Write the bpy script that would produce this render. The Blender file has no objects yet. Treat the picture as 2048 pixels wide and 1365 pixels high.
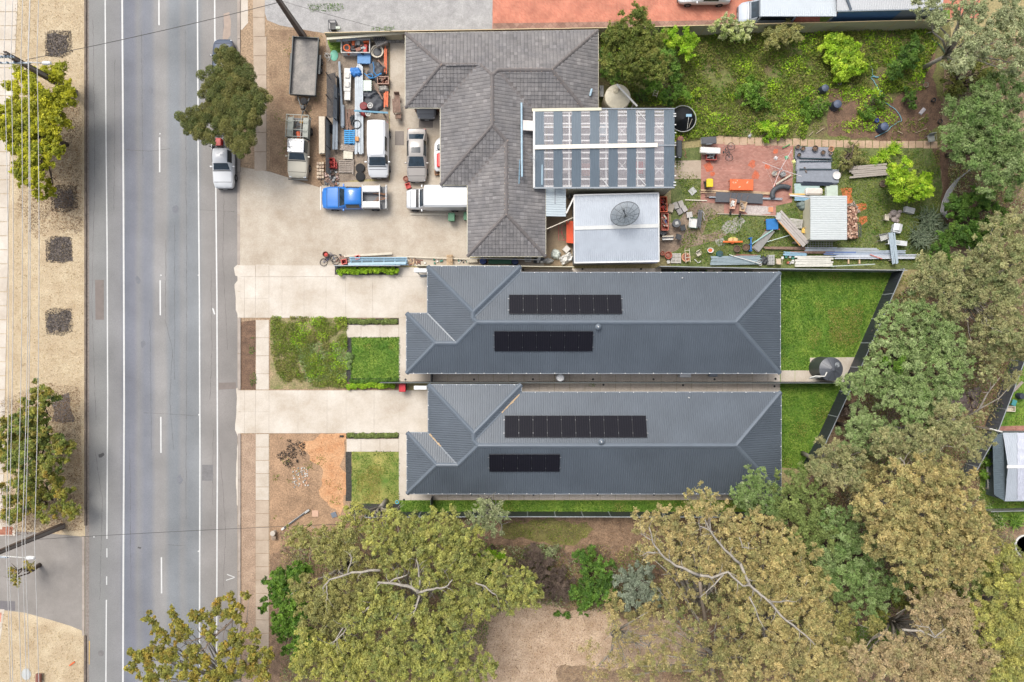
import bpy, bmesh, math, random
import numpy as np
from mathutils import Vector, Matrix
from mathutils.geometry import tessellate_polygon
random.seed(7); RNG = np.random.default_rng(7)
SC = bpy.context.scene
COL = SC.collection
R = math.radians
PX = 22.5            # photo pixels per metre at ground level
HC = 60.0            # height of the drone camera
# ---------------------------------------------------------------- camera, world, sun, exposure
cam_d = bpy.data.cameras.new('camera'); cam = bpy.data.objects.new('camera', cam_d); COL.objects.link(cam)
cam.location = (0, 0, HC); cam.rotation_euler = (0, 0, 0)
cam_d.sensor_width = 36; cam_d.lens = 36 * HC / (2048 / PX); cam_d.clip_end = 2000; cam_d.clip_start = 0.5
SC.camera = cam
world = bpy.data.worlds.new('World'); SC.world = world; world.use_nodes = True
wn = world.node_tree
sky = wn.nodes.new('ShaderNodeTexSky'); sky.sky_type = 'NISHITA'; sky.sun_disc = False
SUN_EL, SUN_AZ = R(60), R(-32)         # azimuth from north (photo up) towards west
sky.sun_elevation = SUN_EL; sky.sun_rotation = SUN_AZ
sky.dust_density = 5.0; sky.air_density = 1.0; sky.ozone_density = 1.0
hs = wn.nodes.new('ShaderNodeHueSaturation'); hs.inputs['Saturation'].default_value = .45      # thin overcast
wn.links.new(sky.outputs[0], hs.inputs['Color']); wn.links.new(hs.outputs[0], wn.nodes['Background'].inputs[0])
wn.nodes['Background'].inputs[1].default_value = 0.15
sun_d = bpy.data.lights.new('sun', 'SUN'); sun = bpy.data.objects.new('sun', sun_d); COL.objects.link(sun)
sun_d.energy = 1.3; sun_d.angle = R(24); sun_d.color = (1, .96, .88)
sdir = Vector((math.sin(SUN_AZ) * math.cos(SUN_EL), math.cos(SUN_AZ) * math.cos(SUN_EL), math.sin(SUN_EL)))
sun.rotation_euler = sdir.to_track_quat('Z', 'Y').to_euler()
SC.view_settings.view_transform = 'Standard'; SC.view_settings.look = 'None'
SC.view_settings.gamma = 1; SC.view_settings.use_curve_mapping = False
SC.view_settings.exposure = 0.68
SC.cycles.max_bounces = 5; SC.cycles.diffuse_bounces = 3; SC.cycles.transparent_max_bounces = 8
SC.cycles.transmission_bounces = 3; SC.cycles.glossy_bounces = 2

# ---------------------------------------------------------------- helpers
def P(px, py, z=0.0):
    k = (HC - z) / HC / PX
    return ((px - 1024) * k, (682.5 - py) * k, z)
def mpp(z=0.0): return (HC - z) / HC / PX      # metres per photo pixel at height z
KALB = 0.66
def C(r, g, b, k=1.0):
    f = lambda v: ((v / 255) / 12.92 if v / 255 <= .04045 else ((v / 255 + .055) / 1.055) ** 2.4)
    return tuple(min(.85, f(v) * KALB * k) for v in (r, g, b))
MATS = {}
def mat(name, c, rough=.8, var=.12, scale=2.0, metal=0.0, bump=0.0, c2=None, detail=4, fac=None, coat=0, fine=None, alpha=None, tint=False, spec=.5):
    if name in MATS: return MATS[name]
    m = bpy.data.materials.new(name); m.use_nodes = True; nt = m.node_tree; nn = nt.nodes; L = nt.links
    b = nn['Principled BSDF']; b.inputs['Roughness'].default_value = rough; b.inputs['Metallic'].default_value = metal
    b.inputs['Specular IOR Level'].default_value = spec
    if coat: b.inputs['Coat Weight'].default_value = coat; b.inputs['Coat Roughness'].default_value = .08
    geo = nn.new('ShaderNodeNewGeometry')
    n = nn.new('ShaderNodeTexNoise'); n.inputs['Scale'].default_value = scale; n.inputs['Detail'].default_value = detail
    n.inputs['Roughness'].default_value = .65
    L.new(geo.outputs['Position'], n.inputs['Vector'])
    rmp = nn.new('ShaderNodeValToRGB')
    lo = tuple(v * (1 - var) for v in c); hi = tuple(min(.9, v * (1 + var)) for v in c)
    if c2: lo, hi = c, c2
    rmp.color_ramp.elements[0].color = (*lo, 1); rmp.color_ramp.elements[1].color = (*hi, 1)
    p0, p1 = fac or (.32, .68)
    rmp.color_ramp.elements[0].position = p0; rmp.color_ramp.elements[1].position = p1
    L.new(n.outputs['Fac'], rmp.inputs['Fac']); out = rmp.outputs['Color']
    if fine:                       # (scale, amount): fine grain multiplied on top
        n2 = nn.new('ShaderNodeTexNoise'); n2.inputs['Scale'].default_value = fine[0]; n2.inputs['Detail'].default_value = 3
        L.new(geo.outputs['Position'], n2.inputs['Vector'])
        mr = nn.new('ShaderNodeMapRange'); mr.inputs['From Min'].default_value = .3; mr.inputs['From Max'].default_value = .7
        mr.inputs['To Min'].default_value = 1 - fine[1]; mr.inputs['To Max'].default_value = 1 + fine[1]
        L.new(n2.outputs['Fac'], mr.inputs['Value'])
        mx = nn.new('ShaderNodeVectorMath'); mx.operation = 'SCALE'; L.new(out, mx.inputs[0]); L.new(mr.outputs[0], mx.inputs['Scale'])
        out = mx.outputs[0]
    if tint:
        at = nn.new('ShaderNodeAttribute'); at.attribute_name = 'tint'
        mx = nn.new('ShaderNodeVectorMath'); mx.operation = 'MULTIPLY'; L.new(out, mx.inputs[0]); L.new(at.outputs['Color'], mx.inputs[1])
        out = mx.outputs[0]
    L.new(out, b.inputs['Base Color'])
    if bump:
        bp = nn.new('ShaderNodeBump'); bp.inputs['Strength'].default_value = bump; bp.inputs['Distance'].default_value = .03
        nb = n
        if fine: nb = n2
        L.new(nb.outputs['Fac'], bp.inputs['Height']); L.new(bp.outputs[0], b.inputs['Normal'])
    if alpha is not None: b.inputs['Alpha'].default_value = alpha
    MATS[name] = m; return m
def leafmat(name, rough=.55):
    if name in MATS: return MATS[name]
    m = bpy.data.materials.new(name); m.use_nodes = True; nt = m.node_tree; nn = nt.nodes; L = nt.links
    b = nn['Principled BSDF']; b.inputs['Roughness'].default_value = rough; b.inputs['Specular IOR Level'].default_value = .3
    at = nn.new('ShaderNodeAttribute'); at.attribute_name = 'tint'
    L.new(at.outputs['Color'], b.inputs['Base Color'])
    tr = nn.new('ShaderNodeBsdfTranslucent'); L.new(at.outputs['Color'], tr.inputs['Color'])
    mx = nn.new('ShaderNodeMixShader'); mx.inputs[0].default_value = .4
    L.new(b.outputs[0], mx.inputs[1]); L.new(tr.outputs[0], mx.inputs[2])
    L.new(mx.outputs[0], nn['Material Output'].inputs['Surface'])
    MATS[name] = m; return m
def tag(o, label=None, cat=None, group=None, kind=None):
    if label: o['label'] = label
    if cat: o['category'] = cat
    if group: o['group'] = group
    if kind: o['kind'] = kind
    return o
LABELS = set()
def thing(name, label, cat, loc=(0, 0, 0), rz=0, group=None):
    if label in LABELS: print('DUP LABEL', label)
    LABELS.add(label)
    o = bpy.data.objects.new(name, None); o.empty_display_size = .3; COL.objects.link(o)
    o.location = loc; o.rotation_euler = (0, 0, R(rz)); return tag(o, label, cat, group)

class MB:
    def __init__(s): s.v = []; s.f = []; s.m = []
    def add(s, vs, fs, mi=0):
        k = len(s.v); s.v.extend([tuple(v) for v in vs]); s.f.extend([tuple(k + i for i in f) for f in fs]); s.m.extend([mi] * len(fs)); return s
    def box(s, c, d, rz=0, mi=0, ry=0, rx=0):
        x, y, z = d[0] / 2, d[1] / 2, d[2] / 2
        vs = [Vector(p) for p in ((-x, -y, -z), (x, -y, -z), (x, y, -z), (-x, y, -z), (-x, -y, z), (x, -y, z), (x, y, z), (-x, y, z))]
        if rz or ry or rx:
            M = Matrix.Rotation(R(rz), 3, 'Z') @ Matrix.Rotation(R(ry), 3, 'Y') @ Matrix.Rotation(R(rx), 3, 'X'); vs = [M @ v for v in vs]
        return s.add([(v[0] + c[0], v[1] + c[1], v[2] + c[2]) for v in vs], [(3, 2, 1, 0), (4, 5, 6, 7), (0, 1, 5, 4), (1, 2, 6, 5), (2, 3, 7, 6), (3, 0, 4, 7)], mi)
    def bbox(s, c, d, bev=.02, rz=0, mi=0):       # box with chamfered top and vertical edges
        x, y, z = d[0] / 2, d[1] / 2, d[2] / 2; b = min(bev, x * .45, y * .45, d[2] * .45)
        def ring(ix, iy, bb, zz): return [(-ix + bb, -iy, zz), (ix - bb, -iy, zz), (ix, -iy + bb, zz), (ix, iy - bb, zz), (ix - bb, iy, zz), (-ix + bb, iy, zz), (-ix, iy - bb, zz), (-ix, -iy + bb, zz)]
        vs = ring(x, y, b, -z) + ring(x, y, b, z - b) + ring(x - b, y - b, b * .6, z)
        co, si = math.cos(R(rz)), math.sin(R(rz))
        vs = [(vx * co - vy * si + c[0], vx * si + vy * co + c[1], vz + c[2]) for vx, vy, vz in vs]
        fs = [tuple(range(7, -1, -1)), tuple(range(16, 24))]
        for k in (0, 8):
            for i in range(8): j = (i + 1) % 8; fs.append((k + i, k + j, k + 8 + j, k + 8 + i))
        return s.add(vs, fs, mi)
    def prism(s, poly, z0, z1, mi=0, top=None):
        n = len(poly); t = top or poly
        a = sum(poly[i][0] * poly[(i + 1) % n][1] - poly[(i + 1) % n][0] * poly[i][1] for i in range(n))
        if a < 0: poly = poly[::-1]; t = t[::-1]
        vs = [(p[0], p[1], z0) for p in poly] + [(p[0], p[1], z1) for p in t]
        fs = [tuple(range(n - 1, -1, -1)), tuple(range(n, 2 * n))] + [(i, (i + 1) % n, n + (i + 1) % n, n + i) for i in range(n)]
        return s.add(vs, fs, mi)
    def tube(s, pts, r, seg=6, mi=0, cap=True):
        pts = [Vector(p) for p in pts]; n = len(pts)
        rs = r if isinstance(r, (list, tuple)) else [r] * n; vs = []
        u = None
        for i, p in enumerate(pts):
            d = (pts[min(i + 1, n - 1)] - pts[max(i - 1, 0)])
            if d.length < 1e-9: d = Vector((0, 0, 1))
            d.normalize()
            if u is None: u = d.orthogonal().normalized()
            u = (u - d * u.dot(d)); u = u.normalized() if u.length > 1e-6 else d.orthogonal().normalized()
            w = d.cross(u)
            for k in range(seg): a = 2 * math.pi * k / seg; vs.append(p + (u * math.cos(a) + w * math.sin(a)) * rs[i])
        fs = [(i * seg + k, i * seg + (k + 1) % seg, (i + 1) * seg + (k + 1) % seg, (i + 1) * seg + k) for i in range(n - 1) for k in range(seg)]
        if cap: fs += [tuple(range(seg - 1, -1, -1)), tuple((n - 1) * seg + k for k in range(seg))]
        return s.add(vs, fs, mi)
    def lathe(s, prof, seg=20, c=(0, 0, 0), mi=0, axis='Z', sq=1.0):
        vs = []; n = len(prof)
        for r, h in prof:
            for k in range(seg):
                a = 2 * math.pi * k / seg; x, y = r * math.cos(a), r * math.sin(a) * sq
                vs.append((x + c[0], y + c[1], h + c[2]) if axis == 'Z' else ((h + c[0], x + c[1], y + c[2]) if axis == 'X' else (x + c[0], h + c[1], y + c[2])))
        fs = [(i * seg + k, i * seg + (k + 1) % seg, (i + 1) * seg + (k + 1) % seg, (i + 1) * seg + k) for i in range(n - 1) for k in range(seg)]
        fs += [tuple(range(seg - 1, -1, -1)), tuple((n - 1) * seg + k for k in range(seg))]
        return s.add(vs, fs, mi)
    def mesh(s, name, mats, smooth=False):
        me = bpy.data.meshes.new(name); me.from_pydata([tuple(v) for v in s.v], [], s.f)
        for m in (mats if isinstance(mats, (list, tuple)) else [mats]): me.materials.append(m)
        if len(me.polygons) == len(s.m): me.polygons.foreach_set('material_index', s.m)
        if smooth: me.polygons.foreach_set('use_smooth', [True] * len(me.polygons))
        me.update(); return me
    def build(s, name, mats, parent=None, smooth=False, loc=(0, 0, 0), rz=0, label=None, cat=None, group=None, kind=None):
        if smooth == 'auto':
            me = s.mesh(name, mats, True)
            bm = bmesh.new(); bm.from_mesh(me)
            for e in bm.edges:
                if len(e.link_faces) == 2 and e.calc_face_angle(0) > R(38): e.smooth = False
            bm.to_mesh(me); bm.free()
        else: me = s.mesh(name, mats, smooth)
        o = bpy.data.objects.new(name, me); COL.objects.link(o); o.location = loc; o.rotation_euler = (0, 0, R(rz))
        if parent: o.parent = parent
        if label and not parent:
            if label in LABELS: print('DUP LABEL', label)
            LABELS.add(label)
        return tag(o, label, cat, group, kind)
def link(name, me, parent=None, loc=(0, 0, 0), rz=0, **k):
    o = bpy.data.objects.new(name, me); COL.objects.link(o); o.location = loc; o.rotation_euler = (0, 0, R(rz))
    if parent: o.parent = parent
    return tag(o, **k)
def copy_tree(o, parent=None):
    c = o.copy(); COL.objects.link(c); c.parent = parent
    for ch in list(o.children): copy_tree(ch, c)
    return c
def dup(o, loc, rz, label, group=None):
    c = copy_tree(o); c.location = loc; c.rotation_euler = (0, 0, R(rz)); c['label'] = label
    if label in LABELS: print('DUP LABEL', label)
    LABELS.add(label)
    if group: c['group'] = group; o['group'] = group
    return c
def jitter_poly(pts, step=.8, amp=.12, seed=1):
    out = []; ph = seed * 1.37; step = min(step, .3)
    for i in range(len(pts)):
        a, b = pts[i], pts[(i + 1) % len(pts)]; L = math.dist(a, b); n = max(1, min(400, int(L / step)))
        for k in range(n):
            t = k / n; x, y = a[0] + (b[0] - a[0]) * t, a[1] + (b[1] - a[1]) * t
            dx = math.sin(1.3 * y + .7 * x + ph) * .5 + math.sin(3.7 * y - 2.1 * x + ph * 2) * .22 + math.sin(9.1 * y + 4 * x + ph) * .07; dy = math.sin(1.1 * x - .8 * y + ph + 2) * .5 + math.sin(3.9 * x + 2.3 * y + ph * 3) * .22 + math.sin(8.3 * x - 5 * y + ph) * .07
            out.append((x + amp * dx, y + amp * dy))
    return out
NSH = 0
def sheet(name, px, z, m, jit=0, step=.5, parent=None, kind='structure', thick=0, label=None):
    global NSH; NSH += 1; z = z + .00015 * NSH
    pts = [P(x, y, z)[:2] for x, y in px]
    if jit: pts = jitter_poly(pts, step, jit, len(px) + int(px[0][0]))
    b = MB()
    if thick: b.prism(pts, z - thick, z)
    else:
        a = sum(pts[i][0] * pts[(i + 1) % len(pts)][1] - pts[(i + 1) % len(pts)][0] * pts[i][1] for i in range(len(pts)))
        if a < 0: pts = pts[::-1]
        bm = bmesh.new(); vv = [bm.verts.new((p[0], p[1], z)) for p in pts]
        for q in tessellate_polygon([[Vector((*p, 0)) for p in pts]]):
            try: bm.faces.new([vv[i] for i in q])
            except ValueError: pass
        for f in bm.faces:
            f.normal_update()
            if f.normal.z < 0: f.normal_flip()
        me = bpy.data.meshes.new(name); bm.to_mesh(me); bm.free(); me.materials.append(m)
        return link(name, me, parent, kind=kind, label=label)
    return b.build(name, m, parent, kind=kind, label=label)
def rect(x0, y0, x1, y1): return [(x0, y0), (x1, y0), (x1, y1), (x0, y1)]
def inpoly(X, Y, poly):
    ins = np.zeros(len(X), bool); n = len(poly)
    for i in range(n):
        x1, y1 = poly[i]; x2, y2 = poly[(i + 1) % n]
        c = ((y1 > Y) != (y2 > Y)) & (X < (x2 - x1) * (Y - y1) / ((y2 - y1) if y2 != y1 else 1e-9) + x1)
        ins ^= c
    return ins
# leaf clouds: rhombic leaf cards placed through a volume, one mesh
def leaf_mesh(name, Cn, N, L, W, tint, m, parent=None, loc=(0, 0, 0), up=None, **k):
    n = len(Cn); N = N / (np.linalg.norm(N, axis=1, keepdims=True) + 1e-9)
    A = RNG.normal(size=(n, 3)) if up is None else up + RNG.normal(size=(n, 3)) * .3
    T = A - N * np.sum(A * N, axis=1, keepdims=True); T /= (np.linalg.norm(T, axis=1, keepdims=True) + 1e-9)
    B = np.cross(N, T); L = np.broadcast_to(L, (n,))[:, None]; W = np.broadcast_to(W, (n,))[:, None]
    V = np.stack([Cn - T * L, Cn + T * L * .7 + B * W * 1.1, Cn + T * L * .5 - B * W * 1.1], axis=1).reshape(-1, 3)
    me = bpy.data.meshes.new(name); me.vertices.add(n * 3); me.vertices.foreach_set('co', V.astype(np.float32).ravel())
    me.loops.add(n * 3); me.loops.foreach_set('vertex_index', np.arange(n * 3, dtype=np.int32))
    me.polygons.add(n); me.polygons.foreach_set('loop_start', np.arange(0, n * 3, 3, dtype=np.int32))
    me.update(calc_edges=True)
    ca = me.color_attributes.new(name='tint', type='FLOAT_COLOR', domain='POINT')
    tc = np.ones((n, 3, 4), np.float32); tc[:, :, :3] = np.clip(tint, 0, .8)[:, None, :]; ca.data.foreach_set('color', tc.ravel())
    me.materials.append(m); global NLEAF; NLEAF += n
    return link(name, me, parent, loc, **k)
NLEAF = 0; LEAFK = 9.0
def cloud(blobs, dens, L, W, pal, flat=.75, shell=.45, jit=.18, upb=.5, bl=.35, feather=1):
    """blobs (x,y,z,r) -> leaves; each blob is a cluster of twigs, each twig a small spray of leaves"""
    Cs, Ns, Ts, Us = [], [], [], []; pal = np.array(pal); ta = pal[RNG.integers(len(pal))]
    for (x, y, z, r) in blobs:
        n = max(8, int(dens * r * r * 4 * LEAFK)); k = max(4, int(5 + 9 * r)) if feather else 1
        d = RNG.normal(size=(n, 3)); d[:, 2] += upb; d /= np.linalg.norm(d, axis=1, keepdims=True)
        if feather:
            td = RNG.normal(size=(k, 3)); td[:, 2] += upb; td /= np.linalg.norm(td, axis=1, keepdims=True); tr = r * RNG.uniform(.2, 1.2, (k, 1)); tz = RNG.uniform(.55, 1.5, (k, 1)); i = RNG.integers(0, k, n)
            along = RNG.random((n, 1)) ** .6; p = td[i] * tr[i] * (.35 + .75 * along) + (d * .6 + RNG.normal(size=(n, 3)) * .35) * r * .42 * tz[i] * (1.2 - .45 * along); dd = td[i] * .6 + d * .8; tw = pal[RNG.integers(0, len(pal), k)][i]
        else:
            p = d * r * (shell + (1 - shell) * RNG.random(n) ** .5)[:, None]; dd = d; i = None; tw = pal[RNG.integers(0, len(pal), n)]
        p[:, 2] *= flat; Cs.append(p + np.array((x, y, z))); Ns.append(dd * .8 + RNG.normal(size=(n, 3)) * .6 + np.array((0, 0, .35))); Us.append(dd)
        a = pal[RNG.integers(len(pal))] * .6 + ta * .4
        Ts.append((a * (1 - bl) + tw * bl) * RNG.uniform(.84, 1.2) * (1 + RNG.normal(size=(n, 1)) * jit))
    global UPS; UPS = np.concatenate(Us)
    return np.concatenate(Cs), np.concatenate(Ns), np.concatenate(Ts)
def planefit(pts):
    A = np.array([(p[0], p[1], 1) for p in pts]); z = np.array([p[2] for p in pts])
    s = np.linalg.lstsq(A, z, rcond=None)[0]; return s
def scan(poly, ux, uy, t):
    """intervals along v direction where line u=t crosses polygon (2D); u=(ux,uy), v=(-uy,ux)"""
    out = []; n = len(poly)
    for i in range(n):
        a, b = poly[i], poly[(i + 1) % n]
        ua, ub = a[0] * ux + a[1] * uy, b[0] * ux + b[1] * uy
        if (ua > t) != (ub > t):
            k = (t - ua) / (ub - ua); va, vb = -a[0] * uy + a[1] * ux, -b[0] * uy + b[1] * ux
            out.append(va + (vb - va) * k)
    out.sort(); return [(out[i], out[i + 1]) for i in range(0, len(out) - 1, 2)]
def ribs(mb, poly3, pitch, h, w, along=None, mi=0, thick=.0):
    """raised ribs running down the slope (or along a given 2D direction) on a planar roof face"""
    s = planefit(poly3); g = np.array((s[0], s[1])); 
    if along is not None: g = np.array(along, float)
    if np.linalg.norm(g) < 1e-6: g = np.array((0, 1.))
    g /= np.linalg.norm(g); ux, uy = g[1], -g[0]       # u perpendicular; v = (-uy,ux) = g
    us = [p[0] * ux + p[1] * uy for p in poly3]; zf = lambda x, y: s[0] * x + s[1] * y + s[2]
    t = math.floor(min(us) / pitch) * pitch + pitch * .5
    while t < max(us):
        for v0, v1 in scan(poly3, ux, uy, t):
            if v1 - v0 < .05: continue
            vs = []
            for v in (v0, v1):
                for du, dh in ((-w / 2, .002), (-w * .18, h), (w * .18, h), (w / 2, .002)):
                    x = (t + du) * ux - v * uy; y = (t + du) * uy + v * ux; vs.append((x, y, zf(x, y) + dh))
            mb.add(vs, [(0, 4, 5, 1), (1, 5, 6, 2), (2, 6, 7, 3)], mi)
        t += pitch
# ---------------------------------------------------------------- ground and roads
M_dirt = mat('dirt', C(150, 125, 98), var=.0, c2=C(185, 158, 128), scale=.35, detail=8, fine=(7, .35), bump=.5)
M_far = mat('dry_ground', C(150, 140, 95), c2=C(185, 168, 120), scale=.2, detail=8, fine=(6, .3), bump=.4)
M_straw = mat('straw_grass', C(192, 170, 138), c2=C(216, 198, 166), scale=.6, detail=8, fine=(16, .34), bump=.8)
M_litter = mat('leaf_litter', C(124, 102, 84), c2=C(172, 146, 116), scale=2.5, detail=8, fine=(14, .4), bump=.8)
M_litter2 = mat('red_leaf_litter', C(116, 92, 72), c2=C(168, 138, 110), scale=1.5, detail=8, fine=(12, .35), bump=.8)
M_mulch = mat('grey_mulch', C(92, 84, 80), c2=C(140, 130, 124), scale=9, detail=6, fine=(30, .35), bump=1)
M_dmulch = mat('dark_mulch', C(38, 38, 36), c2=C(82, 80, 74), scale=10, detail=6, fine=(26, .5), bump=1)
M_gravel = mat('grey_gravel', C(158, 156, 155), c2=C(190, 188, 186), scale=1.2, detail=8, fine=(20, .22), bump=.6)
M_conc = mat('pale_concrete', C(196, 182, 164), c2=C(230, 222, 210), scale=.3, detail=10, fine=(12, .07), rough=.85)
M_conc2 = mat('weathered_concrete', C(178, 162, 142), c2=C(218, 208, 192), scale=.3, detail=10, fine=(9, .09), rough=.85)
M_conc3 = mat('footpath_concrete', C(178, 160, 140), c2=C(206, 188, 168), scale=.5, detail=8, fine=(14, .07), rough=.85)
M_joint = mat('slab_joint', C(150, 134, 112), var=.2, scale=6)
M_kerb = mat('kerb_concrete', C(160, 148, 138), c2=C(190, 178, 166), scale=1, detail=6)
M_kerbd = mat('dark_kerb', C(92, 80, 70), c2=C(130, 116, 104), scale=2, detail=6)
M_paint = mat('white_road_paint', C(222, 222, 220), var=.08, scale=3, rough=.6)
M_ypaint = mat('yellow_road_paint', C(235, 190, 70), var=.1, scale=3)
M_soilor = mat('orange_soil', C(200, 142, 96), c2=C(222, 176, 132), scale=.9, detail=8, fine=(8, .2), bump=.6)
M_soildk = mat('dark_garden_soil', C(95, 72, 55), c2=C(135, 105, 82), scale=1.5, detail=8, fine=(12, .35), bump=1)
M_grassg = mat('lawn_green', C(80, 126, 30), c2=C(144, 168, 62), scale=.7, detail=8, fine=(14, .35), bump=.8)
M_grassw = mat('weedy_green', C(82, 100, 42), c2=C(128, 134, 78), scale=1.3, detail=8, fine=(10, .4), bump=1)
M_strawy = mat('pale_straw_clearing', C(180, 152, 124), c2=C(218, 192, 164), scale=.7, detail=9, fine=(10, .25), bump=.8)
M_burn = mat('charcoal_patch', C(70, 64, 60), c2=C(120, 106, 96), scale=5, detail=6, fine=(18, .4), bump=1)
def asphalt():
    m = bpy.data.materials.new('asphalt'); m.use_nodes = True; nt = m.node_tree; nn = nt.nodes; L = nt.links; b = nn['Principled BSDF']; b.inputs['Roughness'].default_value = .8
    geo = nn.new('ShaderNodeNewGeometry'); sp = nn.new('ShaderNodeSeparateXYZ'); L.new(geo.outputs['Position'], sp.inputs[0])
    mr = nn.new('ShaderNodeMapRange'); mr.inputs['From Min'].default_value = P(165, 0)[0]; mr.inputs['From Max'].default_value = P(480, 0)[0]
    nw = nn.new('ShaderNodeTexNoise'); nw.inputs['Scale'].default_value = .12; nw.inputs['Detail'].default_value = 3; L.new(geo.outputs['Position'], nw.inputs['Vector'])
    ad = nn.new('ShaderNodeMath'); ad.operation = 'MULTIPLY_ADD'; ad.inputs[1].default_value = .5; L.new(nw.outputs[0], ad.inputs[0]); L.new(sp.outputs[0], ad.inputs[2])
    sb = nn.new('ShaderNodeMath'); sb.operation = 'SUBTRACT'; sb.inputs[1].default_value = .25; L.new(ad.outputs[0], sb.inputs[0]); L.new(sb.outputs[0], mr.inputs['Value'])
    rp = nn.new('ShaderNodeValToRGB'); cr = rp.color_ramp
    st = [(168, (139, 137, 135)), (205, (146, 146, 144)), (240, (148, 147, 148)), (252, (124, 128, 138)), (268, (130, 132, 142)), (277, (143, 143, 144)), (290, (132, 135, 144)),
          (303, (135, 138, 145)), (312, (154, 152, 151)), (330, (156, 154, 152)), (340, (139, 143, 147)), (355, (135, 140, 145)), (365, (146, 146, 146)), (378, (136, 140, 144)), (398, (141, 144, 146)), (406, (153, 150, 147)), (440, (151, 146, 142)), (472, (146, 141, 136))]
    cr.elements[0].position = 0; cr.elements[0].color = (*C(*st[0][1]), 1); cr.elements[1].position = 1; cr.elements[1].color = (*C(*st[-1][1]), 1)
    for x, c in st[1:-1]:
        e = cr.elements.new((x - 165) / 315); e.color = (*C(*c), 1)
    L.new(mr.outputs[0], rp.inputs[0])
    n = nn.new('ShaderNodeTexNoise'); n.inputs['Scale'].default_value = 28; n.inputs['Detail'].default_value = 2; L.new(geo.outputs['Position'], n.inputs['Vector'])
    n2 = nn.new('ShaderNodeTexNoise'); n2.inputs['Scale'].default_value = .22; n2.inputs['Detail'].default_value = 7; L.new(geo.outputs['Position'], n2.inputs['Vector'])
    a = nn.new('ShaderNodeMapRange'); a.inputs['From Min'].default_value = .3; a.inputs['From Max'].default_value = .7; a.inputs['To Min'].default_value = .8; a.inputs['To Max'].default_value = 1.2; L.new(n.outputs[0], a.inputs['Value'])
    c2 = nn.new('ShaderNodeMapRange'); c2.inputs['From Min'].default_value = .3; c2.inputs['From Max'].default_value = .7; c2.inputs['To Min'].default_value = .76; c2.inputs['To Max'].default_value = 1.12; L.new(n2.outputs[0], c2.inputs['Value'])
    mu = nn.new('ShaderNodeMath'); mu.operation = 'MULTIPLY'; L.new(a.outputs[0], mu.inputs[0]); L.new(c2.outputs[0], mu.inputs[1])
    v = nn.new('ShaderNodeVectorMath'); v.operation = 'SCALE'; L.new(rp.outputs[0], v.inputs[0]); L.new(mu.outputs[0], v.inputs['Scale'])
    L.new(v.outputs[0], b.inputs['Base Color']); MATS['asphalt'] = m; return m
M_asph = asphalt()
M_asph2 = mat('side_asphalt', C(140, 134, 128), c2=C(160, 154, 148), scale=.5, detail=8, fine=(22, .12))
M_asphd = mat('asphalt_crack', C(100, 96, 92), var=.2, scale=5)
def brickmat(name, c1, c2, mo, sc=1.0, rot=0, w=.23, h=.115):
    m = bpy.data.materials.new(name); m.use_nodes = True; nt = m.node_tree; nn = nt.nodes; L = nt.links; b = nn['Principled BSDF']; b.inputs['Roughness'].default_value = .85
    geo = nn.new('ShaderNodeNewGeometry'); mp = nn.new('ShaderNodeMapping'); mp.inputs['Rotation'].default_value[2] = R(rot); L.new(geo.outputs['Position'], mp.inputs[0])
    br = nn.new('ShaderNodeTexBrick'); br.inputs['Scale'].default_value = sc; br.inputs['Brick Width'].default_value = w; br.inputs['Row Height'].default_value = h
    br.inputs['Mortar Size'].default_value = .008; br.inputs['Color1'].default_value = (*c1, 1); br.inputs['Color2'].default_value = (*c2, 1); br.inputs['Mortar'].default_value = (*mo, 1)
    L.new(mp.outputs[0], br.inputs['Vector'])
    n = nn.new('ShaderNodeTexNoise'); n.inputs['Scale'].default_value = .7; n.inputs['Detail'].default_value = 8; L.new(geo.outputs['Position'], n.inputs['Vector'])
    a = nn.new('ShaderNodeMapRange'); a.inputs['From Min'].default_value = .3; a.inputs['From Max'].default_value = .7; a.inputs['To Min'].default_value = .8; a.inputs['To Max'].default_value = 1.2; L.new(n.outputs[0], a.inputs['Value'])
    v = nn.new('ShaderNodeVectorMath'); v.operation = 'SCALE'; L.new(br.outputs[0], v.inputs[0]); L.new(a.outputs[0], v.inputs['Scale'])
    L.new(v.outputs[0], b.inputs['Base Color']); MATS[name] = m; return m
M_brick1 = brickmat('orange_brick_paving', C(218, 138, 110), C(200, 118, 94), C(182, 144, 126), rot=45)
M_brick2 = brickmat('old_red_brick_paving', C(192, 138, 122), C(172, 116, 102), C(146, 122, 110), rot=0)
M_brick3 = brickmat('border_pavers', C(176, 140, 122), C(150, 112, 96), C(88, 76, 70), rot=45, w=.4, h=.4)
big = [(-9000, -9000), (11000, -9000), (11000, 9500), (-9000, 9500)]
sheet('ground', big, 0, M_far)
Z = lambda k: .004 * k
sheet('grass_verge', [(-2500, -6000), (170, -6000), (170, 7000), (-2500, 7000)], Z(1), M_straw)
sheet('dirt', [(474, -60), (700, 60), (700, 520), (800, 700), (860, 1040), (1000, 1030), (1600, 1045), (1700, 760), (2300, 900), (2300, 1700), (474, 1700)], Z(1), M_dirt)
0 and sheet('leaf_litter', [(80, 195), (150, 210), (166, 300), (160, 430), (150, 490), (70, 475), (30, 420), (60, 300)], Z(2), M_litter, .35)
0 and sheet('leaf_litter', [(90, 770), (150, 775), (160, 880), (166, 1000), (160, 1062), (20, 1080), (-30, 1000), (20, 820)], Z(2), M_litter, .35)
for r_ in ((94, 65, 139, 111), (95, 476, 143, 527), (95, 622, 143, 669), (108, 378, 146, 416), (100, 790, 145, 850)):
    sheet('mulch_patch', [(r_[0] + 2, r_[1] + 3), (r_[2] - 4, r_[1] + 1), (r_[2] - 1, r_[3] - 4), (r_[0] + 4, r_[3] - 1)], Z(3), M_mulch, .35, .2)
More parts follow.
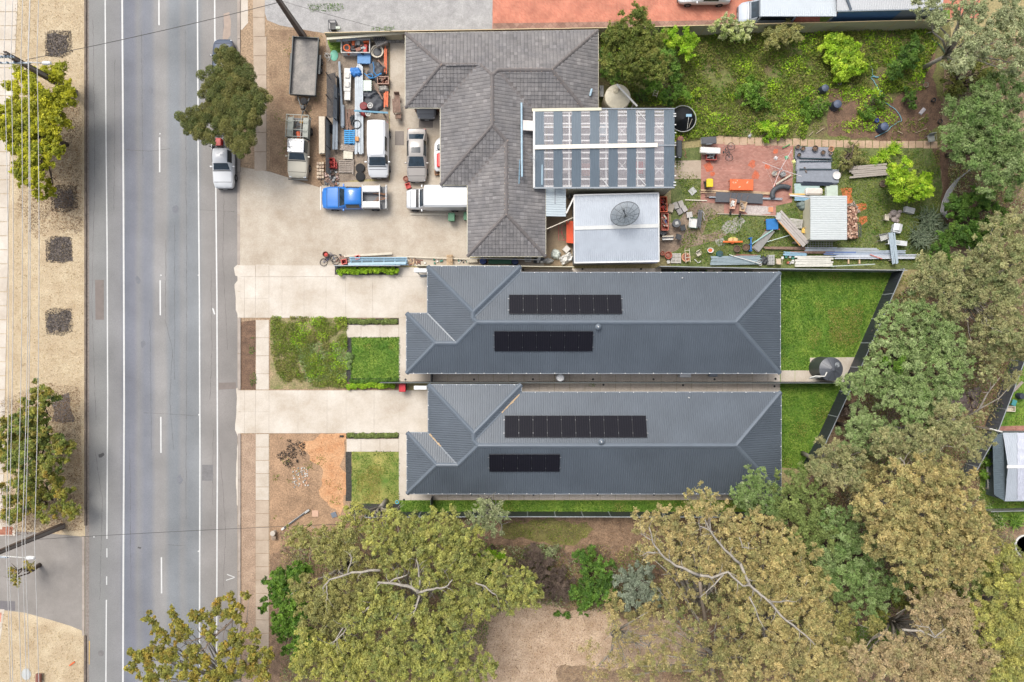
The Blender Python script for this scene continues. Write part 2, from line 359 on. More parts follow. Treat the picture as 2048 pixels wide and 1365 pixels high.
# left footpath of slabs
fp = thing('footpath', 'narrow concrete footpath at the left edge', None); fp['kind'] = 'structure'; LABELS.discard('narrow concrete footpath at the left edge'); del fp['label']
y = -60
while y < 1060:
    xr = 36 - (y + 20) * .045 if y < 300 else 20 - (y - 300) * .02
    b = MB(); p = [P(*q, .03)[:2] for q in ((-30, y + .8), (xr, y + .8), (xr - 1, y + 27.2), (-30, y + 27.2))]; b.prism(p, -.02, .03 + random.uniform(-.004, .004))
    b.build('slab', M_conc, fp); y += 28
sheet('side_driveway', [(-900, 1066), (60, 1064), (169, 1074), (169, 1264), (140, 1252), (100, 1240), (50, 1226), (0, 1220), (-900, 1220)], Z(3), M_asph2)
sheet('side_driveway', [(-40, 1200), (30, 1203), (30, 1222), (-40, 1219)], Z(4), mat('asphalt_patch', C(120, 116, 118), fine=(20, .15)))
sheet('brick_path', [(-60, 1219), (9, 1219), (-2, 1300), (-60, 1300)], Z(4), M_conc)
sheet('brick_path', [(-60, 1226), (3, 1226), (1, 1245), (-60, 1245)], Z(5), mat('salmon_paving', C(226, 150, 128)))
sheet('brick_path', [(-60, 1046), (32, 1046), (30, 1072), (-60, 1072)], Z(5), M_conc)
sheet('brick_path', [(-60, 1054), (26, 1054), (24, 1070), (-60, 1070)], Z(6), mat('rust_paving', C(160, 96, 74), c2=C(186, 126, 100)))
sheet('road', [(171, -6000), (474, -6000), (476, 7000), (170, 7000)], Z(2), M_asph)
# cracks and patches in the asphalt
def crack(pts, w=.035, m=M_asphd, z=Z(3)):
    b = MB()
    for (a, c) in zip(pts[:-1], pts[1:]):
        n = max(2, int(math.dist(a, c) / 8)); q = [(a[0] + (c[0] - a[0]) * i / n + random.uniform(-.8, .8), a[1] + (c[1] - a[1]) * i / n) for i in range(n + 1)]
        for u, v in zip(q[:-1], q[1:]):
            A, B = P(*u), P(*v); ww = w * random.uniform(.4, 1) / 2
            if abs(A[0] - B[0]) > abs(A[1] - B[1]): b.add([(A[0], A[1] - ww, z), (B[0], B[1] - ww, z), (B[0], B[1] + ww, z), (A[0], A[1] + ww, z)], [(0, 1, 2, 3)])
            else: b.add([(A[0] - ww, A[1], z), (A[0] + ww, A[1], z), (B[0] + ww, B[1], z), (B[0] - ww, B[1], z)], [(3, 2, 1, 0)])
    return b
ck = MB()
for pts in ([(332, 480), (331, 640), (345, 700), (340, 800), (348, 900)], [(350, 450), (349, 760)], [(371, 60), (372, 300), (374, 620), (372, 1040)], [(422, 540), (424, 700), (420, 800)], [(427, 860), (425, 1010)], [(335, 1090), (371, 1092)], [(287, 826), (330, 828), (395, 832)], [(447, 40), (450, 300)], [(260, 900), (262, 1180)], [(186, 40), (190, 330), (184, 600), (192, 840)], [(190, 900), (205, 1000), (200, 1200)], [(230, 120), (228, 420)], [(450, 300), (446, 520), (455, 700)], [(440, 900), (452, 1060), (446, 1180)], [(252, 300), (300, 303), (340, 298)], [(400, 420), (470, 424)], [(300, 640), (303, 900)], [(283, 60), (286, 330)]):
    c_ = crack(pts); ck.add(c_.v, c_.f)
ck.build('road_crack', M_asphd, kind='structure')
sheet('road_patch', [(437, 766), (472, 765), (472, 778), (437, 780)], Z(3), mat('road_patch_tar', C(132, 122, 116), var=.1))
sheet('road_patch', [(190, 560), (208, 560), (208, 640), (191, 640)], Z(3), MATS['road_patch_tar']); sheet('road_patch', [(404, 930), (426, 930), (426, 962), (404, 962)], Z(3), mat('new_tar', C(128, 126, 126), fine=(20, .15)))
for x_, y_ in ((300, 180), (352, 420), (286, 690), (360, 960), (275, 560), (380, 250)): sheet('road_stain', [(x_ + 5 * math.cos(a) * random.uniform(.5, 1.4), y_ + 9 * math.sin(a) * random.uniform(.6, 1.3)) for a in np.linspace(0, 5.6, 9)], Z(3), mat('tyre_polish', C(124, 126, 132), var=.08, fine=(20, .2)), .1, .2)
sheet('road_patch', [(446, 30), (458, 26), (462, 70), (448, 90)], Z(3), mat('road_dust', C(176, 158, 144)), .15)
sheet('road_stain', [(197, 910), (207, 906), (209, 911), (203, 916), (198, 916)], Z(3), mat('oil_stain', C(92, 90, 90)), .05, .1)
sheet('road_stain', [(276, 1093), (283, 1095), (281, 1098), (275, 1096)], Z(3), MATS['oil_stain'], .05, .1)
def line(pts, w, m=M_paint, z=Z(4)):
    b = MB()
    for (a, c) in zip(pts[:-1], pts[1:]):
        A, B = P(*a), P(*c); ww = w / 2; b.add([(A[0] - ww, A[1], z), (A[0] + ww, A[1], z), (B[0] + ww, B[1], z), (B[0] - ww, B[1], z)], [(3, 2, 1, 0)])
    return b.build('lane_line', m, kind='structure')
line([(210, -4000), (210.5, 0), (212, 250), (214.5, 500), (215.5, 800), (214, 1078)], .11); line([(214, 1097), (214, 1115)], .1); line([(213.5, 1153), (213.5, 1170)], .1); line([(213, 1200), (212, 1365), (210, 4000)], .11)
line([(244, -4000), (244.5, 0), (247, 400), (248.5, 800), (247, 1100), (246, 1365), (240, 4000)], .15)
line([(395, -4000), (395, 0), (396.5, 300), (399, 600), (400, 900), (399, 1365), (398, 4000)], .12)
line([(429, -4000), (429.5, 0), (431, 300), (434, 600), (435, 900), (433, 1365), (431, 4000)], .12)
for a, b_ in ((-180, -110), (0, 51), (275, 345), (561, 631), (834, 906), (1115, 1187), (1390, 1460)): line([(318 + a * .0045, a), (318 + b_ * .0045, b_)], .12)
for x, y in ((320, 268), (322, 551), (397, 551), (398, 830), (397, 1103), (188, 1074)):
    MB().lathe([(.07, .008), (.06, .02), (.02, .03)], 10).build('road_stud', M_paint, loc=P(x, y), kind='structure')
b = MB()
for A, B in (((454, 1149), (470, 1155)), ((470, 1155), (452, 1161))):
    a, c = P(*A), P(*B); d = math.degrees(math.atan2(c[1] - a[1], c[0] - a[0])); b.box(((a[0] + c[0]) / 2, (a[1] + c[1]) / 2, Z(4.5)), (math.dist(a, c), .07, .006), d)
b.build('lane_line', M_paint, kind='structure')
line([(178.5, 1282), (178, 1329)], .1, M_ypaint)
sheet('side_driveway', [(424, 617), (427, 617), (431, 629), (428, 629)], Z(3), M_paint, .02, .1)
mh = MB().lathe([(.27, .011), (.27, .016), (.22, .016), (.22, .013), (.0, .013)], 20); mh.build('manhole_cover', mat('iron', C(125, 122, 120), rough=.5), loc=P(202, 1307), kind=None, label='round iron cover in the road near the yellow kerb line', cat='manhole cover')
# kerbs
def kerb(x0, x1, ys, m, h=.13, inset=0):
    for y0, y1 in zip(ys[:-1], ys[1:]):
        b = MB(); p = [P(*q, h)[:2] for q in ((x0, y0 + .4), (x1, y0 + .4), (x1, y1 - .4), (x0, y1 - .4))]; b.prism(p, -.02, h, 0, [(q[0], q[1]) for q in p]); b.build('kerb', m, kind='structure')
kerb(168.5, 172.5, list(range(-100, 1076, 96)), M_kerbd)
kerb(164, 169, list(range(1072, 1275, 50)), M_kerb, .05); kerb(167.5, 171.5, list(range(1272, 1700, 96)), M_kerbd)
sheet('gutter', [(172, -600), (176.5, -600), (178, 400), (178.5, 1100), (176, 2000), (171, 2000)], Z(3), mat('gutter_grit', C(128, 116, 106), c2=C(160, 150, 142), scale=6))
kerb(474.5, 480, list(range(-100, 345, 89)) + [345], M_kerb, .11); kerb(474.5, 480, [345, 430, 530], M_kerb, .03)
kerb(475, 481, [530, 583, 636], M_conc, .035); kerb(475, 481, [636, 708, 780], M_kerb, .11); kerb(475, 481, [780, 824, 868], M_conc, .035); kerb(475.5, 481, list(range(868, 1700, 92)), M_kerb, .11)
for pts in ([(468, 536), (476, 530), (476, 555), (470, 552)], [(470, 568), (476, 560), (477, 640), (471, 620)], [(472, 778), (477, 774), (477, 880), (471, 860), (473, 820)], [(473, 900), (477, 880), (477, 1015), (473, 1010)]):
    sheet('gutter', pts, Z(4), M_conc, .08, .25)
# right verge, footpath
sheet('verge', [(481, 60), (511, 50), (512, 330), (481, 330)], Z(2), M_dirt); sheet('verge', [(481, -200), (494, -200), (496, 46), (484, 60), (481, 60)], Z(3), M_conc)
M_verge = mat('pinkish_dirt', C(160, 134, 112), c2=C(190, 164, 140), scale=1, detail=8, fine=(10, .3), bump=.6)
sheet('verge', [(481, 644), (511, 640), (511, 780), (481, 780)], Z(2), M_soildk, .05); sheet('verge', [(481, 870), (511, 868), (511, 1700), (481, 1700)], Z(2), M_verge)
sheet('verge', [(538, 60), (640, 60), (652, 90), (655, 372), (640, 376), (540, 346)], Z(2), mat('nature_strip_dirt', C(128, 100, 76), c2=C(182, 154, 122), scale=.45, detail=9, fine=(9, .35), bump=.7))
sheet('dirt', [(540, 868), (691, 868), (691, 1045), (800, 1050), (1000, 1040), (1000, 1100), (540, 1130)], Z(2), mat('bare_verge', C(144, 116, 90), c2=C(194, 158, 124), scale=.8, detail=9, fine=(9, .3), bump=.7))
sheet('dirt', [(600, 880), (691, 869), (691, 1040), (668, 1010), (640, 980), (640, 945), (612, 925), (616, 900)], Z(3), M_soilor, .7)
0 and sheet('charcoal_patch', [(553, 892), (575, 890), (584, 900), (606, 900), (602, 918), (584, 932), (566, 934), (550, 925)], Z(4), M_burn, .2, .3)
fp = bpy.data.objects.new('footpath', None); COL.objects.link(fp); fp['kind'] = 'structure'
def slab(parent, x0, y0, x1, y1, m, z=.03, x0b=None, x1b=None, g=.7):
    x0b = x0 if x0b is None else x0b; x1b = x1 if x1b is None else x1b
    b = MB(); zz = z + random.uniform(-.004, .004); b.prism([P(*q, z)[:2] for q in ((x0 + g, y0 + g), (x1 - g, y0 + g), (x1b - g, y1 - g), (x0b + g, y1 - g))], -.03, zz); return b.build('slab', m, parent)
def xr(y): return 536 - 0 * y
y = -80
while y < 325:
    x1 = 530 if -80 < y < 62 else 533
    slab(fp, 505.5 + max(0, y) * .01, y, x1, y + 38.3, M_conc3, g=.4); y += 38.4
for y0, y1 in ((330, 345),): pass
y = 640
for hgt in (36, 36, 36, 32): slab(fp, 511.5, y, 538, y + hgt, M_conc, g=.35); y += hgt
y = 868
while y < 1700:
    slab(fp, 511, y, 538, y + 26.5, M_conc if y < 985 else M_conc3, g=.4); y += 26.6
# gravel lane, brick drive
sheet('gravel_lane', [(533, -900), (1002, -900), (986, 0), (985, 62), (655, 67), (560, 52), (534, 40), (528, 20)], Z(3), M_gravel, .06)
sheet('brick_drive', [(986, -190), (1960, -190), (1960, 36), (1520, 46), (1190, 56), (985, 60)], Z(3), M_brick1)
sheet('brick_drive', [(986, 47), (1290, 43), (1480, 40), (1480, 47), (1190, 58), (986, 62)], Z(4), M_brick3)
sheet('lawn', [(1640, 33), (1900, 20), (1900, 40), (1640, 47)], Z(4), M_grassg)
# north yard surfaces
conc_y = [(478, 334), (540, 344), (641, 376), (645, 370), (656, 366), (780, 362), (780, 68), (820, 66), (820, 216), (886, 216), (886, 368), (940, 368), (940, 520), (1095, 520), (1095, 532), (668, 532), (480, 533)]
sheet('concrete_yard', conc_y, Z(4), M_conc2)
sheet('concrete_yard', rect(1088, 380, 1155, 532), Z(4), mat('shaded_yard_concrete', C(150, 128, 100), c2=C(176, 156, 128), scale=.6, detail=8, fine=(10, .1)))
for pts in ([(652, 425), (652, 532)], [(661, 425), (661, 520)], [(783, 363), (783, 216)], [(783, 365), (880, 366)], [(776, 414), (820, 414)], [(785, 230), (790, 362)], [(487, 352), (483, 430), (490, 520)], [(547, 505), (556, 540), (570, 560)]):
    c_ = crack(pts, .03, z=Z(5)); c_.build('concrete_joint', M_joint, kind='structure')
sheet('dirt', [(652, 66), (778, 66), (778, 365), (740, 358), (655, 365)], Z(5), mat('junkyard_dirt', C(128, 112, 96), c2=C(172, 156, 138), scale=1.2, detail=9, fine=(10, .3), bump=.8))
sheet('grass_patch', [(655, 75), (684, 75), (684, 105), (668, 112), (660, 104)], Z(6), M_grassg, .15, .3)
# new driveways
def driveway(y0, y1, xs, yb, label):
    dw = bpy.data.objects.new('driveway', None); COL.objects.link(dw); dw['kind'] = 'structure'
    for a, c in zip(xs[:-1], xs[1:]):
        if c <= 540 and yb: slab(dw, a, y0, c, yb, M_conc, .035, g=.12); slab(dw, a, yb, c, y1, M_conc, .035, g=.12)
        else: slab(dw, a, y0, c, y1, M_conc, .035, g=.1)
    return dw
d1 = driveway(554, 636, (480, 489, 511, 538, 564, 608, 652, 691, 745, 796, 857), 597, '')
slab(d1, 480, 531, 511, 554, M_conc, .035, g=.3); slab(d1, 511, 529, 538, 554, M_conc, .035, g=.3); slab(d1, 538, 531, 670, 554, M_conc, .035, g=.3); slab(d1, 796, 535, 857, 554, M_conc, .035, g=.2)
slab(d1, 670, 550, 796, 554.6, M_conc, .035, g=.1)
d2 = driveway(781, 867, (480, 489, 511, 538, 596, 654, 692, 748, 798, 857), 824, '')
d3 = bpy.data.objects.new('garden_path', None); COL.objects.link(d3); d3['kind'] = 'structure'
for a, c in ((693, 722), (722, 760), (760, 797.5)): slab(d3, a, 650, c, 675.5, M_conc, .035, g=.25); slab(d3, a, 878, c, 904, M_conc, .035, g=.25)
slab(d3, 797.5, 636, 822, 767, M_conc, .035, g=.25); slab(d3, 797.5, 867, 822, 1001, M_conc, .035, g=.25); slab(d3, 822, 742, 865, 766, M_conc, .035, g=.3)
slab(d3, 822, 982, 865, 1001, M_conc, .035, g=.3)
x = 865
M_side = mat('side_path_concrete', C(214, 202, 188), c2=C(234, 224, 212), scale=1.2, detail=8, fine=(8, .12))
while x < 1560:
    x2 = min(1561, x + 30.5)
    slab(d3, x, 742, x2, 764.5, M_side, .03, g=.35); slab(d3, x, 766.5, x2, 792, M_side, .03, g=.35); slab(d3, x, 982, x2, 1000.5, M_side, .03, g=.35)
    if x > 1000: slab(d3, x, 537, x2, 552, M_side if x < 1300 or 1390 < x < 1440 or x > 1500 else M_dmulch, .03, g=.35)
    x = x2
for a, c in ((1561, 1590), (1590, 1622)): slab(d3, a, 741, c, 764.5, M_conc, .035, g=.3)
MB().prism([P(*q, .035)[:2] for q in ((1620, 716), (1709, 715), (1698, 741), (1688, 764), (1620, 764.5))], -.02, .035).build('slab', M_conc, d3)
# drains in the paths
for x, y in ((808, 1000), (948, 759.5), (943, 989), (1066, 759), (1067, 990), (1186, 759), (1195, 990), (1307, 759), (1308, 990), (1429, 759), (1551, 758), (1207, 770), (1366, 771), (1549, 773), (1165, 538.5), (1282, 538.5), (811, 759.5), (1046, 540)):
    MB().lathe([(.1, .0), (.1, .006), (.07, .012)], 10).build('drain_cover', mat('black_plastic', C(34, 34, 36), rough=.5), d3, loc=P(x, y, .035)[:2] + (.036,))
# front gardens
sheet('garden_bed', [(540, 637), (693, 637), (694, 650), (694, 778), (540, 779)], Z(3), mat('garden_dirt', C(108, 118, 56), c2=C(184, 158, 124), scale=.8, detail=9, fine=(9, .35), bump=.8))
sheet('lawn', rect(701, 675.5, 799, 765), Z(6), M_grassg, .05, .2); sheet('lawn', rect(703, 904, 799, 1010), Z(6), mat('patchy_lawn', C(92, 128, 38), c2=C(184, 172, 96), scale=.45, detail=7, fine=(13, .3), bump=.8), .05, .2)
for r_ in ((693, 637.5, 797, 649.5), (693, 675, 703, 772), (693, 757, 797, 768), (692, 866.5, 798, 877.5), (691.5, 904, 703, 1003), (700, 1008, 800, 1028), (668, 533, 797, 550)): sheet('garden_bed', rect(*r_), Z(7), M_dmulch, .04, .2)
sheet('garden_bed', [(690, 765), (798, 766), (798, 778), (690, 779)], Z(7), mat('bed_soil', C(110, 84, 60), c2=C(150, 120, 90), scale=4, fine=(14, .3)))
sheet('lawn', rect(798, 1001, 1600, 1034), Z(5), M_grassg); 
sheet('lawn', [(1560, 540), (1800, 540), (1762, 600), (1705, 730), (1690, 765), (1560, 765)], Z(5), M_grassg); sheet('lawn', [(1558, 767), (1688, 766), (1650, 860), (1620, 940), (1558, 935)], Z(5), M_grassg)
0 and sheet('lawn', [(1655, 615), (1730, 600), (1720, 680), (1690, 690)], Z(6), mat('dry_lawn', C(150, 136, 62), c2=C(190, 160, 96), scale=1.2, fine=(14, .3), detail=6), .5, .5)
# back yards
sheet('garden_soil', [(1198, 58), (1400, 56), (1900, 44), (1905, 100), (1880, 290), (1600, 285), (1430, 275), (1340, 290), (1200, 260)], Z(2), mat('garden_weeds', C(112, 92, 66), c2=C(118, 130, 58), scale=.5, detail=9, fine=(8, .4), bump=1))
sheet('garden_soil', [(1650, 172), (1720, 166), (1790, 210), (1852, 110), (1868, 110), (1885, 250), (1860, 285), (1720, 282), (1660, 262)], Z(3), M_soildk, .5)
sheet('lawn', [(1342, 300), (1600, 275), (1880, 296), (1900, 540), (1342, 535)], Z(3), M_grassw)
sheet('bare_earth', [(1318, 455), (1360, 440), (1400, 400), (1395, 380), (1470, 400), (1460, 420), (1420, 440), (1400, 470), (1340, 512), (1318, 515)], Z(4), mat('worn_earth', C(120, 100, 84), c2=C(168, 148, 128), scale=1, fine=(10, .3), detail=8), .25)
sheet('bare_earth', [(1380, 480), (1420, 466), (1490, 440), (1485, 450), (1440, 475), (1400, 488), (1370, 500)], Z(5), MATS['worn_earth'], .2)
sheet('gravel_patch', [(1455, 440), (1480, 432), (1490, 445), (1475, 470), (1450, 468), (1445, 455)], Z(5), mat('loose_grey_gravel', C(150, 146, 138), c2=C(190, 186, 178), scale=5, fine=(20, .3)), .2, .3)
sheet('gravel_patch', [(1430, 480), (1448, 477), (1450, 492), (1434, 495)], Z(6), MATS['loose_grey_gravel'], .15, .2)
sheet('brick_court', [(1403, 288), (1440, 284), (1587, 291), (1584, 405), (1552, 412), (1552, 432), (1448, 428), (1448, 408), (1401, 405)], Z(6), M_brick2)
M_obrk = mat('orange_brick_dust', C(212, 104, 66), c2=C(190, 110, 84), scale=3, fine=(12, .3))
for x, y, r_ in ((1551, 303, 7), (1504, 328, 8), (1510, 352, 9), (1417, 335, 10), (1533, 333, 7), (1425, 348, 6), (1552, 370, 6)):
    sheet('brick_dust', [(x + r_ * math.cos(a) * random.uniform(.5, 1.2), y + r_ * math.sin(a) * random.uniform(.5, 1.3)) for a in np.linspace(0, 5.6, 9)], Z(7), M_obrk, .05, .1)
sheet('gravel_patch', [(1495, 410), (1545, 412), (1540, 428), (1500, 430), (1488, 420)], Z(8), mat('white_rubble', C(186, 172, 166), c2=C(210, 200, 194), scale=6, fine=(16, .3)), .12, .2)
for pts in ([(1682, 378), (1705, 376), (1706, 405), (1690, 408)], [(1714, 408), (1732, 407), (1735, 420), (1720, 424), (1712, 418)], [(1718, 434), (1734, 433), (1733, 445), (1722, 452), (1716, 444)]):
    sheet('orange_mulch', pts, Z(7), mat('orange_sawdust', C(200, 100, 52), c2=C(216, 130, 80), scale=6, fine=(14, .3)), .12, .2)
MB().prism([P(*q, .04)[:2] for q in ((1347, 322), (1402, 321), (1402, 358), (1347, 359))], -.02, .04).build('concrete_slab', M_conc3, kind='structure')
# paver path along the garden
pv = bpy.data.objects.new('paver_path', None); COL.objects.link(pv); pv['kind'] = 'structure'
M_paver = mat('sandy_paver', C(182, 152, 124), c2=C(206, 178, 150), scale=1.5, detail=7, fine=(10, .12))
x = 1432
while x < 1862:
    yc = 281 + (x - 1432) * .028 - max(0, x - 1700) * .02 ; w = random.uniform(14, 17) if x < 1600 else random.uniform(14, 15)
    hh = 8 if x < 1600 else 7.5
    slab(pv, x, yc - hh + random.uniform(-1, 1), x + w - .8, yc + hh + random.uniform(-1, 1), M_paver, .05, g=.3); x += w
# creek side and clearing
sheet('leaf_litter', [(860, 1036), (1560, 1036), (1660, 900), (1705, 760), (1745, 640), (1830, 560), (2300, 500), (2300, 1900), (530, 1900), (540, 1110), (700, 1050)], Z(2), M_litter2)
sheet('straw_clearing', [(960, 1215), (1080, 1205), (1200, 1225), (1320, 1240), (1420, 1260), (1420, 1320), (1330, 1340), (1180, 1370), (950, 1440), (880, 1300)], Z(3), M_strawy, .6, .6)
sheet('grass_patch', [(1000, 1042), (1180, 1042), (1190, 1065), (1140, 1086), (1080, 1088), (1010, 1070)], Z(3), mat('sparse_olive_grass', C(98, 92, 50), c2=C(140, 134, 72), scale=.9, detail=8, fine=(9, .35), bump=.9), .5, .5)
sheet('bare_earth', [(1120, 1335), (1200, 1335), (1330, 1340), (1330, 1420), (1100, 1420)], Z(4), M_litter, .4)
sheet('grass_patch', [(1700, 1250), (1760, 1240), (1815, 1260), (1800, 1300), (1740, 1305), (1705, 1290)], Z(4), M_grassg, .4)
sheet('leaf_litter', [(1890, 100), (1960, 80), (2300, 60), (2300, 520), (1900, 520), (1880, 330)], Z(3), M_litter)
sheet('bare_earth', [(1870, 290), (1960, 310), (1990, 380), (2060, 400), (2060, 520), (1900, 500)], Z(4), M_soildk, .4)
# neighbour on the east side
sheet('lawn', [(2044, 730), (2300, 600), (2300, 1040), (1955, 1040), (1962, 930), (2000, 840)], Z(5), M_grassg)
sheet('brick_path', [(1990, 853), (2300, 846), (2300, 868), (1985, 868)], Z(6), M_brick2)
sheet('bare_earth', [(1955, 1060), (2300, 1050), (2300, 1300), (1960, 1100)], Z(6), M_litter)
# ---------------------------------------------------------------- buildings
M_steel = mat('slate_grey_roof_steel', C(88, 97, 107), var=.13, scale=.28, rough=.42, spec=.5, detail=5)
M_cap = mat('roof_flashing', C(106, 116, 127), var=.06, scale=1, rough=.35)
M_white = mat('white_metal', C(238, 238, 236), var=.03, scale=2, rough=.4)
M_cream = mat('cream_metal', C(226, 220, 196), var=.05, scale=2, rough=.5)
M_wallc = mat('rendered_wall', C(190, 180, 168), var=.05, scale=2)
M_glass = mat('dark_glass', C(40, 50, 56), var=.1, scale=2, rough=.12, spec=.8)
M_gutt = mat('gutter_steel', C(150, 158, 166), var=.06, scale=2, rough=.4)
M_tile = mat('grey_roof_tile', C(118, 116, 118), c2=C(140, 136, 135), scale=.6, detail=8, fine=(9, .12), rough=.8, tint=True)
M_tileb = mat('roof_tile_underlay', C(100, 98, 99), var=.1)
M_tcap = mat('ridge_tile', C(122, 116, 114), var=.14, scale=3, rough=.8)
M_mort = mat('pale_mortar', C(196, 172, 156), var=.1, scale=5)
M_black = mat('black_rubber', C(34, 34, 36), rough=.7)
def roof_frame(faces, ze, slope):
    m = mpp(ze)
    return [[(P(x, y, ze)[0], P(x, y, ze)[1], ze + d * m * slope) for x, y, d in f] for f in faces]
def walls(parent, poly_px, ze, inset, m, z0=0, name='wall', z1=None):
    """walls under an eave outline, set in by the soffit depth (metres); polygon px at eave height"""
    pts = [Vector(P(x, y, ze)[:2]) for x, y in poly_px]; n = len(pts)
    ar = sum(pts[i].x * pts[(i + 1) % n].y - pts[(i + 1) % n].x * pts[i].y for i in range(n)); sg = 1 if ar > 0 else -1
    ins = []
    for i in range(n):
        a, b, c = pts[i - 1], pts[i], pts[(i + 1) % n]; d1 = (b - a).normalized(); d2 = (c - b).normalized()
        n1 = Vector((-d1.y, d1.x)) * sg; n2 = Vector((-d2.y, d2.x)) * sg; den = 1 + n1.dot(n2); ins.append(b + (n1 + n2) * inset / max(.3, den))
    b = MB(); b.prism([(p.x, p.y) for p in ins], z0, (z1 or ze) - .02); return b.build(name, m, parent), ins
def capline(parent, a, b, m, r=.11, name='ridge_cap'):
    a, b = Vector(a), Vector(b); mb = MB(); d = (b - a); L = d.length; d.normalize(); s = d.cross(Vector((0, 0, 1))).normalized(); u = s.cross(d).normalized()
    if u.z < 0: u = -u
    prof = [(-.2, -.075), (-.1, .012), (-.05, .035), (0, .06), (.05, .035), (.1, .012), (.2, -.075)]
    vs = []
    for p in (a - d * .02, b + d * .02): vs += [p + s * x + u * (z + .03) for x, z in prof]
    k = len(prof); mb.add(vs, [(i, i + 1, k + i + 1, k + i) for i in range(k - 1)] + [tuple(range(k - 1, -1, -1)), tuple(range(k, 2 * k))]); return mb.build(name, m, parent)
def gutter_run(parent, pts3, m):
    for a, b in zip(pts3, pts3[1:] + pts3[:1]):
        A, B = Vector(a), Vector(b); d = B - A; L = d.length
        if L < .1: continue
        c = (A + B) / 2; b_ = MB(); b_.box((c.x, c.y, c.z - .06), (L + .1, .1, .12), math.degrees(math.atan2(d.y, d.x))); b_.build('gutter', m, parent)
def new_house(x0, xb, x1, yF, yM, y1, xw, yw, label, streak):
    ze = 2.7; slope = .36
    hM = (y1 - yM) / 2; hF = (xb - x0) / 2; hW = (y1 - yw) / 2
    A = (x0, yF, 0); B = (xb, yF, 0); Cc = (xb, yM, 0); D = (x1, yM, 0); E = (x1, y1, 0); F = (xw, y1, 0); G = (xw, yw, 0); H_ = (x0, yw, 0)
    aF = (x0 + hF, yF + hF, hF); jF = (x0 + hF, yM + hF, hF); aM = (x0 + hM, yM + hM, hM); aE = (x1 - hM, yM + hM, hM); aW = (xw + hW, yw + hW, hW); jW = (x0 + hW, yw + hW, hW)
    fs = [[A, B, aF], [B, Cc, jF, aF], [Cc, D, aE, aM, jF], [D, E, aE], [E, F, aW, jW, aM, aE], [F, G, aW], [G, H_, jW, aW], [H_, A, aF, jF, aM, jW]]
    f3 = roof_frame(fs, ze, slope)
    h = thing('house', label, 'house', P((x0 + x1) / 2, (yF + y1) / 2, 0)); off = Vector(h.location)
    def loc(f): return [(p[0] - off.x, p[1] - off.y, p[2]) for p in f]
    f3 = [loc(f) for f in f3]; V = lambda p: loc(roof_frame([[p]], ze, slope)[0])[0]
    dirs = [None, None, None, None, None, None, None, None]
    for f in f3:
        mb = MB(); mb.add(f, [tuple(range(len(f)))]); mb.add([(p[0], p[1], p[2] - .06) for p in f], [tuple(range(len(f) - 1, -1, -1))])
        ribs(mb, f, .19, .027, .1); mb.build('roof_sheeting', M_steel, h)
    for a, b in ((A, aF), (B, aF), (aF, jF), (jF, aM), (aM, aE), (D, aE), (E, aE), (F, aW), (G, aW), (aW, jW), (jW, aM)):
        capline(h, V(a), V(b), M_cap)
    for a, b in ((Cc, jF), (H_, jW)):
        va, vb = Vector(V(a)), Vector(V(b)); mb = MB(); s = (vb - va).cross(Vector((0, 0, 1))).normalized() * .06
        mb.add([va - s + Vector((0, 0, .05)), vb - s + Vector((0, 0, .05)), vb + s + Vector((0, 0, .05)), va + s + Vector((0, 0, .05))], [(0, 1, 2, 3)]); mb.build('valley_flashing', M_cap, h)
        if streak:
            mb = MB(); q = [va + (vb - va) * t for t in np.linspace(.04, .42, 9)]
            for i in range(8):
                w = s.normalized() * random.uniform(.03, .13); w2 = s.normalized() * random.uniform(.03, .12); up = Vector((0, 0, .056)); mb.add([q[i] - w + up, q[i + 1] - w2 + up, q[i + 1] + w2 * .5 + up, q[i] + w * .5 + up], [(0, 1, 2, 3)])
            mb.build('dry_leaves', mat('dry_leaf_debris', C(196, 168, 132), var=.3, scale=20), h)
    eav = [A, B, Cc, D, E, F, G, H_]
    gutter_run(h, [V(p) for p in eav], M_gutt)
    b = MB()                                              # pale gutter brackets along the eaves
    for p, q in zip(eav, eav[1:] + eav[:1]):
        a, c = Vector(V(p)), Vector(V(q)); n = int((c - a).length / 1.2)
        for i in range(1, n + 1): t = a + (c - a) * i / (n + .5); b.box((t.x, t.y, ze + .02), (.07, .07, .03))
    b.build('gutter_bracket', M_white, h, kind='stuff')
    w, ins = walls(h, [(p[0], p[1]) for p in eav], ze, .45, M_wallc); w.location = (-off.x, -off.y, 0)
    # windows, garage door and front door on the walls
    def on_wall(i, t, wd, z0, z1, nm, mats, sub=None):
        a, c = ins[i], ins[(i + 1) % len(ins)]; d = (c - a).normalized(); p = a + (c - a) * t; ang = math.degrees(math.atan2(d.y, d.x))
        mb = MB(); mb.box((0, 0, 0), (wd, .06, z1 - z0)); o = mb.build(nm, mats[0], h, loc=(p.x - off.x, p.y - off.y, (z0 + z1) / 2), rz=ang)
        if sub:
            for k in range(sub): m2 = MB(); m2.box(((k + .5 - sub / 2) * wd / sub, 0, 0), (wd / sub - .12, .09, z1 - z0 - .12)); m2.build('pane', mats[1], o)
        return o
    for i, t, wd in ((2, .12, 1.6), (2, .35, 1.2), (2, .6, 1.8), (2, .85, 1.2), (4, .2, 1.6), (4, .45, 1.2), (4, .7, 2.0), (4, .9, 1.2), (5, .5, 1.8)): on_wall(i, t, wd, 1.0, 2.1, 'window', (M_white, M_glass), 2)
    on_wall(3, .4, 3.2, .05, 2.2, 'sliding_door', (M_white, M_glass), 2)
    g = on_wall(7, .5, 2.6, .05, 2.25, 'garage_door', (M_cap,)); on_wall(6, .6, .95, .05, 2.1, 'door', (M_white,))
    return h, V
hA, VA = new_house(855, 1041, 1560.5, 533, 545.5, 747, 813, 627, 'upper of the two slate grey corrugated steel roofed houses, with clean valleys and solar panels', False)
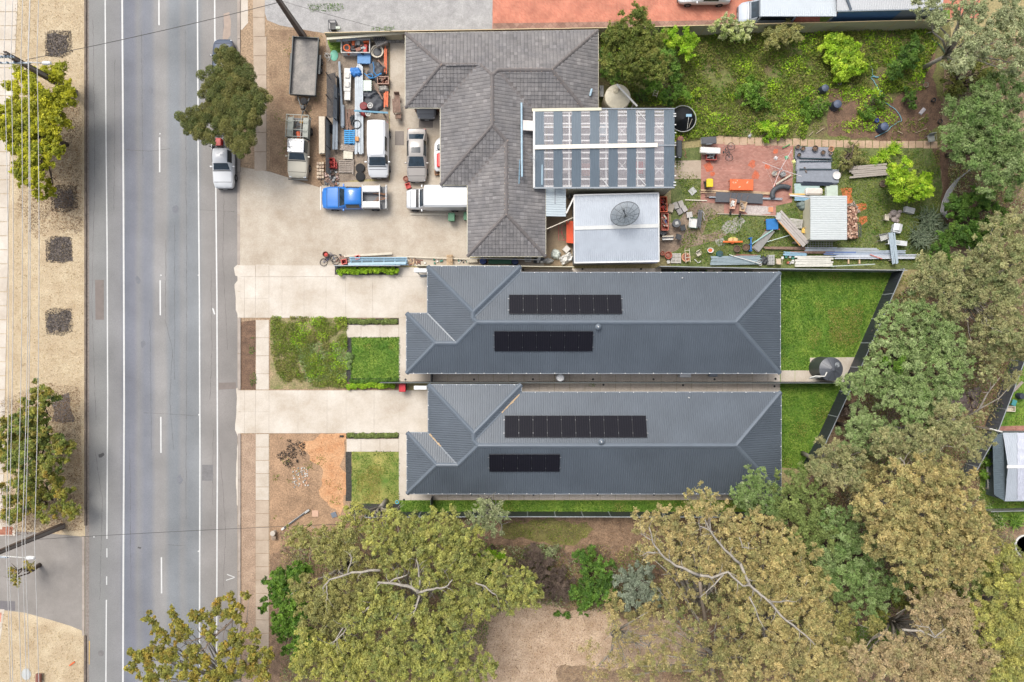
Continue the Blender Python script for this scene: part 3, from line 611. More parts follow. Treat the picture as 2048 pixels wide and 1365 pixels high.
hB, VB = new_house(856.5, 1042.5, 1562, 770, 785, 988, 814, 866, 'lower of the two slate grey corrugated steel roofed houses, tan leaf streaks in its valleys', True)
# solar arrays lie on the roof planes
M_sol = mat('black_solar_glass', C(24, 24, 33), var=.15, scale=7, rough=.55, spec=.1, fine=(26, .15)); M_alu = mat('panel_frame', C(36, 36, 42), rough=.4); M_rail = mat('silver_rail', C(170, 172, 176), rough=.35, metal=.6)
def solar(cx, cy, npan, w_px, h_px, north, ridge_y, label, y_eave):
    ze, slope = 2.7, .36; m = mpp(ze)
    # the picture gives the array at its own height: solve for position on the plane
    zc = ze + 1.0
    for _ in range(6):
        X, Y, _z = P(cx, cy, zc); d = (P(0, y_eave, ze)[1] - Y) if north else (Y - P(0, y_eave, ze)[1]); zc = ze + d * slope
    ang = math.atan(slope) * (-1 if not north else 1)
    t = thing('solar_array', label, 'solar panels', (X, Y, zc)); t.rotation_euler = (-ang if north else -ang, 0, 0)
    sgn = 1 if north else -1; t.rotation_euler = (math.atan(slope) * (-sgn), 0, 0)
    k = mpp(zc + .1); W = w_px * k; Hh = h_px * k / math.cos(math.atan(slope)); pw = W / npan
    for i in range(npan):
        x = -W / 2 + pw * (i + .5); b = MB(); b.bbox((0, 0, .12), (pw - .012, Hh, .045), .008, mi=0); b.box((0, 0, .1445), (pw - .05, Hh - .05, .004), mi=1)
        for g_ in range(1, 6): b.box((-pw / 2 + pw * g_ / 6, 0, .1475), (.008, Hh - .08, .002), mi=2)
        b.build('panel', [M_alu, M_sol, mat('cell_line', C(62, 60, 68))], t, loc=(x, 0, random.uniform(0, .006)))
    for y in (-Hh * .3, Hh * .3):
        b = MB(); b.box((0, y, .075), (W + .25, .04, .04)); b.build('rail', M_rail, t)
        b = MB()
        for i in range(npan + 1): b.box((-W / 2 + pw * i, y, .152), (.035, .05, .012))
        b.build('clamp', M_rail, t, kind='stuff')
    return t
solar(1130.5, 610, 8, 225, 39, True, 645, 'eight black solar panels on the upper grey roof, nearer its top edge', 545.5)
solar(1087, 682, 7, 197, 40, False, 645, 'seven black solar panels below the ridge of the upper grey roof', 747)
solar(1151, 854, 10, 284, 42, True, 886, 'long row of ten black solar panels on the lower grey roof', 785)
solar(1049, 925, 5, 141, 37, False, 886, 'short block of five black solar panels on the lower grey roof', 988)
def lathe_obj(name, label, cat, px, py, z, prof, m, seg=18, top=None, group=None, parent=None, sq=1):
    zt = z + max(h for r, h in prof)
    return MB().lathe(prof, seg, sq=sq).build(name, m, parent, 'auto', loc=P(px, py, zt)[:2] + (z,), label=label, cat=cat, group=group)
def roof_z(py_at, y_eave, north, ze=2.7, slope=.36):
    z = ze
    for _ in range(6): Y = P(0, py_at, z)[1]; d = (P(0, y_eave, ze)[1] - Y) if north else (Y - P(0, y_eave, ze)[1]); z = ze + d * slope
    return z
for px_, py_, ye, n_, lab in ((1196.5, 654, 747, False, 'round grey roof ventilator just below the upper grey roof ridge'), (1203, 884, 785, True, 'round grey roof ventilator just above the lower grey roof ridge')):
    z = roof_z(py_, ye, n_); t = thing('roof_ventilator', lab, 'ventilator', P(px_, py_, z + .3)[:2] + (z,))
    MB().lathe([(.12, -.1), (.12, .18), (.24, .2), (.26, .28), (.18, .38), (.06, .42)], 20).build('cowl', M_cap, t, 'auto'); MB().lathe([(.05, .41), (.04, .45)], 10).build('cap', M_white, t)
for px_, py_, ye, n_, lab in ((1365, 556, 545.5, True, 'small white vent pipe near the top eave of the upper grey roof'), (1378.5, 796, 785, True, 'small white vent pipe near the top eave of the lower grey roof')):
    z = roof_z(py_, ye, n_); lathe_obj('vent_pipe', lab, 'vent pipe', px_, py_, z - .1, [(.1, 0), (.1, .05), (.05, .07), (.05, .3), (.03, .3), (.03, .25)], M_white, 12)
# meter boxes / letter piers beside the garages
for x, y, lab in ((841, 541.5, 'white box canopy beside the garage of the upper grey house'), (841, 776, 'white box canopy beside the garage of the lower grey house')):
    z = 2.4; k = mpp(z); t = thing('porch_canopy', lab, 'canopy', P(x, y, z)[:2] + (0,))
    MB().bbox((0, 0, z), (26 * k, 8 * k, .25), .03).build('canopy', M_white, t); MB().box((-.45, -.05, z / 2), (.09, .09, z - .1)).build('post', M_white, t); MB().box((.45, -.05, z / 2), (.09, .09, z - .1)).build('post', M_white, t)
    if y < 600: MB().box((.1, -.35, 1.1), (.5, .2, .6)).build('meter_box', M_cap, t)
# service units along the side paths
def ac_unit(px, py, w, d, h, label, m=M_white, rz=0):
    t = thing('air_conditioner', label, 'air conditioner', P(px, py, h)[:2] + (.03,), rz)
    MB().bbox((0, 0, h / 2), (w, d, h), .02).build('casing', m, t)
    b = MB()
    for i in range(5): b.box((0, -d / 2 - .012, h * (.25 + i * .12)), (w * .6, .015, .025))
    b.build('grille', M_cap, t); MB().box((-w * .35, 0, .0), (.06, d * 1.1, .05)).build('foot', M_black, t); MB().box((w * .35, 0, .0), (.06, d * 1.1, .05)).build('foot', M_black, t); return t
ac_unit(1371, 751, .98, .38, .8, 'white air conditioner unit on the path behind the upper grey house'); ac_unit(1427, 750.5, .72, .3, .5, 'dark charcoal service box on the path behind the upper grey house', M_gutt)
lathe_obj('hot_water_tank', 'round white hot water cylinder against the upper grey house', 'water heater', 1121, 756, .03, [(.35, 0), (.36, .1), (.36, 1.5), (.3, 1.6), (.05, 1.66)], M_white)

# ------------------------------------------------ tiled house
def tiled_roof(parent, f3):
    base = MB(); V, F, T = [], [], []
    for f in f3:
        base.add([(p[0], p[1], p[2] - .01) for p in f], [tuple(range(len(f)))]); base.add([(p[0], p[1], p[2] - .12) for p in f], [tuple(range(len(f) - 1, -1, -1))])
        s = planefit(f); g = np.array((s[0], s[1])); gl = np.linalg.norm(g); g = g / gl; u = np.array((g[1], -g[0])); xy = np.array([(p[0], p[1]) for p in f])
        us, gs = xy @ u, xy @ g; dr, dc = .31, .3
        for r in range(int((gs.max() - gs.min()) / dr) + 1):
            g0 = gs.min() + r * dr
            for c in range(int((us.max() - us.min()) / dc) + 1):
                u0 = us.min() + (c + (.0)) * dc; cu, cg = u0 + dc / 2, g0 + dr / 2; x, y = u * cu + g * cg
                if not inpoly(np.array([x]), np.array([y]), xy)[0]: continue
                k = len(V); j = random.uniform(-.004, .008); zb = lambda uu, gg: s[0] * (u[0] * uu + g[0] * gg) + s[1] * (u[1] * uu + g[1] * gg) + s[2]
                a0, a1, h0, h1 = u0 + .012, u0 + dc - .012, .05 + j, .012 + j
                am = (a0 + a1) / 2
                for uu, gg, hh in ((a0, g0, h0), (am, g0, h0 + .012), (a1, g0, h0), (a1, g0 + dr + .01, h1), (am, g0 + dr + .01, h1 + .012), (a0, g0 + dr + .01, h1), (a0, g0, -.005), (a1, g0, -.005), (a1, g0 + dr, -.005), (a0, g0 + dr, -.005)):
                    p = u * uu + g * gg; V.append((p[0], p[1], zb(uu, gg) + hh))
                F += [(k, k + 1, k + 4, k + 5), (k + 1, k + 2, k + 3, k + 4), (k + 6, k + 7, k + 2, k + 1, k), (k + 7, k + 8, k + 3, k + 2), (k + 9, k + 6, k, k + 5)]
                t = random.gauss(1, .09); w = 1.0
                if random.random() < .03: t = 1.35
                T += [(t * w, t, t * .99, 1)] * 10
    base.build('roof_underlay', M_tileb, parent)
    me = bpy.data.meshes.new('roof_tiles'); me.from_pydata(V, [], F); me.materials.append(M_tile)
    ca = me.color_attributes.new(name='tint', type='FLOAT_COLOR', domain='POINT'); ca.data.foreach_set('color', np.array(T, np.float32).ravel())
    link('roof_tiles', me, parent, kind='stuff')
th = thing('house', 'old hip roofed house with grey concrete tiles beside the cluttered yard', 'house', P(985, 250, 0)); off = Vector(th.location)
ze, sl = 2.6, .42
# eave-plane pixel outline and ridge points (x, y, distance from eave)
NW = (811, 67, 0); NE = (1196, 61, 0); h1 = 75; r1a = (886, 142, 75); r1b = (956, 142, 75)
R2t = (986, 168, 105)
fs = [
 [NW, (1196, 61, 0), (1101, 156, 95), (998, 156, 95), (986, 168, 105) , (961, 142, 75), r1a],
 [NW, r1a, (811, 216, 0)],
 [(811, 216, 0), r1a, (956, 142, 75), (881, 216, 0)],
 [(881, 216, 0), (956, 142, 75), (986, 168, 105), (986, 265, 105), (881, 370, 0)],
 [(881, 370, 0), (986, 265, 105), (1013, 292, 79), (935, 370, 0)],
 [(935, 370, 0), (1013, 292, 79), (1013, 435, 79), (935, 513, 0)],
 [(935, 513, 0), (1013, 435, 79), (1091, 513, 0)],
 [(1091, 513, 0), (1013, 435, 79), (1013, 292, 79), (986, 265, 105), (986, 168, 105), (998, 156, 95), (1091, 250, 0)],
 [(1091, 250, 0), (998, 156, 95), (1101, 156, 95), (1196, 251, 0)],
 [NE, (1196, 251, 0), (1101, 156, 95)]]
f3 = [[(p[0] - off.x, p[1] - off.y, p[2]) for p in f] for f in roof_frame(fs, ze, sl)]
tiled_roof(th, f3)
VT = lambda p: (lambda q: (q[0] - off.x, q[1] - off.y, q[2]))(roof_frame([[p]], ze, sl)[0][0])
def tilecap(a, b, white=.35):
    a, b = Vector(VT(a)), Vector(VT(b)); L = (b - a).length; n = max(1, int(L / .42)); d = (b - a) / n; s = d.cross(Vector((0, 0, 1))).normalized(); u = s.cross(d).normalized(); u = -u if u.z < 0 else u
    mb = MB()
    for i in range(n):
        p, q = a + d * i, a + d * (i + 1.04); vs = []
        for pt, hh in ((p, .075), (q, .05)): vs += [pt + s * x + u * (z + hh) for x, z in ((-.15, -.07), (-.1, 0), (0, .05), (.1, 0), (.15, -.07))]
        mb.add(vs, [(j, j + 1, 6 + j, 5 + j) for j in range(4)] + [(4, 3, 2, 1, 0), (5, 6, 7, 8, 9)], 0)
        if random.random() < white:
            vs = [q + s * x + u * (z + .06) for x, z in ((-.17, -.06), (0, .06), (.17, -.06))]; vs += [v + d.normalized() * .07 for v in vs]; mb.add(vs, [(0, 1, 4, 3), (1, 2, 5, 4)], 1)
    mb.build('ridge_capping', [M_tcap, M_mort], th)
for a, b, w in ((NW, r1a, .15), ((811, 216, 0), r1a, .1), (r1a, (956, 142, 75), .4), (R2t, (961, 142, 75), .1), ((998, 156, 95), R2t, .2), ((998, 156, 95), (1101, 156, 95), .8), ((1101, 156, 95), NE, .1), ((1101, 156, 95), (1196, 251, 0), .7),
                (R2t, (986, 265, 105), .5), ((986, 265, 105), (881, 370, 0), .15), ((986, 265, 105), (1013, 292, 79), .6), ((1013, 292, 79), (1013, 435, 79), .7), ((1013, 435, 79), (935, 513, 0), .2), ((1013, 435, 79), (1091, 513, 0), .4)): tilecap(a, b, w)
for a, b in (((956, 142, 75), (881, 216, 0)), ((998, 156, 95), (1091, 250, 0)), ((1013, 292, 79), (935, 370, 0))):
    va, vb = Vector(VT(a)), Vector(VT(b)); s = (vb - va).cross(Vector((0, 0, 1))).normalized() * .17; up = Vector((0, 0, .085))
    MB().add([va - s + up, vb - s + up, vb - s * .1 + up * .5, va - s * .1 + up * .5, va + s * .1 + up * .5, vb + s * .1 + up * .5, vb + s + up, va + s + up], [(0, 1, 2, 3), (3, 2, 5, 4), (4, 5, 6, 7)]).build('valley_flashing', M_tcap, th)
eavT = [NW, NE, (1196, 251, 0), (1091, 251, 0), (1091, 513, 0), (935, 513, 0), (935, 370, 0), (881, 370, 0), (881, 216, 0), (811, 216, 0)]
gutter_run(th, [VT(p) for p in eavT], M_cream)
w, ins = walls(th, [(p[0], p[1]) for p in eavT], ze, .5, mat('red_brick_wall', C(150, 112, 92), var=.15, scale=8)); w.location = (-off.x, -off.y, 0)
def wall_win(host, off, ins, i, t, wd, z0=.9, z1=2.1, nm='window'):
    a, c = ins[i], ins[(i + 1) % len(ins)]; d = (c - a).normalized(); p = a + (c - a) * t
    o = MB().box((0, 0, 0), (wd, .06, z1 - z0)).build(nm, M_white, host, loc=(p.x - off.x, p.y - off.y, (z0 + z1) / 2), rz=math.degrees(math.atan2(d.y, d.x)))
    MB().box((0, 0, 0), (wd - .14, .09, z1 - z0 - .14)).build('pane', M_glass, o)
for i, t in ((1, .3), (4, .3), (4, .7), (5, .5), (8, .3), (8, .7), (9, .5), (0, .3), (0, .7)): wall_win(th, off, ins, i, t, 1.6)
# things lying on the tiles
def roofpipe(x0, y0, x1, y1, z0, z1, r, m, label, cat='pipe'):
    a, b = P(x0, y0, z0), P(x1, y1, z1); o = MB().tube([(0, 0, 0), (b[0] - a[0], b[1] - a[1], b[2] - a[2])], r, 8).build('pipe', m, loc=a, label=label, cat=cat); return o
M_pbl = mat('pale_blue_pipe', C(176, 204, 220), rough=.4); M_pbl2 = mat('blue_grey_pipe', C(120, 156, 176), rough=.4)
roofpipe(1043, 206, 1044, 354, 3.9, 4.1, .085, M_pbl, 'long pale blue pipe lying on the grey roof tiles'); roofpipe(1039.5, 320, 1038, 368, 4.2, 4.2, .045, M_pbl2, 'short blue grey pipe lying on the tiles beside the long pale one')
roofpipe(1184, 178, 1180, 192, 3.2, 3.1, .09, M_pbl, 'short white pipe near the right corner of the tiled roof')
t = thing('skylight', 'white flat skylight tube cover on the tiled roof touching the patio roof', 'skylight', P(1056, 250, 4.0)[:2] + (3.6,)); t.rotation_euler = (0, R(12), 0)
MB().bbox((0, 0, .2), (.95, .85, .06), .02).build('cover', mat('off_white_sheet', C(240, 232, 226), rough=.5), t); MB().box((0, 0, .1), (.85, .75, .2)).build('upstand', M_white, t)
t = thing('tv_antenna', 'thin metal television antenna on the tiled roof beside the patio roof', 'antenna', P(1064, 318, 4.2)[:2] + (3.4,))
b = MB(); b.tube([(0, 0, 0), (0, 0, 1.0)], .02, 5); b.build('mast', M_rail, t); b = MB(); b.tube([(-.55, .55, 1), (.25, -.2, 1.02)], .015, 5)
for i in range(6): x = -.15 + i * .07; y = .2 - i * .07; b.tube([(x - .2, y - .2, 1.01), (x + .2, y + .2, 1.01)], .009, 4)
b.build('aerial', M_rail, t)

# ------------------------------------------------ patio roof of alternating sheets
pz, zr = 2.8, 3.5
pat = thing('patio_cover', 'big patio roof of alternating blue grey and clear corrugated strips', 'patio cover', P(1208, 298, 0)); off = Vector(pat.location)
M_patg = mat('blue_grey_patio_sheet', C(104, 118, 130), var=.05, scale=1, rough=.4); M_clr = bpy.data.materials.new('clear_sheet'); M_clr.use_nodes = True
nt = M_clr.node_tree; bs = nt.nodes['Principled BSDF']; bs.inputs['Base Color'].default_value = (*C(228, 224, 228), 1); bs.inputs['Roughness'].default_value = .25
tr_ = nt.nodes.new('ShaderNodeBsdfTransparent'); mxs = nt.nodes.new('ShaderNodeMixShader'); mxs.inputs[0].default_value = .26
nt.links.new(tr_.outputs[0], mxs.inputs[1]); nt.links.new(bs.outputs[0], mxs.inputs[2]); nt.links.new(mxs.outputs[0], nt.nodes['Material Output'].inputs['Surface'])
xs = [1070]
# strips: opaque and clear in turn (photo pixels at the eave)
strips = [(1070, 1088, 0), (1088, 1107, 1), (1107, 1125, 0), (1125, 1143.5, 1), (1143.5, 1162, 0), (1162, 1180, 1), (1180, 1199, 0), (1199, 1217, 1), (1217, 1235.5, 0), (1235.5, 1254, 1), (1254, 1272, 0), (1272, 1291, 1), (1291, 1309, 0), (1309, 1328, 1), (1328, 1349, 0)]
def L3(x, y, z): p = P(x, y, z); return (p[0] - off.x, p[1] - off.y, z)
def L3p(x, y, z): return L3(x, y, z + .55)
for x0, x1, cl in strips:
    for y0, z0, y1, z1 in ((220, pz, 293, zr), (293, zr, 376, pz)):
        f = [L3p(x0, y0, z0), L3p(x1, y0, z0), L3p(x1, y1, z1), L3p(x0, y1, z1)]; b = MB(); b.add(f, [(0, 1, 2, 3)])
        if not cl: b.add([(p[0], p[1], p[2] - .03) for p in f], [(3, 2, 1, 0)])
        ribs(b, f, .135, .008 if cl else .02, .07, along=(0, 1)); b.build('clear_sheet' if cl else 'roof_sheet', M_clr if cl else M_patg, pat)
def beam(parent, a, b, w, h, m, name='beam'):
    a, b = Vector(a), Vector(b); d = b - a; mb = MB(); mb.box((0, 0, 0), (d.length, w, h)); o = mb.build(name, m, parent, loc=(a + b) / 2); o.rotation_euler = d.to_track_quat('X', 'Z').to_euler(); return o
for y0, z0 in ((224, 2.72), (231, 2.79), (247, 2.95), (254, 3.0), (269, 3.14), (281, 3.26)): beam(pat, L3p(1071, y0 + 1, z0), L3p(1348, y0, z0), .11, .07, M_white, 'batten')
for y0, z0 in ((305, 3.3), (317, 3.2), (338, 3.0), (358, 2.82), (372, 2.7)): beam(pat, L3p(1071, y0 + 1, z0), L3p(1348, y0, z0), .12, .07, M_white, 'batten')
for x in (1138, 1212, 1275): 
    beam(pat, L3p(x, 221, 2.62), L3p(x + 1, 293, 3.28), .09, .12, M_white, 'rafter'); beam(pat, L3p(x, 293, 3.28), L3p(x, 375, 2.62), .09, .12, M_white, 'rafter')
for x, y, s in ((1244, 262, 1), (1244, 332, 1), (1318, 255, 0), (1318, 340, 0), (1284, 232, 0), (1284, 300, 0), (1210, 365, 0), (1284, 362, 0)):
    beam(pat, L3p(x - 8, y - 9, 3.0), L3p(x + 8, y + 9, 3.0), .035, .035, M_white, 'brace')
    if s or x == 1318: beam(pat, L3p(x - 8, y + 9, 3.02), L3p(x + 8, y - 9, 3.02), .035, .035, M_white, 'brace')
beam(pat, L3p(1069, 295, zr + .08), L3p(1315, 290.5, zr + .1), .34, .05, mat('ivory_flashing', C(250, 244, 226), rough=.4), 'ridge_cap'); beam(pat, L3p(1315, 291, zr + .05), L3p(1349, 291, zr + .06), .1, .04, M_gutt, 'ridge_cap')
beam(pat, L3p(1064, 221, pz), L3p(1203, 219, pz + .04), .24, .14, M_cream, 'gutter'); beam(pat, L3p(1203, 218, pz), L3p(1349, 218, pz), .1, .1, M_gutt, 'gutter'); beam(pat, L3p(1068, 376.5, pz), L3p(1349, 375.5, pz), .12, .12, M_gutt, 'gutter')
beam(pat, L3p(1068, 222, pz), L3p(1068, 293, zr), .16, .1, M_white, 'barge'); beam(pat, L3p(1068, 293, zr), L3p(1068, 376, pz), .16, .1, M_white, 'barge')
for i, y in enumerate((228, 233, 250, 266, 286, 291, 314, 333, 352, 365, 371)): beam(pat, L3p(1347, y, 2.95), L3p(1352, y, 2.95), .08, .08, M_white, 'batten_end')
beam(pat, L3p(1084, 328, 3.18), L3p(1084, 370, 2.9), .09, .05, M_pbl, 'batten')
for x in (1075, 1140, 1212, 1285, 1345):
    for y in (224, 370): q = L3p(x, y, 2.7); MB().box((q[0], q[1], 1.6), (.09, .09, 3.2)).build('post', M_cream, pat)
# the cream metal wall below the patio's lower edge
b = MB(); a, c = L3p(1136, 376.2, 2.6), L3p(1346, 374, 2.6); b.box(((a[0] + c[0]) / 2, (a[1] + c[1]) / 2, 1.55), (c[0] - a[0], .04, 3.1))
n = int((c[0] - a[0]) / .2)
for i in range(n): b.box((a[0] + .1 + i * .2, a[1] - .03, 1.55), (.06, .05, 3.06))
b.build('wall', M_cream, pat)
sheet('patio_floor', rect(1095, 235, 1348, 372), .03, mat('patio_floor_tile', C(150, 144, 146), c2=C(176, 170, 172), scale=1.5, fine=(5, .2)))
# furniture faintly seen under the clear strips
for i, (x, y, c_) in enumerate(((1172, 340, (196, 150, 140)), (1210, 330, (150, 140, 140)), (1130, 335, (210, 200, 196)), (1278, 336, (186, 90, 90)), (1205, 262, (170, 196, 210)), (1318, 350, (200, 190, 190)))):
    t = thing('patio_table', ['pinkish', 'dark grey', 'off white', 'dull red', 'pale blue', 'light grey'][i] + ' table seen dimly through the clear patio sheets', 'table', P(x, y, .7)[:2] + (.03,))
    MB().bbox((0, 0, .7), (.75, 1.1, .05), .03).build('tabletop', mat('table_%d' % i, C(*c_)), t)
    for sx in (-.3, .3):
        for sy in (-.45, .45): MB().box((sx, sy, .34), (.05, .05, .68)).build('leg', M_white, t)
# small lean-to
t = thing('lean_to_roof', 'small pale metal lean-to roof between tiled house and silver shed', 'lean-to', P(1111, 405, 0)); o2 = Vector(t.location)
f = [(P(1091, 378, 2.5)[0] - o2.x, P(1091, 378, 2.5)[1] - o2.y, 2.6), (P(1132, 378, 2.5)[0] - o2.x, P(0, 378, 2.5)[1] - o2.y, 2.4), (P(1132, 433, 2.5)[0] - o2.x, P(0, 433, 2.5)[1] - o2.y, 2.4), (P(1091, 433, 2.5)[0] - o2.x, P(0, 433, 2.5)[1] - o2.y, 2.6)]
b = MB(); b.add(f, [(3, 2, 1, 0)]); b.add([(p[0], p[1], p[2] - .05) for p in f], [(0, 1, 2, 3)]); ribs(b, f, .2, .03, .05); b.build('roof', mat('pale_zinc', C(196, 208, 214), var=.05, scale=1, rough=.35), t)
b = MB(); b.box((-.2, .2, 2.53), (.1, 1.7, .03)); b.build('strap', M_gutt, t)
for sx in (-.75, .75):
    for sy in (-1.05, 1.05): MB().box((sx, sy, 1.2), (.06, .06, 2.35)).build('post', M_cream, t)
# ------------------------------------------------ silver shed with satellite dish
sh = thing('shed', 'large silver corrugated garden shed carrying the satellite dish', 'shed', P(1233, 460, 0)); off = Vector(sh.location); M_zinc = mat('zinc_roof', C(184, 192, 202), var=.08, scale=.8, rough=.38, detail=6)
se, sr = 2.5, 2.95
q = [L3(1148, 391, se), L3(1317, 387, se), L3(1317.5, 452, sr), L3(1148.5, 457, sr), L3(1318, 523, se), L3(1149, 526, se)]
for f in ([q[0], q[1], q[2], q[3]], [q[3], q[2], q[4], q[5]]):
    b = MB(); b.add(f, [(0, 1, 2, 3)]); b.add([(p[0], p[1], p[2] - .04) for p in f], [(3, 2, 1, 0)]); ribs(b, f, .17, .02, .09, along=(0, 1)); b.build('roof_sheet', M_zinc, sh)
beam(sh, (q[3][0], q[3][1], sr + .03), (q[2][0], q[2][1], sr + .03), .32, .04, mat('pale_flashing', C(214, 216, 214), var=.06, scale=3, rough=.5), 'ridge_cap')
beam(sh, q[0], q[1], .12, .12, M_white, 'gutter'); beam(sh, q[5], q[4], .12, .12, M_white, 'gutter'); beam(sh, q[0], q[3], .08, .1, M_white, 'barge'); beam(sh, q[3], q[5], .08, .1, M_white, 'barge'); beam(sh, q[1], q[2], .08, .1, M_white, 'barge'); beam(sh, q[2], q[4], .08, .1, M_white, 'barge')
b = MB(); b.prism([(p[0] * .985, p[1] * .985) for p in (q[0], q[1], q[4], q[5])], 0, 2.45); b.build('wall', M_gutt, sh)
b = MB(); x0, x1, yy = q[5][0] + .1, q[4][0] - .1, q[5][1] * .985 - .02
b.box(((x0 + x1) / 2, yy, 2.2), (x1 - x0, .06, .5)); b.build('side_flashing', mat('bluish_metal', C(140, 146, 168), rough=.4), sh)
# dish
t = thing('satellite_dish', 'large round wire mesh satellite dish tilted on the silver shed roof', 'satellite dish', P(1253, 431, 3.9)[:2] + (2.8,))
M_dark = mat('dark_dish_metal', C(70, 76, 80), rough=.5)
M_mesh = bpy.data.materials.new('dish_mesh'); M_mesh.use_nodes = True; nt = M_mesh.node_tree; bs = nt.nodes['Principled BSDF']; bs.inputs['Base Color'].default_value = (*C(96, 108, 114), 1); tr_ = nt.nodes.new('ShaderNodeBsdfTransparent'); mxs = nt.nodes.new('ShaderNodeMixShader'); mxs.inputs[0].default_value = .5
nt.links.new(tr_.outputs[0], mxs.inputs[1]); nt.links.new(bs.outputs[0], mxs.inputs[2]); nt.links.new(mxs.outputs[0], nt.nodes['Material Output'].inputs['Surface'])
Rd = 1.22; D = lambda r: .32 * (r / Rd) ** 2
pr = [(0.02, D(0))] + [(Rd * i / 7, D(Rd * i / 7)) for i in range(1, 8)]
mb = MB(); seg = 32; vs = []
for r, h in pr: vs += [(r * math.cos(2 * math.pi * k / seg), r * math.sin(2 * math.pi * k / seg), h) for k in range(seg)]
mb.add(vs, [(i * seg + k, i * seg + (k + 1) % seg, (i + 1) * seg + (k + 1) % seg, (i + 1) * seg + k) for i in range(len(pr) - 1) for k in range(seg)])
hd = Vector((-.35, .42, .8)).normalized(); rot = hd.to_track_quat('Z', 'Y').to_euler()
def dpart(mb, nm, m): o = mb.build(nm, m, t, loc=(0, 0, .75)); o.rotation_euler = rot; return o
dpart(mb, 'dish', M_mesh)
mb = MB()
for k in range(12): a = 2 * math.pi * k / 12 + .2; mb.tube([(r * math.cos(a), r * math.sin(a), D(r) + .01) for r in (.05, .4, .8, Rd)], .016, 4)
dpart(mb, 'ribs', M_dark); mb = MB()
for r, w in ((Rd, .03), (Rd * .62, .014)): mb.tube([(r * math.cos(a), r * math.sin(a), D(r) + .01) for a in np.linspace(0, 2 * math.pi, 33)], w, 4)
dpart(mb, 'rim', M_dark); mb = MB(); mb.tube([(.0, 0, 0), (0, 0, .75)], .035, 6); mb.lathe([(.02, .7), (.09, .72), (.09, .85), (.03, .9)], 10); dpart(mb, 'feed_horn', M_dark)
mb = MB()
for a in (0, 2.1, 4.2): mb.tube([(Rd * .6 * math.cos(a), Rd * .6 * math.sin(a), D(Rd * .6)), (0, 0, .75)], .014, 4)
dpart(mb, 'strut', M_dark); MB().tube([(0, 0, -.1), (0, 0, .72)], .06, 8).build('mount', M_dark, t)

# ------------------------------------------------ north-east neighbour roofs
nb = thing('house', 'neighbouring house at the top right with pale corrugated roof and blue gutter wall', 'house', P(1780, -20, 0)); off = Vector(nb.location)
M_pale = mat('pale_roof', C(216, 218, 220), var=.04, scale=1, rough=.4)
f = [L3(1674, 22, 2.9), L3(1886, 17, 2.9), L3(1886, -200, 5.2), L3(1674, -200, 5.2)]; b = MB(); b.add(f, [(0, 1, 2, 3)]); ribs(b, f, .2, .025, .1); b.build('roof', M_pale, nb)
beam(nb, L3(1674, -60, 4.05), L3(1702, 20, 2.96), .2, .05, M_cap, 'hip_cap'); beam(nb, L3(1674, 23, 2.85), L3(1886, 18, 2.85), .12, .12, M_gutt, 'gutter')
b = MB(); a, c = L3(1678, 25, 2.5), L3(1800, 23, 2.5); b.box(((a[0] + c[0]) / 2, (a[1] + c[1]) / 2 + 0, 1.4), (c[0] - a[0], .1, 2.7)); b.build('wall', mat('blue_wall', C(90, 130, 176), rough=.5), nb)
b = MB(); a, c = L3(1800, 23, 2.5), L3(1884, 22, 2.5); b.box(((a[0] + c[0]) / 2, (a[1] + c[1]) / 2, 1.4), (c[0] - a[0], .1, 2.7)); b.build('wall', M_gutt, nb)
cp = thing('carport', 'pale corrugated carport roof over the silver people mover', 'carport', P(1600, 0, 0)); off = Vector(cp.location)
f = [L3(1520, 33, 2.6), L3(1673, 33, 2.6), L3(1673, -120, 3.0), L3(1520, -120, 3.0)]; b = MB(); b.add(f, [(0, 1, 2, 3)]); b.add([(p[0], p[1], p[2] - .08) for p in f], [(3, 2, 1, 0)]); ribs(b, f, .17, .025, .08, along=(0, 1)); b.build('roof', mat('pale_carport', C(212, 220, 226), var=.03, scale=1, rough=.4), cp)
beam(cp, L3(1519.5, 33, 2.55), L3(1519.5, -120, 2.95), .08, .16, M_gutt, 'barge')
for x, y in ((1524, 31), (1668, 31), (1524, -110), (1668, -110)): q_ = L3(x, y, 2.5); MB().box((q_[0], q_[1], 1.25), (.1, .1, 2.5)).build('post', M_gutt, cp)
# ------------------------------------------------ east neighbour shed
es = thing('shed', 'blue grey gabled garage with clear roof strips at the right edge', 'shed', P(2040, 935, 0)); off = Vector(es.location)
f1 = [L3(1986, 873, 2.4), L3(2008, 866, 2.4), L3(2016, 933, 3.1), L3(2009, 1003, 2.4), L3(1988, 990, 2.4)]
b = MB(); f = [L3(2006, 866, 2.5), L3(2120, 866, 2.5), L3(2120, 934, 3.2), L3(2016, 934, 3.2)]; b.add(f, [(0, 1, 2, 3)][:1]); ribs(b, f, .17, .02, .08, along=(0, 1)); b.build('roof_sheet', M_zinc, es)
b = MB(); f = [L3(2016, 934, 3.2), L3(2120, 934, 3.2), L3(2120, 1002, 2.5), L3(2010, 1003, 2.5)]; b.add(f, [(0, 1, 2, 3)]); ribs(b, f, .17, .02, .08, along=(0, 1)); b.build('roof_sheet', M_zinc, es)
beam(es, L3(2014, 934, 3.23), L3(2120, 934, 3.23), .25, .03, M_white, 'ridge_cap')
for y0, z0, y1, z1 in ((866.5, 2.53, 933, 3.21), (936, 3.21, 1001, 2.54)):
    f = [L3(2035, y0, z0 + .02), L3(2060, y0, z0 + .02), L3(2060, y1, z1 + .02), L3(2035, y1, z1 + .02)]; b = MB(); b.add(f, [(0, 1, 2, 3)]); ribs(b, f, .17, .022, .08, along=(0, 1)); b.build('clear_sheet', mat('milky_sheet', C(206, 210, 224), rough=.3), es)
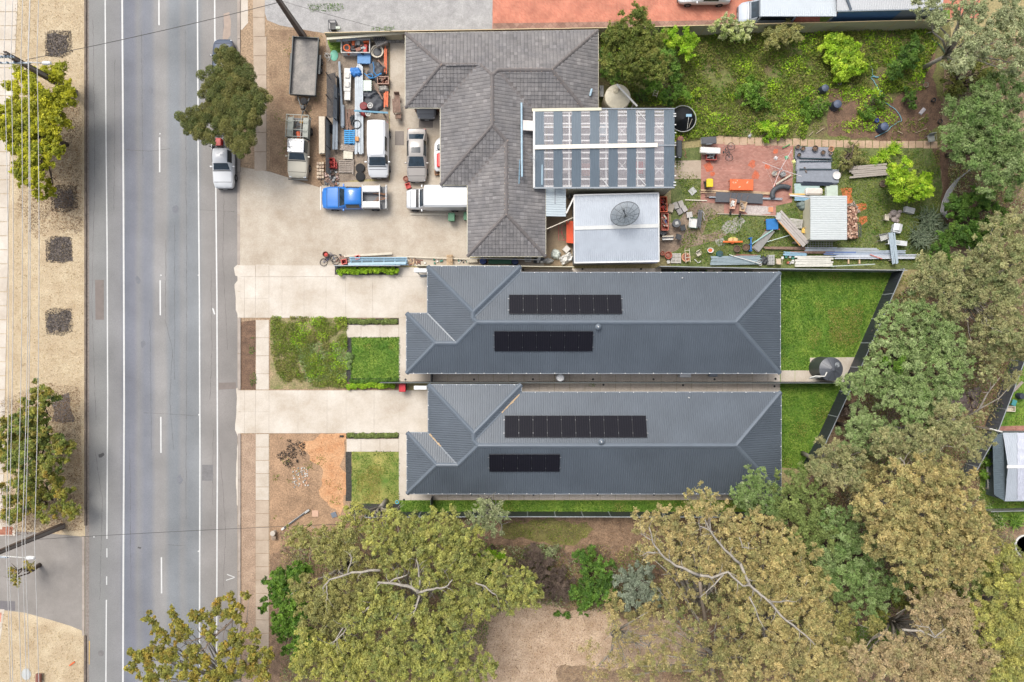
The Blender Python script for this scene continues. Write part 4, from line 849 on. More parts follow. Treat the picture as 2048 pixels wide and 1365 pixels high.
a0, a1, a2 = L3(2008, 867, 2.45), L3(2016, 934, 3.15), L3(2010, 1002, 2.45)
b = MB(); x_ = a0[0] + .15; b.add([(x_, a0[1], 0), (x_, a2[1], 0), (x_, a2[1], 2.42), (x_, a1[1], 3.1), (x_, a0[1], 2.42)], [(0, 1, 2, 3, 4)]);
for i in range(30): yy = a0[1] + (a2[1] - a0[1]) * (i + .5) / 30; b.box((x_ - .02, yy, 1.2), (.03, .09, 2.4))
b.prism([(x_ + .02, a2[1] + .1), (x_ + 6, a2[1] + .1), (x_ + 6, a0[1] - .1), (x_ + .02, a0[1] - .1)], 0, 2.4); b.build('wall', mat('teal_grey_wall', C(112, 128, 136), rough=.5), es)
# lean side roof strip (darker skirt roof to the left)
f = [L3(1985, 872, 2.0), L3(2007, 866, 2.44), L3(2010, 1003, 2.44), L3(1988, 990, 2.0)]; b = MB(); b.add(f, [(3, 2, 1, 0)]); ribs(b, f, .16, .02, .07); b.build('skirt_roof', mat('dark_skirt_sheet', C(92, 108, 118), rough=.4), es)

# ---------------------------------------------------------------- fences
def fence(name, label, pts, z, m, mp=None, pw=54, ribm=None, ribp=.2, both=True):
    """pts: photo pixels of the top rail; panels, posts and rails are parts"""
    o = thing(name, label, 'fence', P(*pts[0], z)[:2] + (0,)); off = o.location
    for a, c in zip(pts[:-1], pts[1:]):
        L = math.dist(a, c); n = max(1, round(L / pw))
        for i in range(n):
            p = Vector(P(a[0] + (c[0] - a[0]) * i / n, a[1] + (c[1] - a[1]) * i / n, z)[:2]); q = Vector(P(a[0] + (c[0] - a[0]) * (i + 1) / n, a[1] + (c[1] - a[1]) * (i + 1) / n, z)[:2])
            d = q - p; l = d.length; mid = (p + q) / 2; ang = math.degrees(math.atan2(d.y, d.x)); b = MB(); h = z - .06
            b.box((0, 0, h / 2 + .03), (l - .06, .012, h - .04))
            k = int(l / ribp)
            for j in range(k):
                x = -l / 2 + .08 + j * (l - .1) / k
                b.box((x, -.015, h / 2 + .03), (ribp * .38, .022, h - .06)); b.box((x, .015, h / 2 + .03), (ribp * .38, .022, h - .06))
            ww = random.uniform(-.01, .01); lo = (mid.x - off.x, mid.y - off.y, ww)
            b.build('panel', m, o, loc=lo, rz=ang)
            MB().box((0, 0, z - .02 + ww), (l + .01, .06, .045)).build('top_rail', mp or m, o, loc=lo, rz=ang)
            MB().box((-l / 2, 0, z / 2), (.065, .065, z - .015)).build('post', mp or m, o, loc=(mid.x - off.x, mid.y - off.y, 0), rz=ang)
    return o
M_fcream = mat('cream_fence_steel', C(206, 198, 168), var=.06, scale=1.5, rough=.5); M_fcream2 = mat('tan_fence_rail', C(214, 190, 146), var=.05, rough=.5); M_fgrey = mat('grey_fence_steel', C(158, 162, 160), var=.06, scale=2, rough=.5); M_fdark = mat('charcoal_fence_steel', C(64, 68, 74), var=.08, scale=2, rough=.45); M_rl = mat('pale_fence_rail', C(170, 176, 180), rough=.4)
fence('metal_fence', 'long cream corrugated fence along the gravel lane and brick driveway', [(649, 66), (812, 62), (1196, 56), (1520, 48), (1905, 39)], 1.9, M_fcream, M_fcream2)
fence('metal_fence', 'cream corrugated fence between tiled house yard and upper grey house', [(832, 531), (1000, 532), (1148, 534)], 1.75, M_fcream, M_cream)
fence('metal_fence', 'thin grey fence above the hedge bed of the upper driveway', [(668, 531.5), (800, 531.5)], 1.2, M_fgrey, M_rl, 44)
fence('metal_fence', 'weathered light grey fence behind the cluttered back yard', [(1320, 533), (1560, 538), (1815, 541)], 1.8, M_fgrey, M_rl)
fence('metal_fence', 'dark narrow fence between the two slate grey roofed houses', [(760, 766), (1000, 766), (1560, 766.5), (1690, 766.5)], 1.7, M_fdark, mat('green_grey_rail', C(110, 118, 116), rough=.4))
fence('metal_fence', 'long charcoal fence below the lower grey house lawn strip', [(728, 1035), (1000, 1034), (1500, 1035), (1560, 1035)], 1.8, M_fdark, M_rl)
fence('metal_fence', 'slanting charcoal fence closing the two rear lawns on the right', [(1809, 538), (1722, 736), (1653, 884), (1625, 935)], 1.85, M_fdark, M_rl, 50, ribp=.28)
fence('metal_fence', 'short charcoal side fence across the lawn strip left of the lower house', [(861, 1001), (862, 1034)], 1.7, M_fdark, M_fdark, 40)
fence('metal_fence', 'short charcoal gate between the upper grey house and dividing fence', [(861.5, 749), (861.5, 765)], 1.6, M_fdark, M_fdark, 40)
fence('metal_fence', 'diagonal dark neighbour fence with pale rails at the far right', [(2050, 722), (1995, 868), (1958, 935), (1940, 960)], 1.8, mat('slate_fence', C(100, 104, 112), rough=.4), M_rl, 46, ribp=.3)
fence('metal_fence', 'short pale grey fence above the strappy plants at right edge', [(1983, 1024), (2140, 1020)], 1.0, M_fgrey, M_fgrey, 54)
fence('timber_fence', 'low timber garden edge below the hedge of the lower driveway', [(700, 1027), (862, 1031)], .5, M_fdark, M_fdark, 40)
# black slatted screen beside the parked trailer
o = thing('slat_fence', 'black slatted screen leaning between the trailer and cluttered yard', 'fence', P(655, 190, 1.6)[:2] + (0,))
for i in range(38):
    y = (190 - (146 + i * 2.35)) * mpp(1.6); MB().box((0, 0, 0), (1.0, .06, .03), ry=-28).build('slat', mat('black_slat', C(48, 52, 60), rough=.4), o, loc=(.25, y, 1.35))
for y in (-1.9, 0, 1.9):
    b = MB(); b.box((0, 0, 0), (.06, .06, 1.2)); b.build('rail', M_black, o, loc=(.5, y, .6)); MB().box((-.12, y, .85), (.06, .06, 1.7)).build('post', M_black, o)
b = MB(); b.box((.62, 0, .45), (.04, 4.0, .8)); b.build('backing', M_black, o)
fence('metal_fence', 'pale ribbed fence of the yard beside the cream boards', [(651.5, 236), (652, 345)], 1.5, M_fgrey, M_black, 50, ribp=.16)
# ---------------------------------------------------------------- vehicles
M_tyre = mat('tyre', C(40, 40, 42), rough=.85); M_rim = mat('alloy_rim', C(170, 172, 176), rough=.3, metal=.7); M_trim = mat('black_trim', C(30, 31, 34), rough=.5)
M_lamp = mat('headlamp_glass', C(214, 220, 226), rough=.1, spec=.8); M_red = mat('tail_lamp_red', C(170, 30, 30), rough=.2); M_wsc = mat('windscreen_glass', C(44, 60, 72), var=.35, scale=3, rough=.12, spec=.6)
def paint(name, c, **k): return mat(name, C(*c), var=.03, scale=1, rough=.3, coat=.6, **k)
def carwheel(parent, x, y, r=.33, w=.21, rim=M_rim):
    b = MB(); b.lathe([(r * .55, -w / 2), (r * .93, -w / 2), (r, -w * .32), (r, w * .32), (r * .93, w / 2), (r * .55, w / 2)], 20, axis='Y'); t = b.build('wheel', M_tyre, parent, 'auto', loc=(x, y, r))
    b = MB(); b.lathe([(r * .58, -w * .42), (r * .58, w * .42)], 16, axis='Y')
    for k in range(5): b.box((r * .3 * math.cos(k * 1.257), (w / 2 + .0) * (1 if y > 0 else -1), r * .3 * math.sin(k * 1.257)), (.08, .03, .08))
    b.build('rim', rim, t, 'auto')
def carbody(t, st, body, wheels, glass=(), sides=(), L=4.6):
    """st: stations rear->front (x, half width, sill z, belt z, roof z, roof half width)"""
    grid = []
    for x, hw, zl, zb, zt, ht in st:
        half = [(hw * .86, zl), (hw * .985, zl + (zb - zl) * .25), (hw, zl + (zb - zl) * .62), (hw * .965, zb), (ht + (hw * .965 - ht) * .12, zb + (zt - zb) * .82), (ht * .82, zt - .012), (ht * .42, zt + .012), (0, zt + .02)]
        grid.append([(x, y, z) for y, z in half] + [(x, -y, z) for y, z in half[-2::-1]])
    n = len(grid[0]); mb = MB(); vs = [p for r in grid for p in r]
    fs = [(i * n + j, (i + 1) * n + j, (i + 1) * n + j + 1, i * n + j + 1) for i in range(len(grid) - 1) for j in range(n - 1)]
    fs += [tuple(range(n)), tuple((len(grid) - 1) * n + j for j in range(n - 1, -1, -1))] + [(i * n + n - 1, (i + 1) * n + n - 1, (i + 1) * n, i * n) for i in range(len(grid) - 1)]
    mb.add(vs, fs); bo = mb.build('body', body, t, 'auto')
    g = np.array(grid)
    def ev(u, v):
        i = min(int(u), len(st) - 2); j = min(int(v), n - 2); a, b = u - i, v - j
        return (1 - a) * (1 - b) * g[i, j] + a * (1 - b) * g[i + 1, j] + (1 - a) * b * g[i, j + 1] + a * b * g[i + 1, j + 1]
    def patch(nm, u0, u1, v0, v1, m, taper=0, off=.012):
        nu, nv = 5, 7; mb = MB(); pts = []; c = np.array((0, 0, .4))
        for a in range(nu + 1):
            for b in range(nv + 1):
                u = u0 + (u1 - u0) * a / nu; v = v0 + (v1 - v0) * b / nv + taper * (.5 - b / nv) * (a / nu)
                p = ev(u, v); e = 1e-2; du = ev(min(u + e, len(st) - 1.001), v) - ev(u - e if u > e else u, v); dv = ev(u, min(v + e, n - 1.001)) - ev(u, v - e if v > e else v)
                nn = np.cross(dv, du); nn = nn / (np.linalg.norm(nn) + 1e-9); nn = nn if np.dot(nn, p - c) > 0 else -nn
                pts.append(p + nn * off)
        mb.add(pts, [(a * (nv + 1) + b, (a + 1) * (nv + 1) + b, (a + 1) * (nv + 1) + b + 1, a * (nv + 1) + b + 1) for a in range(nu) for b in range(nv)]); return mb.build(nm, m, t, True)
    for nm, u0, u1, v0, v1, *r in glass:
        patch(nm, u0, u1, v0, v1, r[0] if r else M_wsc)
        if nm == 'windscreen': patch('cowl', int(u1 + .5) + .1, int(u1 + .5) + .45, 4.0, 10.0, M_trim); patch('panel_gap', len(st) - 2.9, len(st) - 2.82, 3.6, 10.4, M_trim); [patch('panel_gap', int(u1 + .5) + .4, len(st) - 2.9, v, v + .1, M_trim) for v in (3.7, 10.2)]
    for u0, u1 in sides:
        patch('side_window', u0, u1, 3.12, 4.35, M_glass); patch('side_window', u0, u1, n - 1 - 4.35, n - 1 - 3.12, M_glass)
    for x, w in wheels: carwheel(t, x, w - .1); carwheel(t, x, -w + .1)
    x1 = st[-1][0]; hw = st[-2][1]; zb = st[-2][3]
    for s in (1, -1):
        MB().bbox((0, 0, 0), (.22, .28, .14), .05).build('headlight', M_lamp, t, loc=(st[-2][0] - .02, s * (hw - .17), zb - .06)); MB().bbox((0, 0, 0), (.1, .3, .12), .03).build('tail_light', M_red, t, loc=(st[1][0] - .04, s * (st[1][1] - .16), st[1][3] - .05))
        MB().bbox((0, 0, 0), (.12, .2, .13), .03).build('mirror', body, t, loc=(MIR[0], s * (MIR[1]), MIR[2]))
    MB().box((x1 + .0, 0, .38), (.08, hw * 1.5, .22)).build('front_bumper', M_trim, t); MB().box((st[0][0] - .01, 0, .38), (.08, hw * 1.5, .18)).build('rear_bumper', M_trim, t)
    MB().box((x1 + .045, 0, .42), (.012, .38, .1)).build('number_plate', M_white, t); return patch
MIR = (.75, .95, 1.0)
SEDAN = [(-2.32, .62, .4, .7, .82, .5), (-2.2, .82, .28, .86, .98, .68), (-1.95, .87, .24, .9, 1.02, .72), (-1.8, .89, .24, .93, 1.06, .74), (-1.2, .9, .24, .95, 1.38, .66), (-.5, .9, .24, .96, 1.45, .69), (.2, .9, .24, .95, 1.42, .66), (1.1, .89, .24, .93, 1.02, .76), (1.25, .88, .24, .9, .97, .72), (1.8, .86, .26, .82, .88, .68), (2.15, .78, .3, .7, .76, .6), (2.3, .6, .38, .58, .64, .45)]
# silver sedan in the yard, nose down
t = thing('sedan', 'silver four door sedan with sunroof parked below the tiled eave', 'car', P(834, 311, .7)[:2] + (0,), -90)
pc = carbody(t, SEDAN, paint('silver_bronze_paint', (176, 170, 164)), ((-1.4, .9), (1.4, .9)), (('rear_window', 3.1, 3.95, 4.6, 9.4), ('windscreen', 6.1, 6.95, 4.4, 9.6)), ((4.1, 6.0),)); pc('sunroof', 5.0, 5.7, 5.6, 8.4, M_glass)
# kerbside white ute, nose down
M_wp = paint('white_paint', (236, 238, 240)); M_tray = mat('steel_tray', C(96, 98, 102), rough=.5)
def crew_ute(label, px, py, rz, body, tray, zt=.9):
    t = thing('utility_truck', label, 'ute', P(px, py, zt)[:2] + (0,), rz); global MIR; MIR = (.72, .98, 1.05)
    st = [(-.75, .86, .3, 1.0, 1.5, .62), (-.6, .88, .28, 1.02, 1.62, .66), (0, .9, .26, 1.04, 1.66, .68), (.45, .9, .26, 1.03, 1.62, .66), (1.05, .9, .26, 1.0, 1.12, .76), (1.25, .9, .26, .98, 1.07, .78), (2.0, .88, .28, .92, .98, .74), (2.4, .8, .32, .8, .85, .64), (2.52, .66, .4, .66, .7, .5)]
    carbody(t, st, body, ((-1.7, .92), (1.55, .92)), (('windscreen', 3.15, 3.95, 4.4, 9.6),), ((1.0, 3.0),)); return t
t = crew_ute('white single cab ute at the kerb, its tray hidden by the street tree', 446, 318, -90, M_wp, None)
b = MB(); b.box((-1.6, 0, .78), (1.65, 1.8, .06)); b.build('tray_floor', M_tray, t)
for y in (-.9, .9): MB().box((-1.6, y, .98), (1.65, .04, .34)).build('tray_side', M_wp, t)
b = MB()
for i in range(9): b.box((-.86, -.8 + i * .2, 1.3), (.04, .03, 1.0))
b.box((-.86, 0, 1.8), (.05, 1.7, .05)); b.build('headboard', M_trim, t); MB().bbox((-1.4, -.3, 1.0), (.7, .5, .4), .05).build('tool_box', mat('red_box', C(196, 40, 36), rough=.4), t)
MIR = (.75, .95, 1.0)
t = thing('hatchback', 'dark blue car at the kerb half under the round street tree', 'car', P(446, 130, .8)[:2] + (0,), 90); carbody(t, SEDAN, paint('navy_paint', (62, 76, 100)), ((-1.4, .9), (1.4, .9)), (('rear_window', 3.1, 3.95, 4.6, 9.4), ('windscreen', 6.1, 6.95, 4.4, 9.6)), ((4.1, 6.0),))
t = thing('sedan', 'white sedan on the orange brick driveway at the top edge', 'car', P(1410, -14, .8)[:2] + (0,), 180); carbody(t, SEDAN, M_wp, ((-1.4, .9), (1.4, .9)), (('rear_window', 3.1, 3.95, 4.6, 9.4), ('windscreen', 6.1, 6.95, 4.4, 9.6)), ((4.1, 6.0),))
# vans
VAN = [(-2.3, .8, .35, 1.15, 1.75, .66), (-2.22, .9, .3, 1.2, 1.92, .76), (-1.2, .93, .28, 1.22, 1.98, .78), (0, .93, .28, 1.22, 1.98, .78), (.75, .93, .28, 1.2, 1.94, .76), (1.55, .92, .28, 1.1, 1.22, .76), (1.75, .91, .28, 1.05, 1.12, .76), (2.2, .86, .3, .88, .93, .68), (2.42, .7, .38, .7, .76, .5)]
MIR = (1.2, 1.02, 1.25)
t = thing('van', 'white panel van parked nose down beside the junk and pallets', 'van', P(755, 297, 1.2)[:2] + (0,), -90); pc = carbody(t, VAN, M_wp, ((-1.45, .95), (1.6, .95)), (('windscreen', 4.2, 4.95, 4.4, 9.6),), ((3.9, 4.8),)); pc('side_window', 2.3, 3.5, 3.3, 4.3, M_glass)
b = MB()
for i in range(7): b.box((-.7, -.6 + i * .2, 2.0), (2.8, .03, .012))
b.build('roof_rib', M_wp, t); MB().box((2.42, 0, .62), (.12, 1.3, .1)).build('bull_bar', M_trim, t)
MIR = (1.0, 1.0, 1.2)
t = thing('people_mover', 'silver people mover with its rear under the pale carport roof', 'car', P(1535, 24, 1.0)[:2] + (0,), 180)
carbody(t, [(a - .0, *r) for a, *r in VAN], paint('silver_blue_paint', (196, 206, 220)), ((-1.45, .95), (1.6, .95)), (('windscreen', 4.2, 4.95, 4.4, 9.6),), ((1.2, 4.4),))
# white long van, nose left
t = thing('van', 'long white high roof van with its rear under the tiled eave', 'van', P(830, 397, 1.2)[:2] + (0,), 180); MIR = (-.6, 1.06, 1.25)
st = [(-4.7, .95, .4, 1.3, 2.2, .92), (-4.6, .98, .35, 1.35, 2.3, .95), (-.95, .98, .35, 1.35, 2.3, .95), (-.92, .96, .35, 1.3, 2.25, .92), (-.88, .92, .3, 1.2, 1.95, .74), (-.83, .92, .3, 1.15, 1.85, .74), (-.4, .91, .3, 1.05, 1.2, .78), (.35, .88, .3, .95, 1.05, .74), (.72, .78, .34, .8, .86, .6), (.82, .6, .4, .66, .7, .45)]
carbody(t, st, M_wp, ((-3.4, .98), (.1, .96)), (('windscreen', 5.1, 5.95, 4.2, 9.8),), ()); b = MB()
for y in (-.55, 0, .55): b.box((-2.8, y, 2.325), (3.5, .02, .01))
b.build('roof_seam', M_cap, t); b = MB(); b.box((-1.15, -.12, 2.34), (.05, .03, .02)); b.box((-1.15, .1, 2.34), (.05, .03, .02)); b.build('roof_fitting', M_trim, t)
# blue ute, nose left
t = crew_ute('bright blue ute with two white tool boxes, parked nose left', 706, 396, 180, paint('bright_blue_paint', (30, 124, 214)), None)
t.scale = (1.1, 1.1, 1)
b = MB(); b.box((-1.75, 0, .8), (1.95, 1.8, .06)); b.build('tray_floor', M_tray, t)
for y in (.62, -.62): MB().bbox((-1.5, y, 1.12), (1.4, .5, .58), .04).build('tool_box', M_white, t)
for x in (-.84, -2.2, -2.72): MB().box((x, 0, 1.45), (.05, 1.85, .05)).build('rack_bar', M_white, t)
for x, y in ((-.84, .9), (-.84, -.9), (-2.2, .9), (-2.2, -.9), (-2.72, .9), (-2.72, -.9)): MB().box((x, y, 1.13), (.05, .05, .66)).build('rack_post', M_white, t)
b = MB()
for i in range(12): b.box((random.uniform(-2.6, -1.9), random.uniform(-.35, .35), .95 + random.uniform(0, .25)), (random.uniform(.3, .7), .05, .05), random.uniform(-20, 20), ry=random.uniform(-10, 10))
b.build('timber_offcuts', mat('brown_offcuts', C(150, 110, 82), var=.3, scale=6), t); MB().box((2.62, 0, .75), (.05, 1.85, .06)).build('ladder_bar', M_white, t)
# old cream 4x4 with racked tray, nose down
t = crew_ute('old cream four wheel drive ute with a loaded steel rack tray', 597, 298, -93, paint('old_cream_paint', (206, 200, 182)), None)
MB().bbox((-.05, 0, 1.7), (1.15, 1.42, .1), .05).build('cab_roof', M_wp, t)
b = MB(); b.tube([(.15, -.55, 1.95), (.15, .55, 1.95), (-.45, .55, 1.95), (-.45, -.55, 1.95), (.15, -.55, 1.95)], .025, 6)
for x, y in ((.15, .5), (.15, -.5), (-.45, .5), (-.45, -.5)): b.tube([(x, y, 1.72), (x, y, 1.95)], .02, 5)
b.build('roof_rack', M_trim, t)
b = MB(); b.box((-1.75, 0, .82), (1.9, 1.85, .06)); b.build('tray_floor', M_tray, t); M_sage = mat('sage_grey_steel', C(166, 170, 160), rough=.5)
for y in (.68, -.68): MB().bbox((-1.75, y, 1.15), (1.7, .5, .6), .04).build('side_box', M_sage, t)
for y in (.95, -.95, .35, -.35): b = MB(); b.box((-1.75, y, 1.62), (2.0, .05, .05)); b.build('rack_rail', M_sage, t)
for x in (-.85, -1.45, -2.2, -2.72): MB().box((x, 0, 1.67), (.05, 1.95, .05)).build('rack_bar', M_sage, t)
for x, y in ((-.85, .93), (-.85, -.93), (-2.72, .93), (-2.72, -.93)): MB().box((x, y, 1.2), (.06, .06, .85)).build('rack_post', M_sage, t)
MB().bbox((-1.15, .02, 1.05), (.55, .35, .4), .06, 15).build('fuel_can', mat('orange_plastic', C(236, 100, 40), rough=.45), t); MB().lathe([(.14, .85), (.15, 1.15), (.08, 1.2)], 12, c=(-2.3, .2, 0)).build('bucket', mat('mustard_plastic', C(216, 160, 60), rough=.5), t)
b = MB()
for i in range(9): b.box((random.uniform(-2.5, -1.3), random.uniform(-.3, .3), 1.0 + random.uniform(0, .2)), (random.uniform(.3, .9), .04, .05), random.uniform(-90, 90))
b.build('tools', mat('assorted_tools', C(130, 112, 96), var=.4, scale=8), t); MB().box((2.62, 0, .55), (.1, 1.7, .14)).build('bull_bar', M_trim, t)
# box trailer
tr = thing('box_trailer', 'long grey steel box trailer with a worn flat bed', 'trailer', P(608, 132, 1.0)[:2] + (0,), -93.5)
k = mpp(.9); Lt, Wt = 115 * k, 51 * k
b = MB(); b.box((0, 0, .62), (Lt, Wt, .08)); b.build('bed', mat('worn_trailer_bed', C(138, 134, 130), c2=C(172, 166, 158), scale=1.2, detail=8, fine=(8, .15)), tr)
M_tsd = mat('trailer_steel', C(88, 92, 92), rough=.55)
for y in (-Wt / 2, Wt / 2):
    MB().box((0, y, .82), (Lt, .04, .36)).build('side_wall', M_tsd, tr); MB().box((0, y, 1.02), (Lt + .05, .07, .05)).build('top_rail', M_tsd, tr)
    MB().bbox((-.3, y + (.14 if y > 0 else -.14), .72), (1.7, .22, .06), .02).build('mudguard', M_tsd, tr); carwheel(tr, -.65, y + (.14 if y > 0 else -.14), .3, .2); carwheel(tr, .05, y + (.14 if y > 0 else -.14), .3, .2)
    for x in np.linspace(-Lt / 2 + .1, Lt / 2 - .1, 7): MB().box((x, y + (.045 if y > 0 else -.045), .8), (.05, .04, .38)).build('stake', M_tsd, tr)
for x in (-Lt / 2, Lt / 2): MB().box((x, 0, .82), (.04, Wt, .36)).build('end_wall', M_tsd, tr)
for s in (-1, 1): beam(tr, (Lt / 2, s * .55, .55), (Lt / 2 + 1.45, 0, .55), .08, .1, M_tsd, 'drawbar')
b = MB(); b.lathe([(.12, 0), (.22, 0), (.3, .04), (.3, .16), (.22, .2), (.12, .2)], 20, c=(Lt / 2 + .5, .1, .66)); b.build('spare_wheel', M_tyre, tr, 'auto'); MB().lathe([(.04, 0), (.15, .02), (.13, .12), (.04, .14)], 12, c=(Lt / 2 + .5, .1, .68)).build('rim', M_tsd, tr)
MB().bbox((Lt / 2 + 1.0, 0, .68), (.4, .3, .2), .04).build('winch', M_trim, tr); MB().tube([(Lt / 2 + 1.3, .25, .1), (Lt / 2 + 1.3, .25, .8)], .04, 8).build('jockey_wheel', M_tsd, tr); MB().bbox((Lt / 2 + 1.5, 0, .6), (.25, .12, .1), .03).build('coupling', M_trim, tr)
# vehicles half hidden below the tiled eaves
t = thing('hatchback', 'grey car with only its nose showing under the tiled eave', 'car', P(853, 188, .7)[:2] + (0,), -90); MIR = (.75, .9, 1); carbody(t, SEDAN, paint('grey_paint', (136, 136, 136)), ((-1.4, .9), (1.4, .9)), (('rear_window', 3.1, 3.95, 4.6, 9.4), ('windscreen', 6.1, 6.95, 4.4, 9.6)), ((4.1, 6.0),))
t.location = P(853, 196, .7)[:2] + (0,); t.scale = (.8, 1, 1)
t = thing('jet_ski', 'white jet ski with a red seat half hidden below the tiled eave', 'jet ski', P(880, 310, .8)[:2] + (.25,), 90)
b = MB(); st = [(-1.4, .4, .15, .5), (-1.2, .52, .05, .62), (0, .58, 0, .68), (.9, .5, .05, .8), (1.3, .3, .2, .7), (1.5, .06, .4, .55)]
vs = []
for x, hw, z0, z1 in st: vs += [(x, -hw, z0 + .2), (x, -hw * .9, z1 - .08), (x, -hw * .4, z1), (x, hw * .4, z1), (x, hw * .9, z1 - .08), (x, hw, z0 + .2), (x, 0, z0)]
b.add(vs, [(i * 7 + j, i * 7 + (j + 1) % 7, (i + 1) * 7 + (j + 1) % 7, (i + 1) * 7 + j) for i in range(5) for j in range(7)] + [(6, 5, 4, 3, 2, 1, 0), tuple(35 + j for j in range(7))]); b.build('hull', M_wp, t, 'auto')
MB().bbox((-.55, 0, .8), (1.2, .5, .26), .08).build('seat', mat('red_vinyl', C(230, 50, 50), rough=.4), t); MB().bbox((.6, 0, .82), (.5, .45, .15), .08).build('windscreen', M_wsc, t); MB().tube([(.25, -.35, 1.05), (.25, .35, 1.05)], .03, 6).build('handlebar', M_trim, t); MB().box((0, 0, -.12), (2.6, .7, .1)).build('cradle', M_tsd, t)
# ---------------------------------------------------------------- yard things
def CM(r, g, b, rough=.6, **k): return mat('paint_%d_%d_%d' % (r, g, b), C(r, g, b), rough=rough, var=k.pop('var', .1), scale=k.pop('scale', 4), **k)
M_galv = mat('galvanised_steel', C(176, 188, 198), var=.12, scale=2, rough=.4); M_wood = mat('grey_weathered_wood', C(160, 146, 134), c2=C(186, 174, 162), scale=3, detail=6, fine=(14, .2)); M_pine = mat('pine_wood', C(206, 176, 140), c2=C(224, 196, 160), scale=3, fine=(12, .15)); M_brwood = mat('brown_wood', C(126, 98, 84), c2=C(156, 128, 112), scale=3, fine=(12, .2))
M_lid = mat('dark_lid', C(60, 62, 66), rough=.5)
def base(px, py, z, z0=.03): return P(px, py, z)[:2] + (z0,)
def sticks(name, label, cat, px, py, Lpx, Wpx, ang, n, m, h=.06, z=.12, piece='plank', spread=.12, mats=None, rot=1.5, round_=False, gap=.02, tilt=0):
    """n long pieces side by side (Lpx along the direction ang, Wpx across), every one a part"""
    k = mpp(z); L, W = Lpx * k, Wpx * k; t = thing(name, label, cat, base(px, py, z), ang); w = W / n
    for i in range(n):
        l = L * random.uniform(1 - spread, 1); mm = (mats[i % len(mats)] if mats else m); b = MB()
        if round_: b.tube([(-l / 2, 0, 0), (l / 2, 0, 0)], w * .5, 8)
        else: b.box((0, 0, 0), (l, max(.015, w - gap), h))
        o = b.build(piece, mm, t, 'auto' if round_ else False, loc=(random.uniform(-.5, .5) * (L - l), -W / 2 + w * (i + .5), z - h / 2 + random.uniform(-.012, .012)), rz=random.uniform(-rot, rot))
        if tilt: o.rotation_euler[1] = R(random.uniform(-tilt, tilt))
    for s in (-.35, .35): MB().box((s * L, 0, (z - h) / 2), (.08, W, max(.02, z - h))).build('bearer', M_wood, t)
    return t
def pallet(label, px, py, w, l, ang, m, z=.14, group=None):
    k = mpp(z); w, l = w * k, l * k; t = thing('pallet', label, 'pallet', base(px, py, z), ang, group)
    for i in range(7): MB().box((0, -l / 2 + l * (i + .5) / 7, z - .012), (w, l / 7 * .62, .022)).build('slat', m, t)
    for x in (-w / 2 + .05, 0, w / 2 - .05): MB().box((x, 0, z / 2 - .02), (.09, l, z - .05)).build('bearer', m, t)
    for i in (0, 3, 6): MB().box((0, -l / 2 + l * (i + .5) / 7, .012), (w, .09, .02)).build('slat', m, t)
    return t
def crate(label, px, py, w, l, h, ang, m, fill=None, cat='crate', rim=True):
    k = mpp(h); w, l = w * k, l * k; t = thing('crate', label, cat, base(px, py, h), ang); th = .035
    for sx in (-1, 1): MB().box((sx * (w / 2 - th / 2), 0, h / 2), (th, l, h)).build('side', m, t)
    for sy in (-1, 1): MB().box((0, sy * (l / 2 - th / 2), h / 2), (w - 2 * th, th, h)).build('side', m, t)
    MB().box((0, 0, .03), (w - th, l - th, .04)).build('base', m, t)
    if rim:
        b = MB()
        for sx in (-1, 1): b.box((sx * w / 2, 0, h), (.05, l + .05, .03))
        for sy in (-1, 1): b.box((0, sy * l / 2, h - .002), (w - .05, .05, .028))
        b.build('rim', m, t)
    if fill:
        b = MB(); 
        for i in range(14): b.bbox((random.uniform(-.38, .38) * w, random.uniform(-.38, .38) * l, h * .6), (random.uniform(.08, .3) * w, random.uniform(.08, .3) * l, h * random.uniform(.3, .8)), .02, random.uniform(0, 90), mi=random.randrange(len(fill)))
        b.build('contents', list(fill), t)
    return t
def wheel_thing(label, px, py, r, z=.2, rim=M_rim, w=.22, cat='tyre', tilt=0):
    r = r * mpp(z); t = thing('tyre', label, cat, base(px, py, z)); b = MB(); b.lathe([(r * .5, 0), (r * .62, .0), (r * .94, .02), (r, .06), (r, w - .06), (r * .94, w - .02), (r * .62, w), (r * .5, w)], 22); b.build('tread', M_tyre, t, 'auto')
    b = MB(); b.lathe([(.03, w * .45), (r * .5, w * .6), (r * .52, w * .8), (r * .5, w * .35)], 18)
    for k in range(6): b.box((r * .28 * math.cos(k * 1.047), r * .28 * math.sin(k * 1.047), w * .62), (r * .4, .05, .03), math.degrees(k * 1.047))
    b.build('rim', rim, t, 'auto'); t.rotation_euler[1] = R(tilt); return t
def pot(label, px, py, r, h, m, fill=None, name='plant_pot', cat='pot', group=None, sq=1):
    r = r * mpp(h); t = thing(name, label, cat, base(px, py, h), 0, group); MB().lathe([(r * .72, 0), (r * .9, h * .8), (r, h * .82), (r, h), (r * .86, h), (r * .8, h * .7), (.01, h * .68)], 18, sq=sq).build('pot', m, t, 'auto')
    MB().lathe([(r * .82, h * .66), (r * .5, h * .75), (.02, h * .76)], 12, sq=sq).build('soil', fill or M_soildk, t, True); return t
def drum(label, px, py, r, h, m, top=None, name='drum', cat='drum', lid=True):
    r = r * mpp(h); t = thing(name, label, cat, base(px, py, h)); MB().lathe([(r * .95, 0), (r, .04), (r, h * .33), (r * 1.03, h * .35), (r, h * .37), (r, h * .66), (r * 1.03, h * .68), (r, h * .7), (r, h - .04), (r * .95, h)], 20).build('body', m, t, 'auto')
    MB().lathe([(r * .93, h), (r * .93, h + .015), (r * .86, h + .02), (r * .84, h + .006), (.03, h + .006)], 20).build('lid', top or m, t, 'auto'); MB().lathe([(.05, h), (.05, h + .05), (.02, h + .055)], 8, c=(r * .5, 0, 0)).build('cap', M_lid, t); return t
